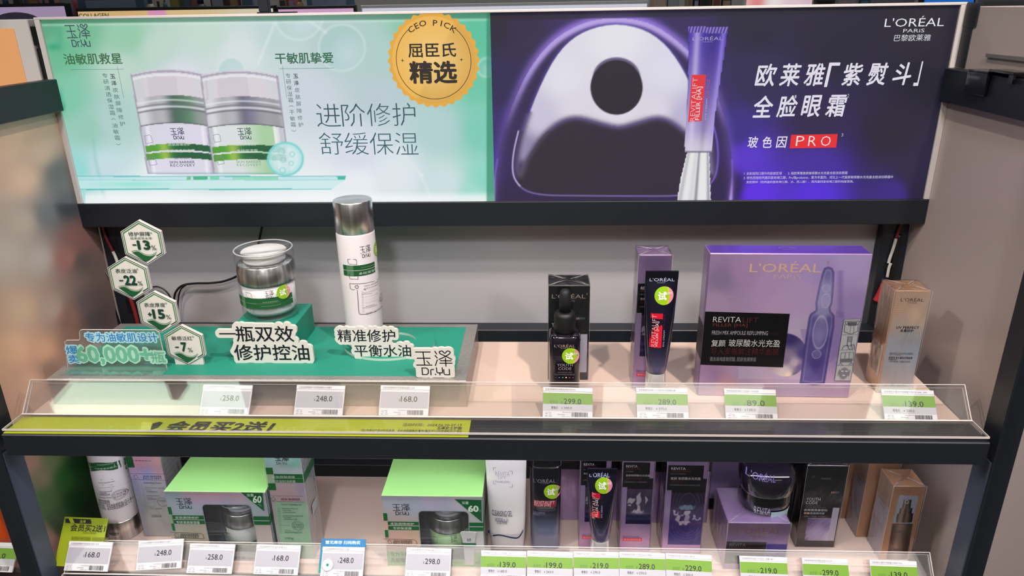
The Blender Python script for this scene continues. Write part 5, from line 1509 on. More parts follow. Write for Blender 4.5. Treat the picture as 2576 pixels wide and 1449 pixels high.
# ---- sunscreen cartons
def sun_carton(label, x, y, z0, h, w, d, rz, kind, name='sunscreen_carton'):
    t = thing(name, label, 'carton', (x, y, z0), rz)
    Fs = carton(t, w, d, h, GOLDM, True)
    P = Print(Fs['front']); X = lambda a, b, c, e: (w * a, h * b, w * c, h * e)
    if kind == 0:
        def fn(X_, Y_, U, V):
            a, b = U / w, V / h
            C = idw(a, b * 3, [(.5, 2.9, 190, 158, 138), (.2, 2.5, 196, 160, 138), (.7, 2.35, 224, 190, 166), (.9, 2.4, 200, 176, 158), (.3, 2.1, 190, 168, 158), (.6, 1.7, 168, 168, 178), (.2, 1.4, 170, 174, 186), (.8, 1.2, 170, 182, 202), (.5, .8, 172, 176, 186), (.5, .3, 176, 176, 184), (.1, .4, 190, 180, 178)], 3)
            an = np.arctan2(b * 3 - 2.45, (a - .75) * .9); r = np.hypot(b * 3 - 2.45, (a - .75))
            C = over(C, (np.sin(an * 60) > 0) * np.exp(-((r - .5) / .28) ** 2) * .28, (232, 220, 212))
            return over(C, (a < .05) * .6, (196, 156, 128))
        P.art(.0004, .0004, w - .0004, h - .0004, .0006, fn)
        z = zoomed(2200, 690, 4.83)
        P.text("L'ORÉAL", z(315, 328), z(606, 282), '#4c3c38'); P.text('PARIS', z(405, 354), z(512, 336), '#7c685f')
        P.text('UV PERFECT', z(260, 660), z(545, 633), '#2b2a33', weight=.02); P.text('多重防护', z(308, 700), z(476, 668), '#34333c', weight=.015)
        P.text('BROAD UV SUNSCREEN', z(180, 972), z(468, 950), '#6a6c78'); P.text('CITY RESIST', z(178, 984), z(332, 968), '#6a6c78'); P.text('欧莱雅 新多重防护隔离露', z(170, 1024), z(462, 1000), '#4a4c58', weight=.01); P.text('外御内护', z(165, 1040), z(272, 1024), '#4a4c58', weight=.01); P.text('广谱防晒科技 + 轻盈乳液质地', z(163, 1068), z(430, 1048), '#5a5c68')
        P.text('SPF', z(120, 1352), z(182, 1330), '#55505a'); P.text('50+', z(190, 1354), z(252, 1322), '#3c3844'); P.text('PA++++', z(264, 1356), z(380, 1336), '#55505a')
        P.build('front_print', FOILINK, t)
        P = Print(Fs['left'])
        P.qrect(.004, .02, d - .004, .062, '#c9b4a4')
        for i in range(26): P.qrect(.010, .022 + i * .0014, .028, .022 + i * .0014 + .0005 * (1 + i % 2), '#6a5a52', 1, lay=P.lay if i else None)
        for i in range(10): P.qtext('使用方法 取适量均匀涂抹于面部及颈部', .006 + i * .0028, .068, .0078 + i * .0028, .125, '#7a6454', rot=90)
        P.build('side_print', INK, t)
    else:
        z = zoomed(1950, 1120, 4.115)
        if kind == 1:
            def fn(X_, Y_, U, V):
                x, y = (X_ - 1950) * 4.115, (Y_ - 1120) * 4.115
                C = idw(x, y, [(1350, 470, 176, 132, 104), (1250, 600, 186, 142, 112), (1520, 600, 180, 140, 112), (1480, 900, 176, 134, 106), (1130, 1100, 196, 150, 120), (1400, 1050, 214, 170, 140)], 3)
                q = inpoly(x, y, [(1285, 515), (1482, 525), (1420, 815), (1215, 800)]); C = over(C, q, (168, 170, 186)); C = over(C, q * np.exp(-((x - 1300 + (y - 600) * .2) / 30) ** 2) * .4, (205, 205, 215))
                ax = 1372 - (y - 560) * .17; t_ = (x - ax)
                for y1, y2, hw in ((562, 650, 42), (650, 705, 66), (705, 800, 84)):
                    k = (y > y1) & (y < y2) & (np.abs(t_) < hw)
                    B = np.stack([110 + 80 * np.cos(t_ / hw * 2.4 + .6), 96 + 74 * np.cos(t_ / hw * 2.4 + .6), 88 + 70 * np.cos(t_ / hw * 2.4 + .6)], -1); B = over(B, np.exp(-((t_ + hw * .05) / (hw * .3)) ** 2) * .8, (78, 56, 48))
                    C = np.where(k[..., None], np.clip(B, 40, 220), C)
                k = (y > 812) & (np.abs(t_ + 10) < 104)
                B = np.stack([120 + 34 * np.cos(t_ / 30.0 + 1), 100 + 32 * np.cos(t_ / 30.0 + 1), 90 + 30 * np.cos(t_ / 30.0 + 1)], -1)
                C = np.where(k[..., None], B, C); C = over(C, k * np.exp(-((y - 814) / 5) ** 2) * .8, (60, 48, 44)); C = over(C, np.exp(-((np.abs(t_ + 10) - 104) / 4) ** 2) * (y > 812) * .7, (92, 76, 68))
                C = over(C, np.exp(-((np.hypot(x - 1362, y - 585) - 16) / 4) ** 2) * .9, (235, 232, 236)); C = over(C, (np.hypot(x - 1362, y - 585) < 7), (60, 50, 52))
                return C
            P.art(.0004, .0004, w - .0004, h - .0004, .0005, fn)
            P.text("L'ORÉAL", z(1205, 908), z(1385, 878), '#5a4a48'); P.text('UV PERFECT', z(1170, 1095), z(1355, 1068), '#4a3c3c', weight=.015); P.text('多重防护', z(1200, 1112), z(1315, 1098), '#4a3c3c')
        else:
            P.qrect(.001, .001, w - .001, h - .001, '#b88c6c', col2='#a67a5c')
        P.build('front_print', FOILINK, t)
        L = Print(Fs['left'])
        L.qrect(.0005, .0005, d - .0005, h * .70, '#a29ca6'); L.qrect(.0005, h * .70, d - .0005, h - .0005, '#9a8474')
        if True:
            L.qtext('UV PERFECT', d * .15, h * .66, d * .8, h * .70, '#3c3838', weight=.02); L.qtext('多重防护', d * .3, h * .615, d * .75, h * .645, '#3c3838')
            for q in (.40, .37): L.qtext('BROAD UV SUNSCREEN CITY RESIST', d * .1, h * q, d * .9, h * (q + .017), '#6a6870')
            for i in range(18): L.qline([(d * .5 + d * .05 * math.cos(a), h * .74 + h * .03 * math.sin(a)) if k == 0 else (d * .5 + d * .46 * math.cos(a), h * .74 + h * .23 * math.sin(a)) for k in (0, 1)], .0002, '#7a6456') if (a := i * math.pi / 17) is not None else None
        L.build('side_print', INK, t)
        T = Print(Fs['top'], .0003); T.qline([(w * .55 + .0045 * math.cos(a), d * .5 + .0035 * math.sin(a)) for a in np.linspace(.4, 5.8, 18)], .0006, '#6c5040'); T.qline([(w * .55 + .002 * math.cos(a), d * .5 + .0018 * math.sin(a)) for a in np.linspace(.4, 5.8, 14)], .0005, '#6c5040'); T.build('lid_emblem', INK, t)
    return t


sun_carton('pale gold film wrapped sunscreen carton alone at the right end of the upper shelf', .5108, -.1750, .0002, .1370, .0415, .038, math.radians(-2), 0)

# ================================================================== lower shelf
ZL = -.2398


def yu_print(P, z, kind):
    pass


# ---- cleanser tube
t = thing('cleanser_tube', 'white cleanser tube on a silver cap at the left end of the lower shelf', 'tube', (-.535, -.163, ZL))
link_mesh('flip_cap', MB().lathe([(0, 0), (.0238, 0), (.0248, .0015), (.0250, .030), (.0243, .0318), (0, .0318)], CHROME), t, 'silver flip cap')
link_mesh('cap_notch', MB().lathe([(0, 0), (.006, .0), (.0075, .0018), (0, .0028)], mat('notch_shadowed_silver', '#8c8e8c', .3, metal=.8), seg=24, sy=.5).box((-.012, -.0255, .012), (-.011, -.0245, .0125), CHROME), t).location = (-.001, -.0235, .012)
secs = [(.032, .0247, .0247, 2), (.036, .0252, .0252, 2), (.09, .0256, .0240, 2), (.14, .0262, .0170, 2), (.180, .0268, .0045, 2), (.188, .0268, .0012, 2.4)]
link_mesh('tube_body', MB().loft(secs, mat('satin_white_bottle', '#dcd6da')), t)
F = Tube(secs, (0, 0), mworld(t)); z = zoomed(130, 1160, 5.014); P = Print(F)
for (a, c, d_) in ((z(492, 15), z(740, 55), z(958, 20)), (z(497, 62), z(745, 102), z(965, 62))):
    u0, v0 = F.uv(*a); u1, v1 = F.uv(*d_)
for k in (0, 1):
    p = smooth_path([F.uv(*q) for q in ((z(495, 28), z(600, 42), z(760, 50), z(880, 40), z(962, 22)) if k == 0 else (z(503, 78), z(610, 90), z(770, 97), z(890, 86), z(968, 68)))], 4)
    P.qline(p, .0058, '#1c5c34')
P.text('皮肤屏障修护', z(570, 52), z(772, 28), '#c9dacb'); P.text('专研清透洁面乳', z(545, 100), z(805, 72), '#c9dacb')
P.line([z(530, 203), z(620, 232), z(760, 236), z(870, 222), z(955, 200), z(968, 262), z(880, 288), z(760, 302), z(640, 298), z(545, 272)], .0004, '#3b4048')
P.line([z(968, 262), z(992, 515), z(960, 545), z(870, 572), z(760, 588), z(660, 582), z(612, 560)], .0004, '#3b4048')
P.text('SKIN BARRIER', z(595, 274), z(790, 256), '#3b4048', weight=.01); P.text('Purifying Cleanser', z(600, 332), z(792, 316), '#4b5058')
P.line([z(600, 345), z(760, 350), z(945, 318)], .0003, '#6b7078')
for s_, x0, y0, x1, y1 in (('Ceramide-based', 608, 378, 760, 362), ('Cleanser', 612, 396, 700, 384), ('氨基酸表面活性', 612, 418, 740, 402), ('Artemisia Annua', 620, 450, 752, 438), ('青蒿提取物', 625, 498, 728, 480), ('专为油性、混合性敏感肌肤设计', 635, 556, 925, 528)): P.text(s_, z(x0, y0), z(x1, y1), '#4b5058')
P.circle(z(840, 435), .0074, '#4b5058', w=.0004); P.circle(z(840, 435), .0058, '#4b5058', w=.0003); P.text('三甲医院', z(790, 440), z(890, 412), '#4b5058'); P.text('联合研发', z(790, 468), z(890, 442), '#4b5058')
for i in range(13): P.line([z(575 + i * 4, 300 + i * 18), z(592 + i * 4, 301 + i * 18)], .0003, '#6b7078')
P.build('label_print', INK, t)


def irid(X, Y, pts): return idw(X, Y, pts, 3)


def yu_carton(label, x, y, h, w, d, zf, spec, name):
    t = thing(name, label, 'carton', (x, y, ZL), 0)
    Fs = carton(t, w, d, h, mat('pearl_white_board', '#b9bcbc', .3, metal=.25, coat=.3), True)
    P = Print(Fs['front'])
    P.art(.0004, .0004, w - .0004, h - .0004, .0009, spec['bg'])
    spec['print'](P, zf)
    P.build('front_print', INK, t)
    R = Print(Fs['right'])
    for k in range(14): R.qtext('主要成分及使用方法说明 适用于敏感肌肤', .004, h * (.30 + k * .045), d - .006, h * (.312 + k * .045), '#7c847f')
    v = spec['band']; R.qrect(.0003, v, d - .0003, v + .0060, '#1c5c34'); R.qrect(.0003, v + .0068, d - .0003, v + .0128, '#1c5c34')
    if 'qr' in spec: R.qrect(d * .3, .062, d * .75, .078, '#b8bcc0')
    R.build('side_print', INK, t)
    return t, Fs


z = zoomed(130, 1160, 5.014)
def pr(P, z):
    P.text('专研清透爽肤水', z(960, 0), z(1260, -12), '#20242a'); u, v = P.F.uv(*z(985, 78)); P.qrect(.0003, v, .0095, v + .018, '#17582f')
    P.line([z(990, 155), z(1450, 162)], .0004, '#4b4c78'); P.line([z(1010, 228), z(1465, 242)], .0004, '#4b4c78')
    P.text('SKIN BARRIER', z(1157, 200), z(1385, 180), '#40447a', weight=.01); P.text('RECOVERY', z(1160, 226), z(1392, 206), '#40447a', weight=.01, track=1.2); P.line([z(1040, 178), z(1070, 172), z(1095, 205), z(1062, 220), z(1040, 200)], .0004, '#40447a', True)
    P.text('Refreshing Toner', z(1172, 285), z(1385, 262), '#4b5058')
    for s_, x0, y0, x1, y1 in (('Desert Cistus Sativum', 1185, 340, 1420, 326), ('Extract', 1190, 362, 1255, 350), ('专利积雪草提取物', 1200, 390, 1335, 374), ('Artemisia Annua', 1205, 435, 1360, 424), ('Extract', 1210, 455, 1275, 445), ('青蒿提取物', 1218, 480, 1322, 466), ('专为油性、混合性敏感肌肤', 1243, 600, 1400, 588), ('适合油敏', 1240, 576, 1300, 566)): P.text(s_, z(x0, y0), z(x1, y1), '#5b6068')
    P.text('200ml', z(1262, 702), z(1380, 670), '#5b6068'); P.circle(z(1402, 510), .0072, '#5b6068', w=.0004); P.text('三甲医院', z(1360, 505), z(1440, 482), '#5b6068')
    for i in range(22): P.line([z(1135 + i * 3, 290 + i * 16), z(1155 + i * 3, 290 + i * 16)], .0003, '#7b8088')
def bg(X, Y, U, V):
    x, y = (X - 130) * 5.014, (Y - 1160) * 5.014
    C = idw(x, y, [(1100, 20, 218, 160, 176), (1350, 20, 220, 170, 176), (1100, 120, 190, 165, 205), (1400, 120, 206, 168, 182), (1200, 190, 170, 172, 215), (1000, 300, 150, 156, 185), (1300, 300, 176, 180, 188), (1300, 600, 168, 172, 172), (1150, 600, 150, 156, 160), (1300, 900, 160, 160, 160)], 3)
    return over(C, ((x < 1085 + (y - 240) * .22) & (y > 240)) * .35, (140, 144, 168))
yu_carton('tall pearly toner carton with a pink upper part right of the cleanser tube', -.4765, -.1750, .1900, .0480, .0470, z, dict(bg=bg, print=pr, band=.1345), 'toner_carton')

z = zoomed(640, 1140, 4.69)
def pr(P, z):
    w = .0480
    P.text('Dr.Yu', z(262, 132), z(380, 102), '#37585c', weight=.01); logo(P, z(235, 25), z(405, 92), '#37585c', .05, latin=False)
    v0 = P.F.uv(*z(400, 293))[1]; v1 = P.F.uv(*z(400, 348))[1]
    P.qrect(.0100, v0, w - .0003, v0 + .0064, '#17682f'); P.qrect(.0100, v1 + .0004, w - .0003, v1 + .0068, '#17682f')
    P.text('皮肤屏障调理', z(210, 292), z(475, 267), '#cfe0cf'); P.text('专研温和洁颜露', z(215, 342), z(485, 317), '#cfe0cf')
    P.qrect(.0003, P.F.uv(*z(150, 245))[1], .0096, P.F.uv(*z(150, 168))[1], '#17682f'); P.qrect(.0003, P.F.uv(*z(160, 433))[1], .0100, P.F.uv(*z(160, 352))[1], '#17682f')
    P.line([z(165, 497), z(578, 505)], .0004, '#5a4c58'); P.line([z(175, 566), z(588, 574)], .0004, '#5a4c58'); P.text('SKIN BARRIER', z(318, 552), z(540, 528), '#4a4450', weight=.015); P.line([z(200, 525), z(230, 512), z(255, 545), z(225, 558), z(200, 535)], .0004, '#4a4450', True)
    P.text('Gentle Cleansing Gel', z(322, 615), z(553, 592), '#35584a')
    for s_, x0, y0, x1, y1 in (('Repairing Cleansing', 332, 658, 515, 640), ('Technology', 335, 678, 432, 662), ('专研修护洁净科技', 338, 700, 487, 686), ('Artemisia Annua Extract &', 342, 740, 575, 724), ('Panthenol', 345, 758, 435, 744), ('青蒿提取物*泛醇', 348, 780, 505, 766), ('专为干性、', 365, 910, 435, 896), ('敏感至屏障受损肌肤温和洁面', 365, 935, 565, 918)): P.text(s_, z(x0, y0), z(x1, y1), '#3c6650')
    P.text('100g', z(372, 1012), z(462, 984), '#3c5c50'); P.circle(z(515, 848), .0076, '#3c6650', w=.0004); P.circle(z(515, 848), .0060, '#3c6650', w=.0003); P.text('三甲医院', z(470, 846), z(560, 826), '#3c6650'); P.text('联合研发', z(475, 872), z(560, 852), '#3c6650')
    for i in range(27): P.line([z(275 + i * 1.2, 636 + i * 11), z(305 + i * 1.2, 636 + i * 11)], .0003, '#4c7860')
    P.line([z(325, 830), z(428, 832)], .0003, '#4c7860')
def bg(X, Y, U, V):
    x, y = (X - 640) * 4.69, (Y - 1140) * 4.69
    C = idw(x, y, [(200, 110, 176, 220, 214), (480, 110, 160, 222, 200), (300, 220, 186, 205, 205), (500, 230, 190, 200, 205), (170, 300, 172, 196, 160), (400, 400, 192, 168, 176), (550, 400, 176, 160, 182), (300, 470, 194, 166, 172), (400, 540, 196, 160, 170), (200, 650, 186, 172, 176), (240, 900, 180, 180, 178), (300, 1100, 190, 186, 190), (500, 1150, 180, 186, 186)], 3)
    return over(C, ((x > 235 + (y - 575) * .145) & (y > 575)) * .85, (150, 196, 160))
yu_carton('tall carton with a pale green lower panel right of the left gift box', -.2660, -.2150, .1900, .0480, .0440, z, dict(bg=bg, print=pr, band=.1235, qr=1), 'cleansing_gel_carton')


# ---- green gift boxes with a window
def gift_box(label, x, y, w, d, h, zf, win, right):
    t = thing('gift_box', label, 'box', (x, y, ZL))
    M = mworld(t); F = Face((-w / 2, 0, 0), (1, 0, 0), (0, 0, 1), M); z = zf
    GRN = mat('lime_pearl_lid', '#93cc78', .32, coat=.3); SD_ = mat('pearl_side_board', '#8e9a9c' if not right else '#b4b6b8', .3, metal=.2, coat=.3)
    (u0, v1), (u1, _), (_, v0) = F.uv(*win[0]), F.uv(*win[1]), F.uv(*win[2])
    r = .006
    hole = []
    for cx, cy, a0 in ((u1 - r, v1 - r, 0), (u0 + r, v1 - r, 90), (u0 + r, v0 + r, 180), (u1 - r, v0 + r, 270)):
        hole += [(cx + r * math.cos(math.radians(a0 + k * 15)), cy + r * math.sin(math.radians(a0 + k * 15))) for k in range(7)]
    bx = MB(); a = -w / 2
    tri = tessellate_polygon([[Vector((0, 0, 0)), Vector((w, 0, 0)), Vector((w, h, 0)), Vector((0, h, 0))], [Vector((p[0], p[1], 0)) for p in hole[::-1]]])
    allp = [(0, 0), (w, 0), (w, h), (0, h)] + hole[::-1]
    bx.add([(a + p[0], .0008, p[1]) for p in allp], [tuple(q) for q in tri], SD_)
    bx.box((a, .0008, 0), (a + .0008, d, h - .0008), SD_).box((-a - .0008, .0008, 0), (-a, d, h - .0008), SD_).box((a, d - .0008, 0), (-a, d, h - .0008), SD_).box((a, .0008, 0), (-a, d, .0008), SD_)
    link_mesh('box_body', bx, t)
    link_mesh('lid', MB().box((a, 0, h - .0008), (-a, d, h), GRN, .0003), t, 'lime green lid')
    link_mesh('lid_edge', MB().box((a - .0002, -.0003, h - .0012), (-a + .0002, .0004, h + .0001), mat('pale_green_edge', '#cfe8b4', .4)), t)
    link_mesh('window_film', MB().box((a + u0 - .002, .0010, v0 - .002), (a + u1 + .002, .0013, v1 + .002), clear('window_film', (.93, .95, .97), 1.0, .04, .02)), t)
    link_mesh('inner_tray', MB().box((a + .001, d * .62, .001), (-a - .001, d * .64, h - .001), mat('blue_grey_tray', '#4b5868', .4)).box((a + .001, .002, .001), (-a - .001, d * .62, .006), mat('blue_grey_tray', '#4b5868')), t)
    P = Print(F)
    def bg(X, Y, U, V):
        a_, b_ = U / w, V / h
        if right: C = idw(a_, b_ * .85, [(.05, .8, 172, 180, 196), (.5, .83, 196, 176, 206), (.75, .83, 200, 190, 204), (.3, .72, 165, 178, 200), (.6, .72, 160, 172, 196), (.15, .55, 184, 172, 170), (.3, .4, 190, 158, 138), (.1, .36, 198, 160, 148), (.9, .45, 178, 180, 182), (.95, .6, 180, 188, 190), (.35, .25, 186, 160, 138), (.5, .18, 160, 170, 150)], 3)
        else: C = idw(a_, b_ * .85, [(.05, .8, 150, 168, 180), (.3, .81, 206, 158, 176), (.5, .83, 220, 160, 170), (.7, .82, 200, 165, 180), (.35, .68, 150, 158, 190), (.6, .7, 142, 156, 190), (.2, .6, 150, 172, 178), (.85, .6, 150, 168, 178), (.2, .35, 152, 150, 130), (.35, .3, 160, 150, 128), (.9, .4, 170, 160, 152), (.2, .1, 172, 170, 168), (.8, .1, 170, 170, 172)], 3)
        if right: C = over(C, np.clip((.215 - b_) * 60, 0, 1), (122, 178, 108))
        return C
    nu, nv = int(w / .0011), int(h / .0011)
    U, V = np.meshgrid(np.linspace(.0002, w - .0002, nu + 1), np.linspace(.0002, h - .0006, nv + 1))
    c = lin(np.clip(bg(None, None, U, V) / 255, 0, 1).reshape(-1, 3) * .999)
    cu = (U[:-1, :-1] + U[1:, 1:]) / 2; cv = (V[:-1, :-1] + V[1:, 1:]) / 2
    keep = ~inpoly(cu, cv, hole)
    i = (np.arange(nv)[:, None] * (nu + 1) + np.arange(nu)[None])[keep]
    P.base = -.0004
    P.put(np.stack([U.ravel(), V.ravel()], 1), np.stack([i, i + 1, i + nu + 2, i + nu + 1], 1).tolist(), c)
    P.base = -.0002
    P.qline(hole, .0010, '#7d8a90', True)
    GN = '#0e5c2e'
    if right:
        logo(P, z(222, 600), z(430, 732), '#3f4a54', .045)
        for y1, y2 in ((808, 850), (860, 905)):
            va, vb = F.uv(*z(350, y2))[1], F.uv(*z(350, y1))[1]; ua = F.uv(*z(172, 860))[0]
            P.qrect(ua, va, u0 - .0006, vb, GN); P.qrect(u1 + .0006, va, w - .0002, vb, GN)
        P.text('皮肤屏障修护', z(198, 845), z(475, 820), '#cddccc'); P.text('专研保湿霜', z(230, 897), z(445, 872), '#cddccc')
        for a_, b_ in ((z(85, 705), z(165, 795)), (z(105, 905), z(177, 990))): P.qrect(.0002, F.uv(*b_)[1], F.uv(*b_)[0], F.uv(*a_)[1], '#0f642f')
        P.qrect(.0002, F.uv(*z(100, 903))[1], F.uv(*z(170, 850))[0], F.uv(*z(100, 797))[1], '#c9a296')
        P.line([z(115, 1008), z(475, 1018), z(505, 1035), z(515, 1083), z(120, 1072)], .0006, '#4c3c30'); P.text('SKIN BARRIER', z(235, 1047), z(455, 1025), '#4c3c30', weight=.015); P.text('RECOVERY', z(235, 1068), z(457, 1048), '#4c3c30', weight=.015, track=1.2)
        P.line([z(165, 1030), z(190, 1022), z(218, 1050), z(205, 1065), z(180, 1062)], .0005, '#4c3c30', True)
        P.text('专为干敏肌', z(200, 1215), z(480, 1165), '#2c4a34', weight=.012); P.text('及屏障受损', z(205, 1285), z(485, 1235), '#2c4a34', weight=.012)
        P.poly([z(955, 538), z(1272, 548), z(1278, 808)], GN); P.text('加量', z(1042, 597), z(1120, 563), '#b8d4bc', weight=.015); P.text('60', z(1115, 688), z(1238, 612), '#d4e4d4', weight=.05); P.text('%', z(1244, 685), z(1270, 655), '#7aa882')
        P.text('50g+10gx3', z(850, 1298), z(1048, 1272), '#3c6a44', weight=.01); P.text('x3', z(1198, 1298), z(1255, 1262), '#2c5a38', weight=.02)
        for i_ in range(24): P.line([z(160 + i_ * .5, 1150 + i_ * 7), z(178 + i_ * .5, 1150 + i_ * 7)], .0003, '#4c8a58')
    else:
        logo(P, z(248, 500), z(462, 630), '#324a58', .045)
        for y1, y2 in ((710, 757), (768, 812)):
            va, vb = F.uv(*z(400, y2))[1], F.uv(*z(400, y1))[1]; ua = F.uv(*z(222, 760))[0]
            P.qrect(ua, va, u0 - .0006, vb, GN); P.qrect(u1 + .0006, va, w - .0002, vb, GN)
        P.text('皮肤屏障修护', z(250, 750), z(528, 722), '#cddccc'); P.text('专研清透保湿霜', z(265, 808), z(540, 780), '#cddccc')
        for a_, b_ in ((z(135, 605), z(212, 695)), (z(175, 805), z(248, 895))): P.qrect(.0002, F.uv(*b_)[1], F.uv(*b_)[0], F.uv(*a_)[1], '#0f642f')
        P.qrect(.0002, F.uv(*z(160, 803))[1], F.uv(*z(215, 760))[0], F.uv(*z(160, 698))[1], '#86ac82')
        P.line([z(190, 912), z(560, 925), z(590, 945), z(600, 990), z(205, 978)], .0006, '#3c3c36'); P.text('SKIN BARRIER', z(315, 952), z(530, 932), '#3c3c36', weight=.015); P.text('RECOVERY', z(317, 978), z(538, 956), '#3c3c36', weight=.015, track=1.2)
        P.line([z(240, 935), z(268, 925), z(298, 955), z(282, 970), z(255, 968)], .0005, '#3c3c36', True)
        P.text('Gel Cream', z(335, 1035), z(480, 1015), '#55585a'); P.text('清透保湿霜10gx3', z(880, 1242), z(1210, 1208), '#4a4e50', weight=.015)
        P.poly([z(1048, 425), z(1310, 430), z(1333, 655)], GN); P.text('加量', z(1122, 475), z(1205, 440), '#b8d4bc', weight=.015); P.text('60', z(1195, 552), z(1303, 465), '#dcecdc', weight=.03, shear=.2); P.text('%', z(1265, 592), z(1300, 562), '#7aa882')
        P.circle(z(1215, 1120), .0098, '#7c8480', w=.0005); P.circle(z(1215, 1120), .0080, '#7c8480', w=.0003); P.text('三甲医院', z(1170, 1122), z(1265, 1092), '#7c8480'); P.text('联合研发', z(1172, 1160), z(1262, 1130), '#7c8480')
    P.build('front_print', INK, t)
    R = Print(Face((w / 2, 0, 0), (0, 1, 0), (0, 0, 1), M), .0002)
    va, vb = F.uv(*(z(1240, 905) if right else z(1340, 812)))[1], F.uv(*(z(1240, 808) if right else z(1340, 710)))[1]
    R.qrect(.0003, va, d - .001, (va + vb) / 2 - .0005, GN); R.qrect(.0003, (va + vb) / 2 + .0005, d - .001, vb, GN)
    R.build('side_print', INK, t)
    T = Print(Face((-w / 2, 0, h), (1, 0, 0), (0, 1, 0), M), .0002)
    T.qtext('Dr.Yu', w * .44, d * .60, w * .60, d * .675, '#a2d880', weight=-.01); n_ = 14
    for k in range(n_): T.qline([(w * (k + .15) / n_, d * .60), (w * (k + .8) / n_, d * .60)], .0005, '#9ad476', lay=5); T.qline([(w * (k + .15) / n_, d * .70), (w * (k + .8) / n_, d * .70)], .0005, '#9ad476', lay=5)
    T.build('lid_emboss', INK, t)
    # the jar in the window, a thing of its own
    j = thing('cream_jar', 'cream jar with gold-lit collar inside the window of the %s green gift box' % ('right hand' if right else 'left hand'), 'jar', (x + (u0 + u1) / 2 - w / 2 + (.002 if right else .006), y + .034, ZL + .0062))
    cream_jar(j, .0300, .0780, None, white='#dcdad2' if not right else '#b4d89a')
    FJ = Cyl((0, 0), .0302, -math.pi / 2, mworld(j)); Q = Print(FJ)
    if right:
        logo(Q, z(900, 975), z(985, 1040), '#4c7050', .05); Q.qrect(-.02, .0150, .036, .0190, '#2c6a3a', 20); Q.qrect(-.02, .0100, .036, .0140, '#2c6a3a', 20)
        Q.line([z(668, 978), z(735, 985), z(752, 1000), z(755, 1055), z(680, 1045)], .0006, '#4c7a4c', True)
    else:
        logo(Q, z(805, 865), z(910, 935), '#7c8474', .05); Q.qrect(-.036, .0165, .042, .0205, '#2c5a38', 20); Q.qrect(-.036, .0112, .042, .0152, '#2c5a38', 20)
        Q.text('皮肤屏障修护', z(805, 985), z(950, 965), '#a8b8a4'); Q.text('专研清透保湿霜', z(810, 1030), z(990, 1008), '#a8b8a4')
    Q.build('label_print', INK, j)
    return t


z = zoomed(390, 1150, 4.845)
gift_box('left lime topped gift box with jar window, between toner carton and cleansing gel carton', -.3600, -.2222, .1350, .0860, .1140, z, (z(567, 577), z(1185, 700), z(900, 1150)), False)
z = zoomed(940, 1140, 4.69)
gift_box('right lime topped gift box with jar window, beside the white cleansing gel tube', -.0730, -.2262, .1310, .0860, .1142, z, (z(525, 682), z(1117, 700), z(900, 1252)), True)
# sample tube pictured in front of the window: a flat die-cut card
st = thing('sample_card', 'flat white tube shaped card stuck on the front of the right green gift box', 'card', (-.0730, -.2275, ZL))
F = Face((0, 0, 0), (1, 0, 0), (0, 0, 1), mworld(st))
o_ = [tuple(F.uv(*q)) for q in (z(1020, 940), z(1035, 925), z(1128, 928), z(1210, 938), z(1205, 965), z(1190, 1050), z(1182, 1320), z(1080, 1315), z(1060, 1100), z(1045, 1010))]
link_mesh('card', MB().prism(o_, 0, .0007, mat('grey_white_card', '#b4b8ba', .45)), st)
P = Print(F); logo(P, z(1098, 1005), z(1150, 1040), '#5c6466', .06); P.line([z(1055, 1075), z(1192, 1077)], .0046, '#1c5c3a'); P.text('Cream', z(1108, 1112), z(1138, 1104), '#6c7476'); P.build('lettering', INK, st)

# ---- white cleansing gel tube
t = thing('cleansing_gel_tube', 'white cleansing gel tube with navy curved line next to the right green gift box', 'tube', (.0218, -.1920, ZL))
secs0 = [(0, .0208, .0160, 3.2), (.0012, .0215, .0166, 3.2), (.030, .0238, .0186, 3.2), (.042, .0243, .0190, 3.2)]
link_mesh('cap', MB().loft(secs0, mat('white_tube_cap', '#cfcbca', .3)), t)
secs1 = [(.0422, .0243, .0190, 3.2), (.060, .0250, .0182, 3.0), (.11, .0262, .0125, 2.6), (.160, .0272, .0050, 2.4), (.184, .0275, .0016, 2.4)]
link_mesh('tube_body', MB().loft(secs1, mat('gloss_white_tube', '#dedad8', .25, coat=.4)), t)
F = Tube(secs0[:-1] + secs1, (0, 0), mworld(t)); z = zoomed(1200, 1150, 4.847); P = Print(F, .0002)
P.line([z(142, 895), z(155, 915), z(260, 948), z(400, 975), z(480, 985), z(515, 968), z(545, 925), z(568, 872)], .0022, '#23335c', smooth=4)
brackets(P, z(198, 128), z(430, 320), .0005, '#6a6a78')
P.text('REVITA', z(222, 225), z(398, 178), '#9a9aa8', weight=-.01); P.text('LIFT', z(258, 262), z(352, 232), '#9a9aa8', weight=-.01); P.text('FILLER [HA]', z(222, 308), z(395, 285), '#7a7a88')
P.text('CLEANSING GEL', z(182, 698), z(430, 652), '#3a3a4a', weight=.008); P.line([z(232, 702), z(368, 728)], .0004, '#4a4a5a'); P.text('玻尿酸水光', z(220, 778), z(384, 738), '#6a6a7a'); P.text('洁面啫喱', z(238, 808), z(366, 772), '#6a6a7a')
P.build('label_print', INK, t)

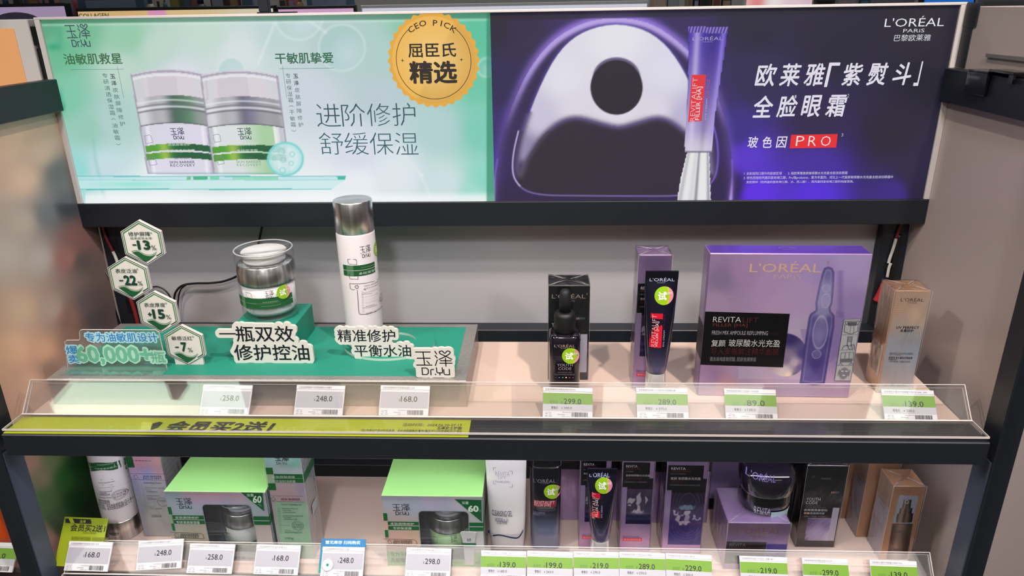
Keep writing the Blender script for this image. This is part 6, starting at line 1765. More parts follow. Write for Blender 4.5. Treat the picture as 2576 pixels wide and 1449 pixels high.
# ---- tall bottle fading from black to dusty blue
t = thing('pearl_water_bottle', 'tall bottle fading from black to dusty blue with red label beside the white tube', 'bottle', (.0737, -.1730, ZL))
secs = [(0, .0190, .0176, 4), (.002, .0206, .0190, 4), (.120, .0212, .0196, 4), (.134, .0212, .0196, 4)]
S2 = []
for a, b_ in zip(secs[:-1], secs[1:]):
    n = max(2, int((b_[0] - a[0]) / .004))
    S2 += [tuple(a[i] + (b_[i] - a[i]) * q / n for i in range(4)) for q in range(n)]
S2.append(secs[-1])
def colb(v):
    q = np.clip((v[:, 2:3] - .030) / .055, 0, 1); q = q * q * (3 - 2 * q)
    return np.array([98, 106, 130]) * (1 - q) + np.array([14, 14, 24]) * q
color_mesh('bottle_body', MB().loft(S2, INK), colb, vcol('glossy_glass_bottle', .12, coat=.8), t)
link_mesh('shoulder_line', MB().loft([(.1342, .0200, .0185, 4), (.1352, .0200, .0185, 4)], CHROME), t)
link_mesh('cap', MB().loft([(.1354, .0202, .0187, 4), (.178, .0198, .0184, 4), (.180, .019, .0175, 4)], BLACKP), t, 'black cap')
F = Tube(secs, (0, 0), mworld(t)); P = Print(F, .0002)
P.text("L'ORÉAL", z(688, 302), z(962, 256), '#7f7a80', weight=-.003); P.text('PARIS', z(775, 325), z(872, 308), '#5f5a62')
P.rect(z(688, 516), z(965, 600), '#8e2634'); P.text('REVITALIFT', z(700, 562), z(948, 530), '#e8c8cc', weight=-.004); P.text('FILLER [HA]', z(700, 596), z(895, 570), '#e8c8cc')
P.text('REPLUMPING', z(684, 680), z(832, 664), '#7c7e96'); P.text('PEARLY', z(684, 698), z(768, 685), '#7c7e96')
P.line([z(655, 356), z(810, 362), z(1015, 358)], .0003, '#3c3a48'); P.line([z(655, 455), z(810, 468), z(1010, 462)], .0003, '#3c3a48')
P.build('label_print', INK, t); sticker(F, *z(920, 420), .0115, t)

# ---- eye cream cartons and tube below
eye_carton('lilac carton half hidden behind the lower eye cream tube', .1395, -.1880, ZL, .180, True, None)
zz = dict(lor=(z(1370, 238), z(1618, 180)), par=(z(1448, 245), z(1530, 230)), red=(z(1398, 425), z(1495, 742)), rev=(z(1402, 738), z(1448, 430)), fil=(z(1445, 725), z(1485, 505)), eye=(z(1508, 735), z(1532, 592)), **{'for': (z(1512, 585), z(1532, 470))})
eye_tube('shorter dark violet eye cream tube upside down on silver cap, lower shelf', .1468, -.2055, ZL, .1442, zz, z(1545, 345))
eye_carton('lilac carton with a splash picture standing clear right of the lower eye cream tube', .1953, -.1910, ZL, .180, True, None, w=.0408)


def ampoule_carton(label, x, y, w=.0520, d=.038, h=.186, group=None):
    t = thing('ampoule_carton', label, 'carton', (x, y, ZL), 0, group)
    Fs = carton(t, w, d, h, LILM, True); P = Print(Fs['front']); z = zoomed(1640, 1160, 5.0125)
    def bg(X, Y, U, V):
        a, b = U / w, V / h
        C = idw(a, b * 3, [(0, 0, 196, 162, 204), (1, 0, 190, 158, 200), (0, 1.2, 160, 138, 186), (0, 2, 132, 112, 150), (1, 2.4, 140, 112, 150), (.3, 2.5, 134, 108, 144), (.5, 2.9, 120, 96, 132)], 3)
        m = (a > .14) & (b > .078) & (b < .55)
        q = (b - .078) / .47
        S = np.stack([64 - 30 * q + 20 * np.exp(-((q - .5) / .2) ** 2), 60 - 34 * q + 10 * np.exp(-((q - .5) / .2) ** 2), 140 - 96 * q + 20 * np.exp(-((q - .5) / .2) ** 2)], -1)
        S = over(S, np.exp(-((q - .16) / .04) ** 2) * .4, (40, 60, 150)); S = over(S, np.exp(-(((q - .34 - .1 * (a - .2)) / .03) ** 2)) * .4, (110, 70, 130))
        wob = .01 * np.sin(a * 45 + 1) + .012 * np.sin(b * 130)
        for cx, cy, rx, ry, c in ((.56, .70, .22, .045, (120, 150, 172)), (.57, .60, .09, .04, (210, 205, 210)), (.58, .50, .07, .09, (188, 178, 196)), (.5, .42, .20, .035, (216, 206, 218)), (.36, .50, .06, .07, (206, 196, 212)), (.30, .58, .07, .03, (190, 180, 200)), (.24, .62, .05, .03, (206, 196, 220)), (.76, .53, .03, .05, (200, 190, 206)), (.86, .49, .10, .018, (176, 166, 196)), (.46, .56, .05, .02, (196, 186, 206))):
            S = over(S, np.clip((1 - np.hypot((a - cx + wob) / rx, (q - cy + wob) / ry)) * 4, 0, 1) * .85, c)
        for r_ in (.22, .3, .38, .46): S = over(S, (np.abs(np.hypot(a - .57, (q - .72) * .9) - r_) < .012) * (q > .78) * .3, (110, 104, 160)); S = over(S, (np.abs(np.hypot(a - .6, (q - .36) * 1.6) - r_) < .014) * (q < .34) * .3, (130, 116, 190))
        return np.where(m[..., None], S, C)
    P.art(.0004, .0004, w - .0004, h - .0004, .0006, bg)
    P.qrect(w * .015, h * .555, w * .90, h * .765, '#101016'); P.qrect(w * .14, h * .535, w - .0004, h * .655, '#12121a')
    X = lambda a, b, c, e: (w * a, h * b, w * c, h * e)
    P.qtext('REVITA', *X(.09, .727, .45, .748), '#dedae2'); P.qtext('LIFT', *X(.46, .727, .66, .748), '#3a2030'); P.qtext('FILLER [HA]', *X(.09, .706, .56, .722), '#6a302c', weight=.01); P.qtext('REVOLUMIZING', *X(.09, .690, .46, .699), '#7c787e')
    P.qtext('复颜', *X(.09, .645, .25, .668), '#b8b4ba', weight=.012); P.qtext('玻尿酸水光充盈', *X(.28, .645, .84, .668), '#b8b4ba', weight=.012); P.qtext('导入安瓶', *X(.10, .620, .40, .638), '#50262a'); P.qtext('CONCENTRATED HYALURONIC ACID', *X(.08, .596, .84, .607), '#76727a')
    P.build('front_print', FOILINK, t)
    L = Print(Fs['left']); L.qrect(.0004, h * .5, d - .0004, h * .75, '#1c1b24'); L.build('side_print', INK, t)
    return t


ampoule_carton('wide lilac carton with white swirl picture under a black panel, right of the splash cartons', .2583, -.1938)


def dup(root, loc, label, group=None):
    r = root.copy(); COL.objects.link(r); r.location = loc; r['label'] = label
    if group: r['group'] = group
    for ch in list(root.children):
        c = ch.copy(); COL.objects.link(c); c.parent = r
    return r


# the second row behind, mostly hidden
BK = 'dark banded cartons in the second row of the lower shelf'
bk = thing('back_row_carton', 'dark banded lilac carton behind the black to blue bottle', 'carton', (.108, -.128, ZL), 0, BK)
Fs = carton(bk, .040, .036, .186, LILM, True)
P = Print(Fs['front']); P.qrect(.0004, .088, .0396, .172, '#101018'); P.qtext('REVITA', .004, .150, .020, .154, '#8a8790'); P.qtext('复颜玻尿酸水光充盈', .004, .136, .033, .140, '#77757c'); P.build('front_print', FOILINK, bk)
P = Print(Fs['left']); P.qrect(.0004, .088, .0356, .172, '#16151e'); P.build('side_print', INK, bk)
for x, y, lb_ in ((.171, -.128, 'dark banded lilac carton behind the gap between the two lower splash cartons'), (.2245, -.132, 'dark banded lilac carton behind the gap left of the wide swirl carton'), (.286, -.130, 'dark banded lilac carton behind and right of the wide swirl carton')):
    dup(bk, (x, y, ZL), lb_, BK)
t2 = thing('serum_carton', 'black carton in the second row behind the black jar', 'carton', (.340, -.100, ZL))
carton(t2, .050, .038, .186, BLKM, True)
P = Print(Face((-.025, 0, 0), (1, 0, 0), (0, 0, 1), mworld(t2)))
P.qrect(.0004, .02, .0496, .098, '#8f7aa6'); z = zoomed(1780, 1160, 5.0125); P.text('REVITA', z(258, 112), z(375, 80), '#9a98a0'); P.text('FILLER', z(252, 180), z(300, 168), '#66646c'); P.text('复颜玻尿酸', z(248, 250), z(400, 222), '#8a8890'); P.text('安瓶面膜', z(235, 325), z(350, 308), '#66646c')
P.build('front_print', INK, t2)

# ---- jar carton with black jar on top
t = thing('jar_carton', 'squat film wrapped lilac carton under the black jar', 'carton', (.3490, -.2222, ZL))
w, d, h = .0790, .0735, .0748
Fs = carton(t, w, d, h, LILM, True); P = Print(Fs['front'])
def bg(X, Y, U, V):
    a, b = U / w, V / h
    C = idw(a, b, [(.1, .9, 130, 104, 132), (.5, .9, 140, 108, 132), (.9, .85, 128, 104, 140), (.3, .6, 124, 104, 146), (.7, .65, 138, 112, 156), (.95, .6, 166, 136, 176), (.1, .05, 178, 150, 190), (.6, .05, 182, 150, 196)], 3)
    m = (a > .66) & (b > .14) & (b < .56)
    S = np.stack([70 + 20 * a, 62 + 10 * a, 140 + 20 * a], -1); r = np.hypot(a - .74, (b - .30) * 1.0)
    S = over(S, (np.sin(r * 110) > .2) * np.exp(-(r / .14) ** 2) * .6, (150, 140, 190)); S = over(S, np.clip(np.sin(a * 60) * np.sin(b * 70), 0, 1) * (b < .34) * .7, (196, 190, 216))
    return np.where(m[..., None], S, C)
P.art(.0004, .0004, w - .0004, h - .0004, .0007, bg)
P.qrect(.0004, h * .12, w * .655, h * .60, '#2b262c')
X = lambda a, b, c, e: (w * a, h * b, w * c, h * e)
P.qtext("L'ORÉAL", *X(.14, .77, .88, .93), '#86605c', weight=-.012); P.qtext('PARIS', *X(.38, .70, .62, .74), '#7a6468', weight=-.004)
P.qtext('REVITA', *X(.06, .50, .32, .565), '#86828a', weight=-.004); P.qtext('LIFT', *X(.33, .50, .48, .565), '#463038', weight=-.004); P.qtext('FILLER [HA]', *X(.06, .44, .40, .49), '#5a3638'); P.qtext('PLUMPING CREAM', *X(.06, .40, .38, .425), '#6a666c'); P.qtext('复颜玻尿酸水光充盈面霜', *X(.06, .18, .52, .23), '#6a666c')
P.build('front_print', FOILINK, t)
j = thing('black_cream_jar', 'black cream jar with a silver line standing on the squat lilac carton', 'jar', (.3650, -.1790, ZL + h + .0026))
secs = [(0, .0285, .0285, 2.4), (.002, .0318, .0315, 2.4), (.0135, .0326, .0322, 2.4), (.0265, .0326, .0322, 2.4)]
link_mesh('jar_body', MB().loft(secs[:3], BLACKP), j); link_mesh('body_rim', MB().loft([(.0137, .0329, .0325, 2.4), (.0265, .0327, .0323, 2.4)], BLACKP), j)
link_mesh('silver_line', MB().loft([(.0267, .0330, .0326, 2.4), (.0275, .0330, .0326, 2.4)], CHROME), j)
lid = link_mesh('lid', MB().loft([(.0277, .0334, .0330, 2.4), (.031, .0342, .0338, 2.4), (.050, .0352, .0348, 2.5), (.057, .0335, .0330, 2.5), (.0605, .0265, .026, 2.3), (.062, .012, .012, 2)], mat('violet_black_gloss_lid', '#15121f', .1, coat=.9)), j, 'glossy rounded lid')
F = Tube(secs, (0, 0), mworld(j)); P = Print(F, .0004)
P.text('REVITA', z(573, 640), z(800, 595), '#c0bec6', weight=-.004); P.text('FILLER [HA]', z(572, 662), z(793, 640), '#c8c6ce', weight=.01)
P.text('复颜玻尿酸水光充盈导入面霜', z(500, 690), z(795, 668), '#a09ea8'); P.text('玻尿酸提拉紧致', z(500, 708), z(650, 696), '#6a6a78'); P.text('净含量：50ml', z(495, 778), z(762, 735), '#c8c8d0')
P.rect(z(802, 640), z(990, 735), '#b8d4d8'); P.text('2W.6ED', z(845, 675), z(925, 655), '#4c5c70'); P.text('/2026/11/07', z(820, 702), z(940, 682), '#4c5c70')
P.build('label_print', INK, j)
FL = Tube([(.0277, .0342, .0338, 2.4), (.050, .0352, .0348, 2.5)], (0, 0), mworld(j)); P = Print(FL, .0006)
P.text("L'ORÉAL", z(490, 192), z(870, 150), '#8c7cc0', weight=.0); P.text('PARIS', z(632, 206), z(760, 194), '#8c7cc0'); P.build('lid_print', INK, j)

t = thing('serum_carton', 'black carton with a pale splash picture between the black jar and gold cartons, lower shelf', 'carton', (.4440, -.1780, ZL))
youth_carton(t, None, None, False)
t3 = thing('serum_carton', 'plain black carton in the second row behind the pale splash carton', 'carton', (.4050, -.1250, ZL))
carton(t3, .045, .038, .150, BLKM, True)

sun_carton('gold film wrapped carton with a pump bottle picture, lower shelf right end', .5418, -.1997, ZL, .1172, .0405, .0385, 0, 1)
sun_carton('gold carton standing right behind the one with the pump bottle picture', .5285, -.1560, ZL, .1240, .0405, .0360, 0, 2)
sun_carton('third gold carton, furthest back in the row at the right end', .5215, -.1170, ZL, .1240, .0405, .0360, 0, 2)

# ================================================================== lamp under the upper shelf
ld = thing('led_strip', 'white lamp bar fixed under the upper shelf behind its front bar', 'lamp', (0, -.2325, -.0122))
link_mesh('housing', MB().box((-.52, -.009, -.004), (.52, .009, 0), WHITEP), ld)
link_mesh('diffuser', MB().box((-.518, -.007, -.0055), (.518, .007, -.0041), emis('lamp_bar', '#f4f2ff', 21.0)), ld)

# ================================================================== price tags
TAGW = mat('tag_white', '#d2d0d4', .45)
rnd = random.Random(4)


def price_tag(label, tl, tr, strip_o, off, price, name, old=None, w=None, extra='', grp=None, th=.0026):
    o = np.array(strip_o, float) + SN * off
    a, c = onp(*tl, o, SN), onp(*tr, o, SN)
    L = np.linalg.norm(c - a) if w is None else w
    ux = (c - a) / np.linalg.norm(c - a); vx = np.cross(SN, ux)
    h = .0372
    cen = a + ux * L / 2 - vx * h / 2
    M = Matrix(((ux[0], -SN[0], vx[0]), (ux[1], -SN[1], vx[1]), (ux[2], -SN[2], vx[2])))
    t = thing('price_tag', label, 'price tag', tuple(map(float, cen)), 0, grp, M.to_euler())
    link_mesh('tag_body', MB().box((-L / 2, 0, -h / 2), (L / 2, th, h / 2), TAGW, .0005), t)
    link_mesh('top_clip', MB().box((-L / 2, -.0006, h / 2 - .0052), (L / 2, 0, h / 2 - .0002), mat('tag_clip_white', '#dedce0', .3), .0003), t)
    P = Print(Face((-L / 2, 0, h / 2), (1, 0, 0), (0, 0, 1), mworld(t)), .00006, .00003)
    q = lambda x0, y0, x1, y1: (L * x0, -h * y1, L * x1, -h * y0)
    C = Print(Face((-L / 2, -.0006, h / 2), (1, 0, 0), (0, 0, 1), mworld(t)), .0001)
    C.qtext(name, *q(.05, .045, min(.95, .05 + .034 * len(name)), .115), '#5a5860'); C.build('name_print', INK, t)
    if old:
        P.qrect(*q(.003, .19, .997, .55), '#6a9626'); P.qrect(*q(.003, .55, .997, .775), '#b3b2b9')
        P.qtext('会员价', *q(.14, .43, .31, .545), '#41672a'); P.qtext('¥', *q(.365, .455, .395, .535), '#2b4a1c')
        P.qtext(price, *q(.42, .365, .77, .545), '#101c0c', weight=.012)
        P.qtext('零售价', *q(.17, .625, .31, .72), '#4a4a55', weight=.01); P.qtext('¥', *q(.375, .645, .40, .71), '#33333c'); P.qtext(old, *q(.425, .632, .58, .712), '#2c2c34')
    else:
        P.qrect(*q(.02, .21, .98, .745), '#a9a8b0')
        P.qtext('¥', *q(.385, .44, .415, .53), '#3a3a42'); P.qtext(price, *q(.43, .35, .76, .535), '#1c1c24', weight=.012)
    P.qtext('69710338', *q(.06, .81, .17, .835), '#77757f'); P.qtext('产地：上海', *q(.05, .85, .17, .895), '#66646e'); P.qtext('规格：见包装', *q(.05, .92, .19, .96), '#77757f')
    P.qtext('6901158012345', *q(.39, .80, .56, .83), '#66646e'); P.qtext('300100456　1　1', *q(.30, .87, .54, .90), '#66646e'); P.qtext('价格员：10016', *q(.38, .925, .54, .96), '#77757f')
    P.lay += 1; x = .575
    while x < .90:
        b_ = rnd.choice((.004, .006, .009)); P.qrect(*q(x, .80, x + b_, .955), '#26252c', 1, lay=P.lay); x += b_ + rnd.choice((.005, .007, .010))
    P.build('display_print', INK, t)
    return t


SO, LO = (0, -.2425, .0008), (0, -.2515, -.2380)
U = [((512, 967), (636, 969), '258.0', '玉泽皮肤屏障修护专研清透保湿霜50g', None, 'leftmost price tag on the upper shelf, reading 258.0'),
     ((747, 968), (869, 970), '248.0', '玉泽皮肤屏障修护专研清透爽肤水200毫升', None, 'price tag on the upper shelf reading 248.0 below the toner bottle'),
     ((958, 969), (1082, 971), '168.0', '玉泽皮肤屏障修护专研清透洁面乳100克', None, 'price tag on the upper shelf reading 168.0 below the logo sign'),
     ((1366, 973), (1491, 976), '299.0', '欧莱雅青春密码密集肌底精华液30ML', '390.0', 'green banded 299.0 tag below the black dropper bottle, upper shelf'),
     ((1600, 975), (1729, 977), '289.0', '欧莱雅复颜玻尿酸水光充盈全脸淡纹眼霜30毫', '370.0', 'green banded 289.0 tag below the upright eye cream tube, upper shelf'),
     ((1821, 977), (1951, 980), '89.0', '欧莱雅复颜玻尿酸水光充盈导入安瓶面膜', '138.0', 'green banded 89.0 tag before the large mask carton'),
     ((2216, 979), (2348, 982), '139.0', '欧莱雅新多重防护隔离露外御内护30ML SPF5', '200.0', 'green banded 139.0 tag at the right end of the upper shelf')]
for tl, tr, pr_, nm, old, lb_ in U: price_tag(lb_, tl, tr, SO, .0031, pr_, nm, old, th=.0024)
Lw = [((175, 1361), (284, 1364), '168.0', '玉泽皮肤屏障修护专研清透洁面乳100克', None, 'price tag reading 168.0 in front of the yellow-green promotion card'),
      ((349, 1361), (462, 1355), '248.0', '玉泽皮肤屏障修护专研清透爽肤水200毫升', None, 'tilted price tag reading 248.0 below the pearly toner carton'),
      ((479, 1367), (592, 1369), '258.0', '玉泽皮肤屏障修护专研清透保湿霜50g', None, 'price tag reading 258.0 below the left green gift box'),
      ((646, 1369), (757, 1372), '168.0', '玉泽皮肤屏障修护专研温和洁颜露100克', None, 'price tag reading 168.0 below the cleansing gel carton'),
      ((812, 1375), (918, 1377), '248.0', '玉泽皮肤屏障修护专研保湿水200毫升', None, 'price tag reading 248.0 set in the blue sold-out card'),
      ((1023, 1377), (1136, 1380), '298.0', '玉泽皮肤屏障修护专研保湿霜50g+10g*3', None, 'price tag reading 298.0 below the right green gift box'),
      ((1211, 1384), (1324, 1387), '139.0', '欧莱雅复颜玻尿酸水光洁面啫喱125毫升', '180.0', 'green banded price tag reading 139.0 below the white tube'),
      ((1326.5, 1385), (1441, 1389), '199.0', '欧莱雅复颜玻尿酸水光充盈导入晶莹水', '260.0', 'green banded price tag reading 199.0 below the black to blue bottle'),
      ((1442.5, 1387), (1556, 1389), '219.0', '欧莱雅复颜玻尿酸水光充盈全脸淡纹眼霜20', '290.0', 'green banded price tag reading 219.0 below the lower eye cream tube'),
      ((1557.5, 1388), (1673, 1392), '289.0', '欧莱雅复颜玻尿酸水光充盈全脸淡纹眼霜30', '370.0', 'green banded price tag reading 289.0 below the lower splash carton'),
      ((1674.5, 1391), (1790, 1397), '229.0', '欧莱雅复颜玻尿酸水光充盈导入精华液', '300.0', 'green banded price tag reading 229.0 below the swirl carton'),
      ((1860, 1398), (1979, 1402), '219.0', '欧莱雅复颜玻尿酸水光充盈导入面霜50毫升', '290.0', 'green banded price tag reading 219.0 below the squat jar carton'),
      ((2017, 1403), (2132, 1407), '299.0', '欧莱雅青春密码密集肌底精华液30ML', '390.0', 'green banded price tag reading 299.0 below the pale splash carton'),
      ((2187, 1408), (2305, 1412), '139.0', '欧莱雅新多重防护隔离露水感倍护30ML', '200.0', 'green banded price tag reading 139.0 at the right end of the lower shelf')]
for i, (tl, tr, pr_, nm, old, lb_) in enumerate(Lw): price_tag(lb_, tl, tr, LO, .0105 + (.0004 if i in (7, 9) else 0), pr_, nm, old)

# blue sold-out card behind one tag
o = np.array(LO) + SN * .0078
a, c, dn = onp(808.6, 1355, o, SN), onp(920.7, 1356.5, o, SN), onp(802, 1442, o, SN)
ux = (c - a) / np.linalg.norm(c - a); vx = np.cross(SN, ux); Lc = np.linalg.norm(c - a); hc = abs((dn - a) @ vx)
cen = a + ux * Lc / 2 - vx * hc / 2
M = Matrix(((ux[0], -SN[0], vx[0]), (ux[1], -SN[1], vx[1]), (ux[2], -SN[2], vx[2])))
t = thing('sold_out_card', 'blue card headed with white characters behind the 248.0 tag, beside the right gift box', 'card', tuple(map(float, cen)), 0, None, M.to_euler())
link_mesh('card', MB().box((-Lc / 2, 0, -hc / 2), (Lc / 2, .0008, hc / 2), mat('blue_card', '#1b6f9c', .45), .0002), t)
P = Print(Face((-Lc / 2, 0, -hc / 2), (1, 0, 0), (0, 0, 1), mworld(t)))
P.art(.0003, .0003, Lc - .0003, hc - .0003, .002, lambda X, Y, A, B: idw(A / Lc, B / hc, [(0, 1, 30, 100, 150), (.5, 1, 20, 108, 170), (1, 1, 20, 110, 160), (0, .5, 20, 120, 160), (1, .4, 20, 100, 160), (0, 0, 24, 140, 120), (.5, 0, 24, 130, 120), (1, 0, 20, 110, 140)], 3))
P.qtext('暂无库存 扫码购买', Lc * .10, hc * .845, Lc * .88, hc * .95, '#bfe0e6', weight=.025)
P.build('lettering', INK, t)
q = thing('round_code_sticker', 'round white sticker with a green centre on the 248.0 tag of the blue card', 'sticker', tuple(map(float, onp(824, 1421, np.array(LO) + SN * .0116, SN))), 0, None, M.to_euler())
link_mesh('disc', MB().prism([(.0078 * math.cos(i * math.pi / 16), .0078 * math.sin(i * math.pi / 16)) for i in range(32)], 0, .0004, mat('sticker_white', '#cfd2d4', .4)), q)
P = Print(Face((0, 0, 0), (1, 0, 0), (0, 0, 1), mworld(q)))
P.qline([(.0074 * math.cos(i * math.pi / 16), .0074 * math.sin(i * math.pi / 16)) for i in range(32)], .0003, '#7a8488', True)
P.qpoly([(.0013, -.0017), (.0018, .0008), (.0005, .0017), (-.0016, .0014), (-.0019, -.0010), (-.0006, -.0017)], '#1c7c6c')
P.build('print', INK, q)

# yellow-green promotion card behind the leftmost lower tag
o = np.array(LO) + SN * .0078
F0 = onp(163, 1300, o, SN); F1 = onp(273, 1304, o, SN); F2 = onp(166, 1425, o, SN)
ux = (F1 - F0) / np.linalg.norm(F1 - F0); vx = np.cross(SN, ux); Lc = np.linalg.norm(F1 - F0); hc = abs((F2 - F0) @ vx)
cen = F0 + ux * Lc / 2 - vx * hc / 2
M = Matrix(((ux[0], -SN[0], vx[0]), (ux[1], -SN[1], vx[1]), (ux[2], -SN[2], vx[2])))
t = thing('promotion_card', 'yellow-green promotion card standing behind the leftmost tag of the lower shelf', 'card', tuple(map(float, cen)), 0, None, M.to_euler())
link_mesh('card', MB().box((-Lc / 2, 0, -hc / 2), (Lc / 2, .0008, hc / 2), mat('olive_lime_card', '#8a9a10', .5), .0002), t)
F = Face((-Lc / 2, 0, -hc / 2), (1, 0, 0), (0, 0, 1), mworld(t)); P = Print(F); z = zoomed(130, 1160, 5.014)
P.poly([z(172, 722), z(500, 735), z(492, 750), z(503, 765), z(502, 792), z(176, 780)], '#1e1f17'); P.poly([z(215, 722), z(262, 722), z(292, 780), z(240, 782)], '#9aa82a')
P.text('玉泽', z(352, 778), z(436, 746), '#a8b838', weight=.02)
P.text('会员买2送1', z(232, 882), z(685, 808), '#1e1f17', weight=.02); P.text('*', z(688, 835), z(702, 820), '#1e1f17'); P.text('玉泽女士护肤产品', z(395, 914), z(562, 898), '#525a10')
for i in range(2): P.text('*购2件参与产品中价低者送，此处商品指单次购/套购', z(245, 980 + i * 22), z(725, 962 + i * 22), '#5c6410')
P.build('lettering', INK, t)

# ================================================================== the neighbouring bays
nb = thing('neighbour_bay', 'neighbouring shelf bay left of the rack, only its edge in view', 'rack', (-.92, -.12, -1.05))
def npart(nm, a, b, m, t_=nb):
    l = t_.location
    return link_mesh(nm, MB().box(tuple(a[i] - l[i] for i in range(3)), tuple(b[i] - l[i] for i in range(3)), m, .0006), t_)
npart('shelf_board', (-1.22, -.24, -.252), (-.612, -.03, -.24), SHELF); npart('front_bar', (-1.22, -.285, -.27), (-.612, -.242, -.241), DARK)
npart('back_panel', (-1.22, .056, -1.05), (-.608, .062, .2), PANEL); npart('side_panel', (-.6125, -.235, -1.04), (-.607, .05, -.26), PANEL)
nb2 = thing('neighbour_bay', 'neighbouring shelf bay right of the rack, only its beige panel in view', 'rack', (.92, -.12, -1.05))
npart('back_panel', (.608, -.02, -1.05), (1.3, -.014, .452), PANEL, nb2); npart('front_bar', (.66, -.285, -.9), (1.3, -.242, -.87), DARK, nb2)
nl = thing('neighbour_light_box', 'warm orange backlit sign of the neighbouring bay, cut by the left edge', 'sign', (-.93, 0, .20))
link_mesh('frame', MB().box((-.33, .002, 0), (.318, .03, .255), FRAME, .001), nl, 'silver frame')
P = Print(Face((-.315, .0018, .012), (1, 0, 0), (0, 0, 1), mworld(nl)), .0004)
P.art(0, 0, .612, .232, .004, lambda X, Y, A, B: idw(A, B, [(.6, .22, 226, 150, 90), (.6, .1, 232, 170, 112), (.55, .2, 236, 176, 120), (.6, 0, 238, 186, 132), (.57, .15, 214, 140, 84), (.3, .1, 240, 190, 140)], 3))
P.build('poster', BACKLIT, nl)
sl = thing('slotted_upright', 'black slotted steel upright in the gap left of the light box', 'post', (-.6065, .012, .20))
link_mesh('channel', MB().box((-.0055, -.006, 0), (.0055, .012, .218), BLACKP, .0004), sl)
link_mesh('top_cap', MB().box((-.0065, -.008, .222), (.0065, .012, .246), BLACKP, .0006), sl)
link_mesh('centre_rib', MB().box((-.0012, -.0075, 0), (.0008, -.006, .218), DARK), sl)

# packet and tag on the neighbour's shelf
pk = onY(8, 1366, -.215)
t = thing('packet', 'green and orange packet with a black label on the neighbouring shelf', 'packet', (float(pk[0]) - .042, -.200, -.2398))
link_mesh('packet_body', MB().loft([(0, .046, .012, 4), (.004, .047, .014, 4), (.03, .046, .015, 4), (.062, .040, .012, 3.5)], mat('orange_foil', '#d8531c', .3, coat=.3)), t)
link_mesh('packet_top', MB().loft([(.0622, .040, .012, 3.5), (.085, .038, .008, 3), (.10, .036, .002, 3)], mat('green_foil', '#3fae1c', .3, coat=.3)), t, 'green top')
link_mesh('black_label', MB().box((-.02, -.0165, .006), (.030, -.0152, .055), BLKM, .0004), t)
P = Print(Face((.010, -.0165, .010), (1, 0, 0), (0, 0, 1), mworld(t))); P.qtext('HAND', .010, .002, .018, .040, '#8a8c86', rot=90); P.build('lettering', INK, t)
price_tag('green banded price tag reading 145.0 on the neighbouring shelf at the left edge', (-64, 1362), (48, 1366), LO, .0105, '145.0', '护手霜礼盒三支装50克', '193.0')
st = thing('price_strip', 'clear acrylic price strip of the neighbouring shelf, at the left edge', 'price strip', (-.92, -.2515, -.2380))
p = [np.array([x, 0, 0]) + SD * s_ + SN * (k + .0045) for x in (-.29, .307) for s_ in (0, .0425) for k in (0, .0014)]
link_mesh('front_sheet', MB().add([tuple(q_) for q_ in p], [(0, 1, 3, 2), (4, 6, 7, 5), (0, 4, 5, 1), (2, 3, 7, 6), (1, 5, 7, 3), (0, 2, 6, 4)], ACRYL), st)

# ================================================================== the shop beyond, seen over the light box
def far_x(px, y=1.5): return float(onY(px, 15, y)[0])
def far_z(px, py, y=1.5): return float(onY(px, py, y)[2])
YF = 1.5
fr_ = thing('far_gondola', 'long grey shelving unit across the aisle beyond the light box', 'rack', (0, YF + .25, -1.05))
link_mesh('carcass', MB().box((-2.2, -.212, 0), (2.3, .2, 1.40), mat('grey_gondola', '#55565c', .5), .004), fr_)
link_mesh('top_board', MB().box((-2.2, -.214, 1.40), (2.3, .22, 1.425), mat('dark_gondola_top', '#3a3b42', .45), .002), fr_)


def far_sign(label, p0, p1, yt, face, col, st, edge=DARK, art=None):
    x0, x1 = far_x(p0), far_x(p1); zt = far_z((p0 + p1) / 2, yt)
    t = thing('far_light_box', label, 'sign', ((x0 + x1) / 2, YF, zt - .30))
    a = (x1 - x0) / 2
    link_mesh('frame', MB().box((-a, 0, 0), (a, .028, .30), edge, .002), t)
    P = Print(Face((-a + .006, 0, .006), (1, 0, 0), (0, 0, 1), mworld(t)), .0005)
    ww = 2 * a - .012
    P.art(0, 0, ww, .284, .012, lambda X, Y, A, B: face(A / ww, B / .284))
    if art: art(P, ww)
    P.build('poster', vcol('far_backlit_print', .4, emit=st), t)
    return t


flat = lambda r, g, b: (lambda A, B: np.stack([A * 0 + r, A * 0 + g, A * 0 + b], -1))
def oo(P, ww): P.put([(ww * .60, .284 - .035)] + [(ww * .60 + .085 * math.cos(i / 24 * 6.2832), .284 - .05 + .085 * math.sin(i / 24 * 6.2832) * .4) for i in range(24)], [(0, i + 1, (i + 1) % 24 + 1) for i in range(24)], lin('#2a2636'))
far_sign('lavender lit panel beyond the left end of the light box', -160, 166, 10, flat(172, 152, 186), 0, .75, DARK, oo)
def yel(P, ww): P.text('COLLAGEN', (200, 46), (273, 33), '#6a5a3c', weight=.03)
far_sign('yellow lit panel with a pink patch beyond the mint poster', 188, 690, 17, lambda A, B: over(over(idw(A, B * .3, [(0, .2, 226, 196, 140), (.25, .2, 232, 190, 126), (.5, .2, 236, 206, 150), (1, .2, 232, 222, 196)], 3), ((A > .36) & (A < .455)) * 1.0, (236, 160, 200)), A * 0, (0, 0, 0)), 0, .85, DARK, yel)
far_sign('pink lit panel right of the dark pole beyond the light box', 694, 893, 14, lambda A, B: over(flat(226, 172, 216)(A, B), np.clip(1 - np.hypot((A - .42) / .18, (B - .72) / .22), 0, 1) * 2, (130, 96, 120)), 0, .8)
far_sign('long bluish white lit panel beyond the middle of the light box', 906, 1632, 7, flat(222, 222, 238), 0, .95, mat('white_frame', '#e4e4ea', .4))

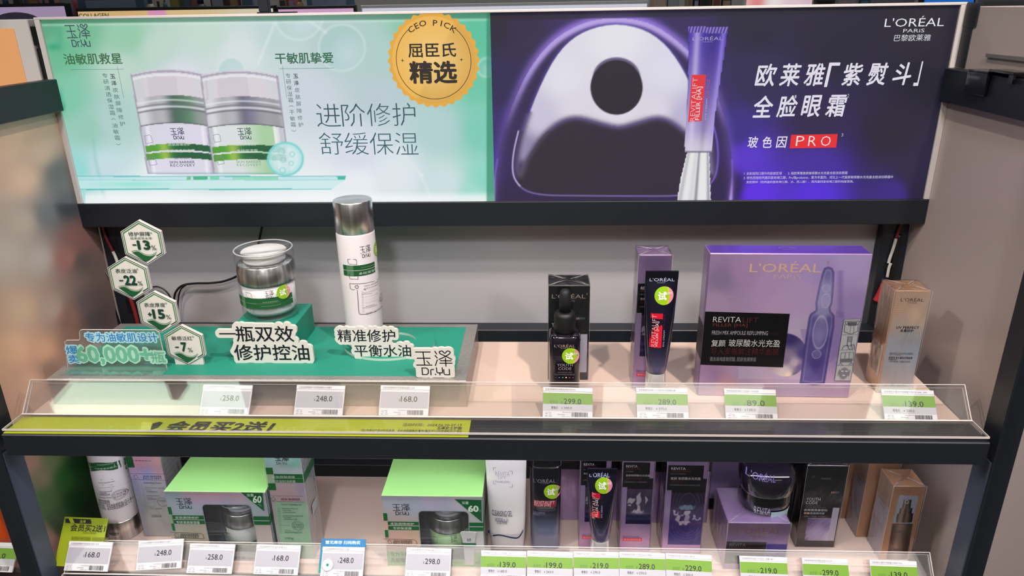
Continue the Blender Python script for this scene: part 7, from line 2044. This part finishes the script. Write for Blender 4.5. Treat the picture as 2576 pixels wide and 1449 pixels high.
rnd = random.Random(11)
ZG = float(fr_.location[2]) + 1.425
cols = ['#7a4a3c', '#b8a08c', '#4c6a8c', '#8c5a6a', '#c8b49c', '#3c3844', '#c86a78', '#6a8a5c', '#9aa0b8', '#d8c8b8', '#54303a', '#a88a5c']
# goods standing on top of the far unit, some boxes and some bottles
zg = ZG
def far_good(kind, label, p0, p1, yt, col, y=YF + .12, col2='#d8d0c8'):
    d = (y - CAM[1])
    x0 = float(onY(p0, 10, y)[0]); x1 = float(onY(p1, 10, y)[0]); zt = float(onY((p0 + p1) / 2, yt, y)[2])
    h = max(zt - zg, .03); w = x1 - x0
    t = thing(kind, label, kind.split('_')[-1], ((x0 + x1) / 2, y, zg))
    m = mat('far_' + col[1:], col, .45); m2 = mat('far_' + col2[1:], col2, .45)
    if 'bottle' in kind:
        r = w / 2
        link_mesh('bottle_body', MB().lathe([(0, 0), (r * .95, 0), (r, .004), (r, h * .7), (r * .6, h * .78), (0, h * .78)], m, seg=20), t)
        link_mesh('cap', MB().lathe([(0, h * .78), (r * .5, h * .78), (r * .5, h), (0, h)], m2, seg=16), t)
    else:
        link_mesh('carton_body', MB().box((-w / 2, 0, 0), (w / 2, .05, h), m, .001), t)
        link_mesh('printed_panel', MB().box((-w * .38, -.0008, h * .2), (w * .38, .0004, h * .85), m2), t)
    return t


NAMES = {'#7a4a3c': 'brown', '#b8a08c': 'tan', '#4c6a8c': 'blue', '#8c5a6a': 'dusty pink', '#c8b49c': 'cream', '#3c3844': 'dark', '#c86a78': 'rose', '#6a8a5c': 'green', '#9aa0b8': 'grey-blue', '#d8c8b8': 'ivory', '#54303a': 'maroon', '#a88a5c': 'ochre'}
spans = [(2, 28, 1), (34, 52, 0), (58, 64, 1), (70, 100, 0), (105, 116, 1), (122, 140, 0), (150, 186, 0), (196, 362, 2), (368, 388, 1), (394, 402, 0), (410, 420, 1), (428, 452, 0), (460, 482, 0), (490, 520, 1), (530, 566, 0), (578, 600, 0), (606, 640, 0), (702, 720, 0), (726, 740, 0), (746, 764, 1), (772, 884, 2)]
for i, (a, b, k) in enumerate(spans):
    c = '#4c6a8c' if k == 2 else cols[(i * 5) % len(cols)]
    where = 'over the lavender panel' if b < 170 else ('over the yellow panel' if b < 680 else 'over the pink panel')
    far_good('far_bottle' if k == 1 else 'far_carton', '%s %s on the far shelving, %s %s from the left' % (NAMES[c], 'bottle' if k == 1 else ('wide box' if k == 2 else 'box'), ('first second third fourth fifth sixth seventh eighth ninth tenth eleventh'.split())[sum(1 for s_ in spans[:i] if (s_[1] < 170) == (b < 170) and (s_[1] < 680) == (b < 680))], 'item ' + where), a, b, -14 - (i * 7) % 9, c, col2=cols[(i * 3 + 2) % len(cols)] if k != 2 else '#8c9cc0')
for i, (a, b) in enumerate(((906, 918), (924, 952), (958, 984))):
    t = thing('round_lamp', 'round white glowing bulb beyond the light box, number %s from the left' % ('one', 'two', 'three')[i], 'lamp', (float(onY((a + b) / 2, 3, YF + .05)[0]), YF + .05, zg))
    rr = float(onY(b, 3, YF + .05)[0] - onY(a, 3, YF + .05)[0]) / 2
    link_mesh('bulb', MB().lathe([(0, .004)] + [(rr * math.sin(math.pi * k / 10), .004 + rr * (1 - math.cos(math.pi * k / 10))) for k in range(1, 10)] + [(0, .004 + 2 * rr)], emis('far_bulb', '#fff8e8', 1.6), seg=20), t)
    link_mesh('bulb_base', MB().lathe([(0, 0), (rr * .4, 0), (rr * .4, .006), (0, .006)], WHITEP, seg=16), t)
for i, (a, b, yt, c, c2, lb_) in enumerate(((1640, 1678, -30, '#b8a08c', '#c8b4a4', 'beige column box beyond the right of the long white panel'), (1680, 1708, -26, '#9aa0b8', '#a8b0b4', 'pale grey-green box beside the beige column box'), (1728, 1742, -16, '#c8b49c', '#8c7c6c', 'cream box over the arch poster'), (1746, 1758, -12, '#3c3844', '#9aa0b8', 'dark slim box over the cream tube poster'), (1760, 1788, -14, '#54303a', '#14151a', 'maroon box over the cream tube poster'), (1792, 1814, -18, '#b8a08c', '#7a4a3c', 'tan box over the violet poster'), (1816, 1840, -12, '#3c3844', '#b8a08c', 'dark box over the violet poster, right of the tan one'))):
    far_good('far_carton', lb_, a, b, yt, c, col2=c2)
far_sign('white and pink lit panel beyond the top of the violet poster', 1872, 2046, -16, lambda A, B: idw(A, B * .4, [(0, .4, 250, 200, 196), (.15, .4, 240, 130, 130), (.4, .4, 255, 250, 250), (.7, .4, 246, 214, 226), (1, .4, 236, 200, 220)], 3), 0, .9, WHITEP)
far_good('far_carton', 'black box between the pink panel and the lilac box', 2052, 2098, -10, '#3c3844', col2='#14151a')
far_good('far_carton', 'lilac box right of the black box on the far shelving', 2100, 2160, -14, '#9aa0b8', col2='#c8b4c8')
far_good('far_carton', 'light blue box right of the lilac box on the far shelving', 2164, 2186, -10, '#4c6a8c', col2='#6aa0d0')
far_good('far_carton', 'wide lavender box over the right half of the violet poster', 2190, 2300, -14, '#9aa0b8', col2='#a8a0c0')
far_sign('bright blue lit panel beyond the top right corner of the light box', 2318, 2452, -10, flat(30, 110, 200), 0, .8)
far_good('far_carton', 'grey box at the top right corner beyond the blue panel', 2458, 2600, -8, '#9aa0b8', col2='#8c8a94')
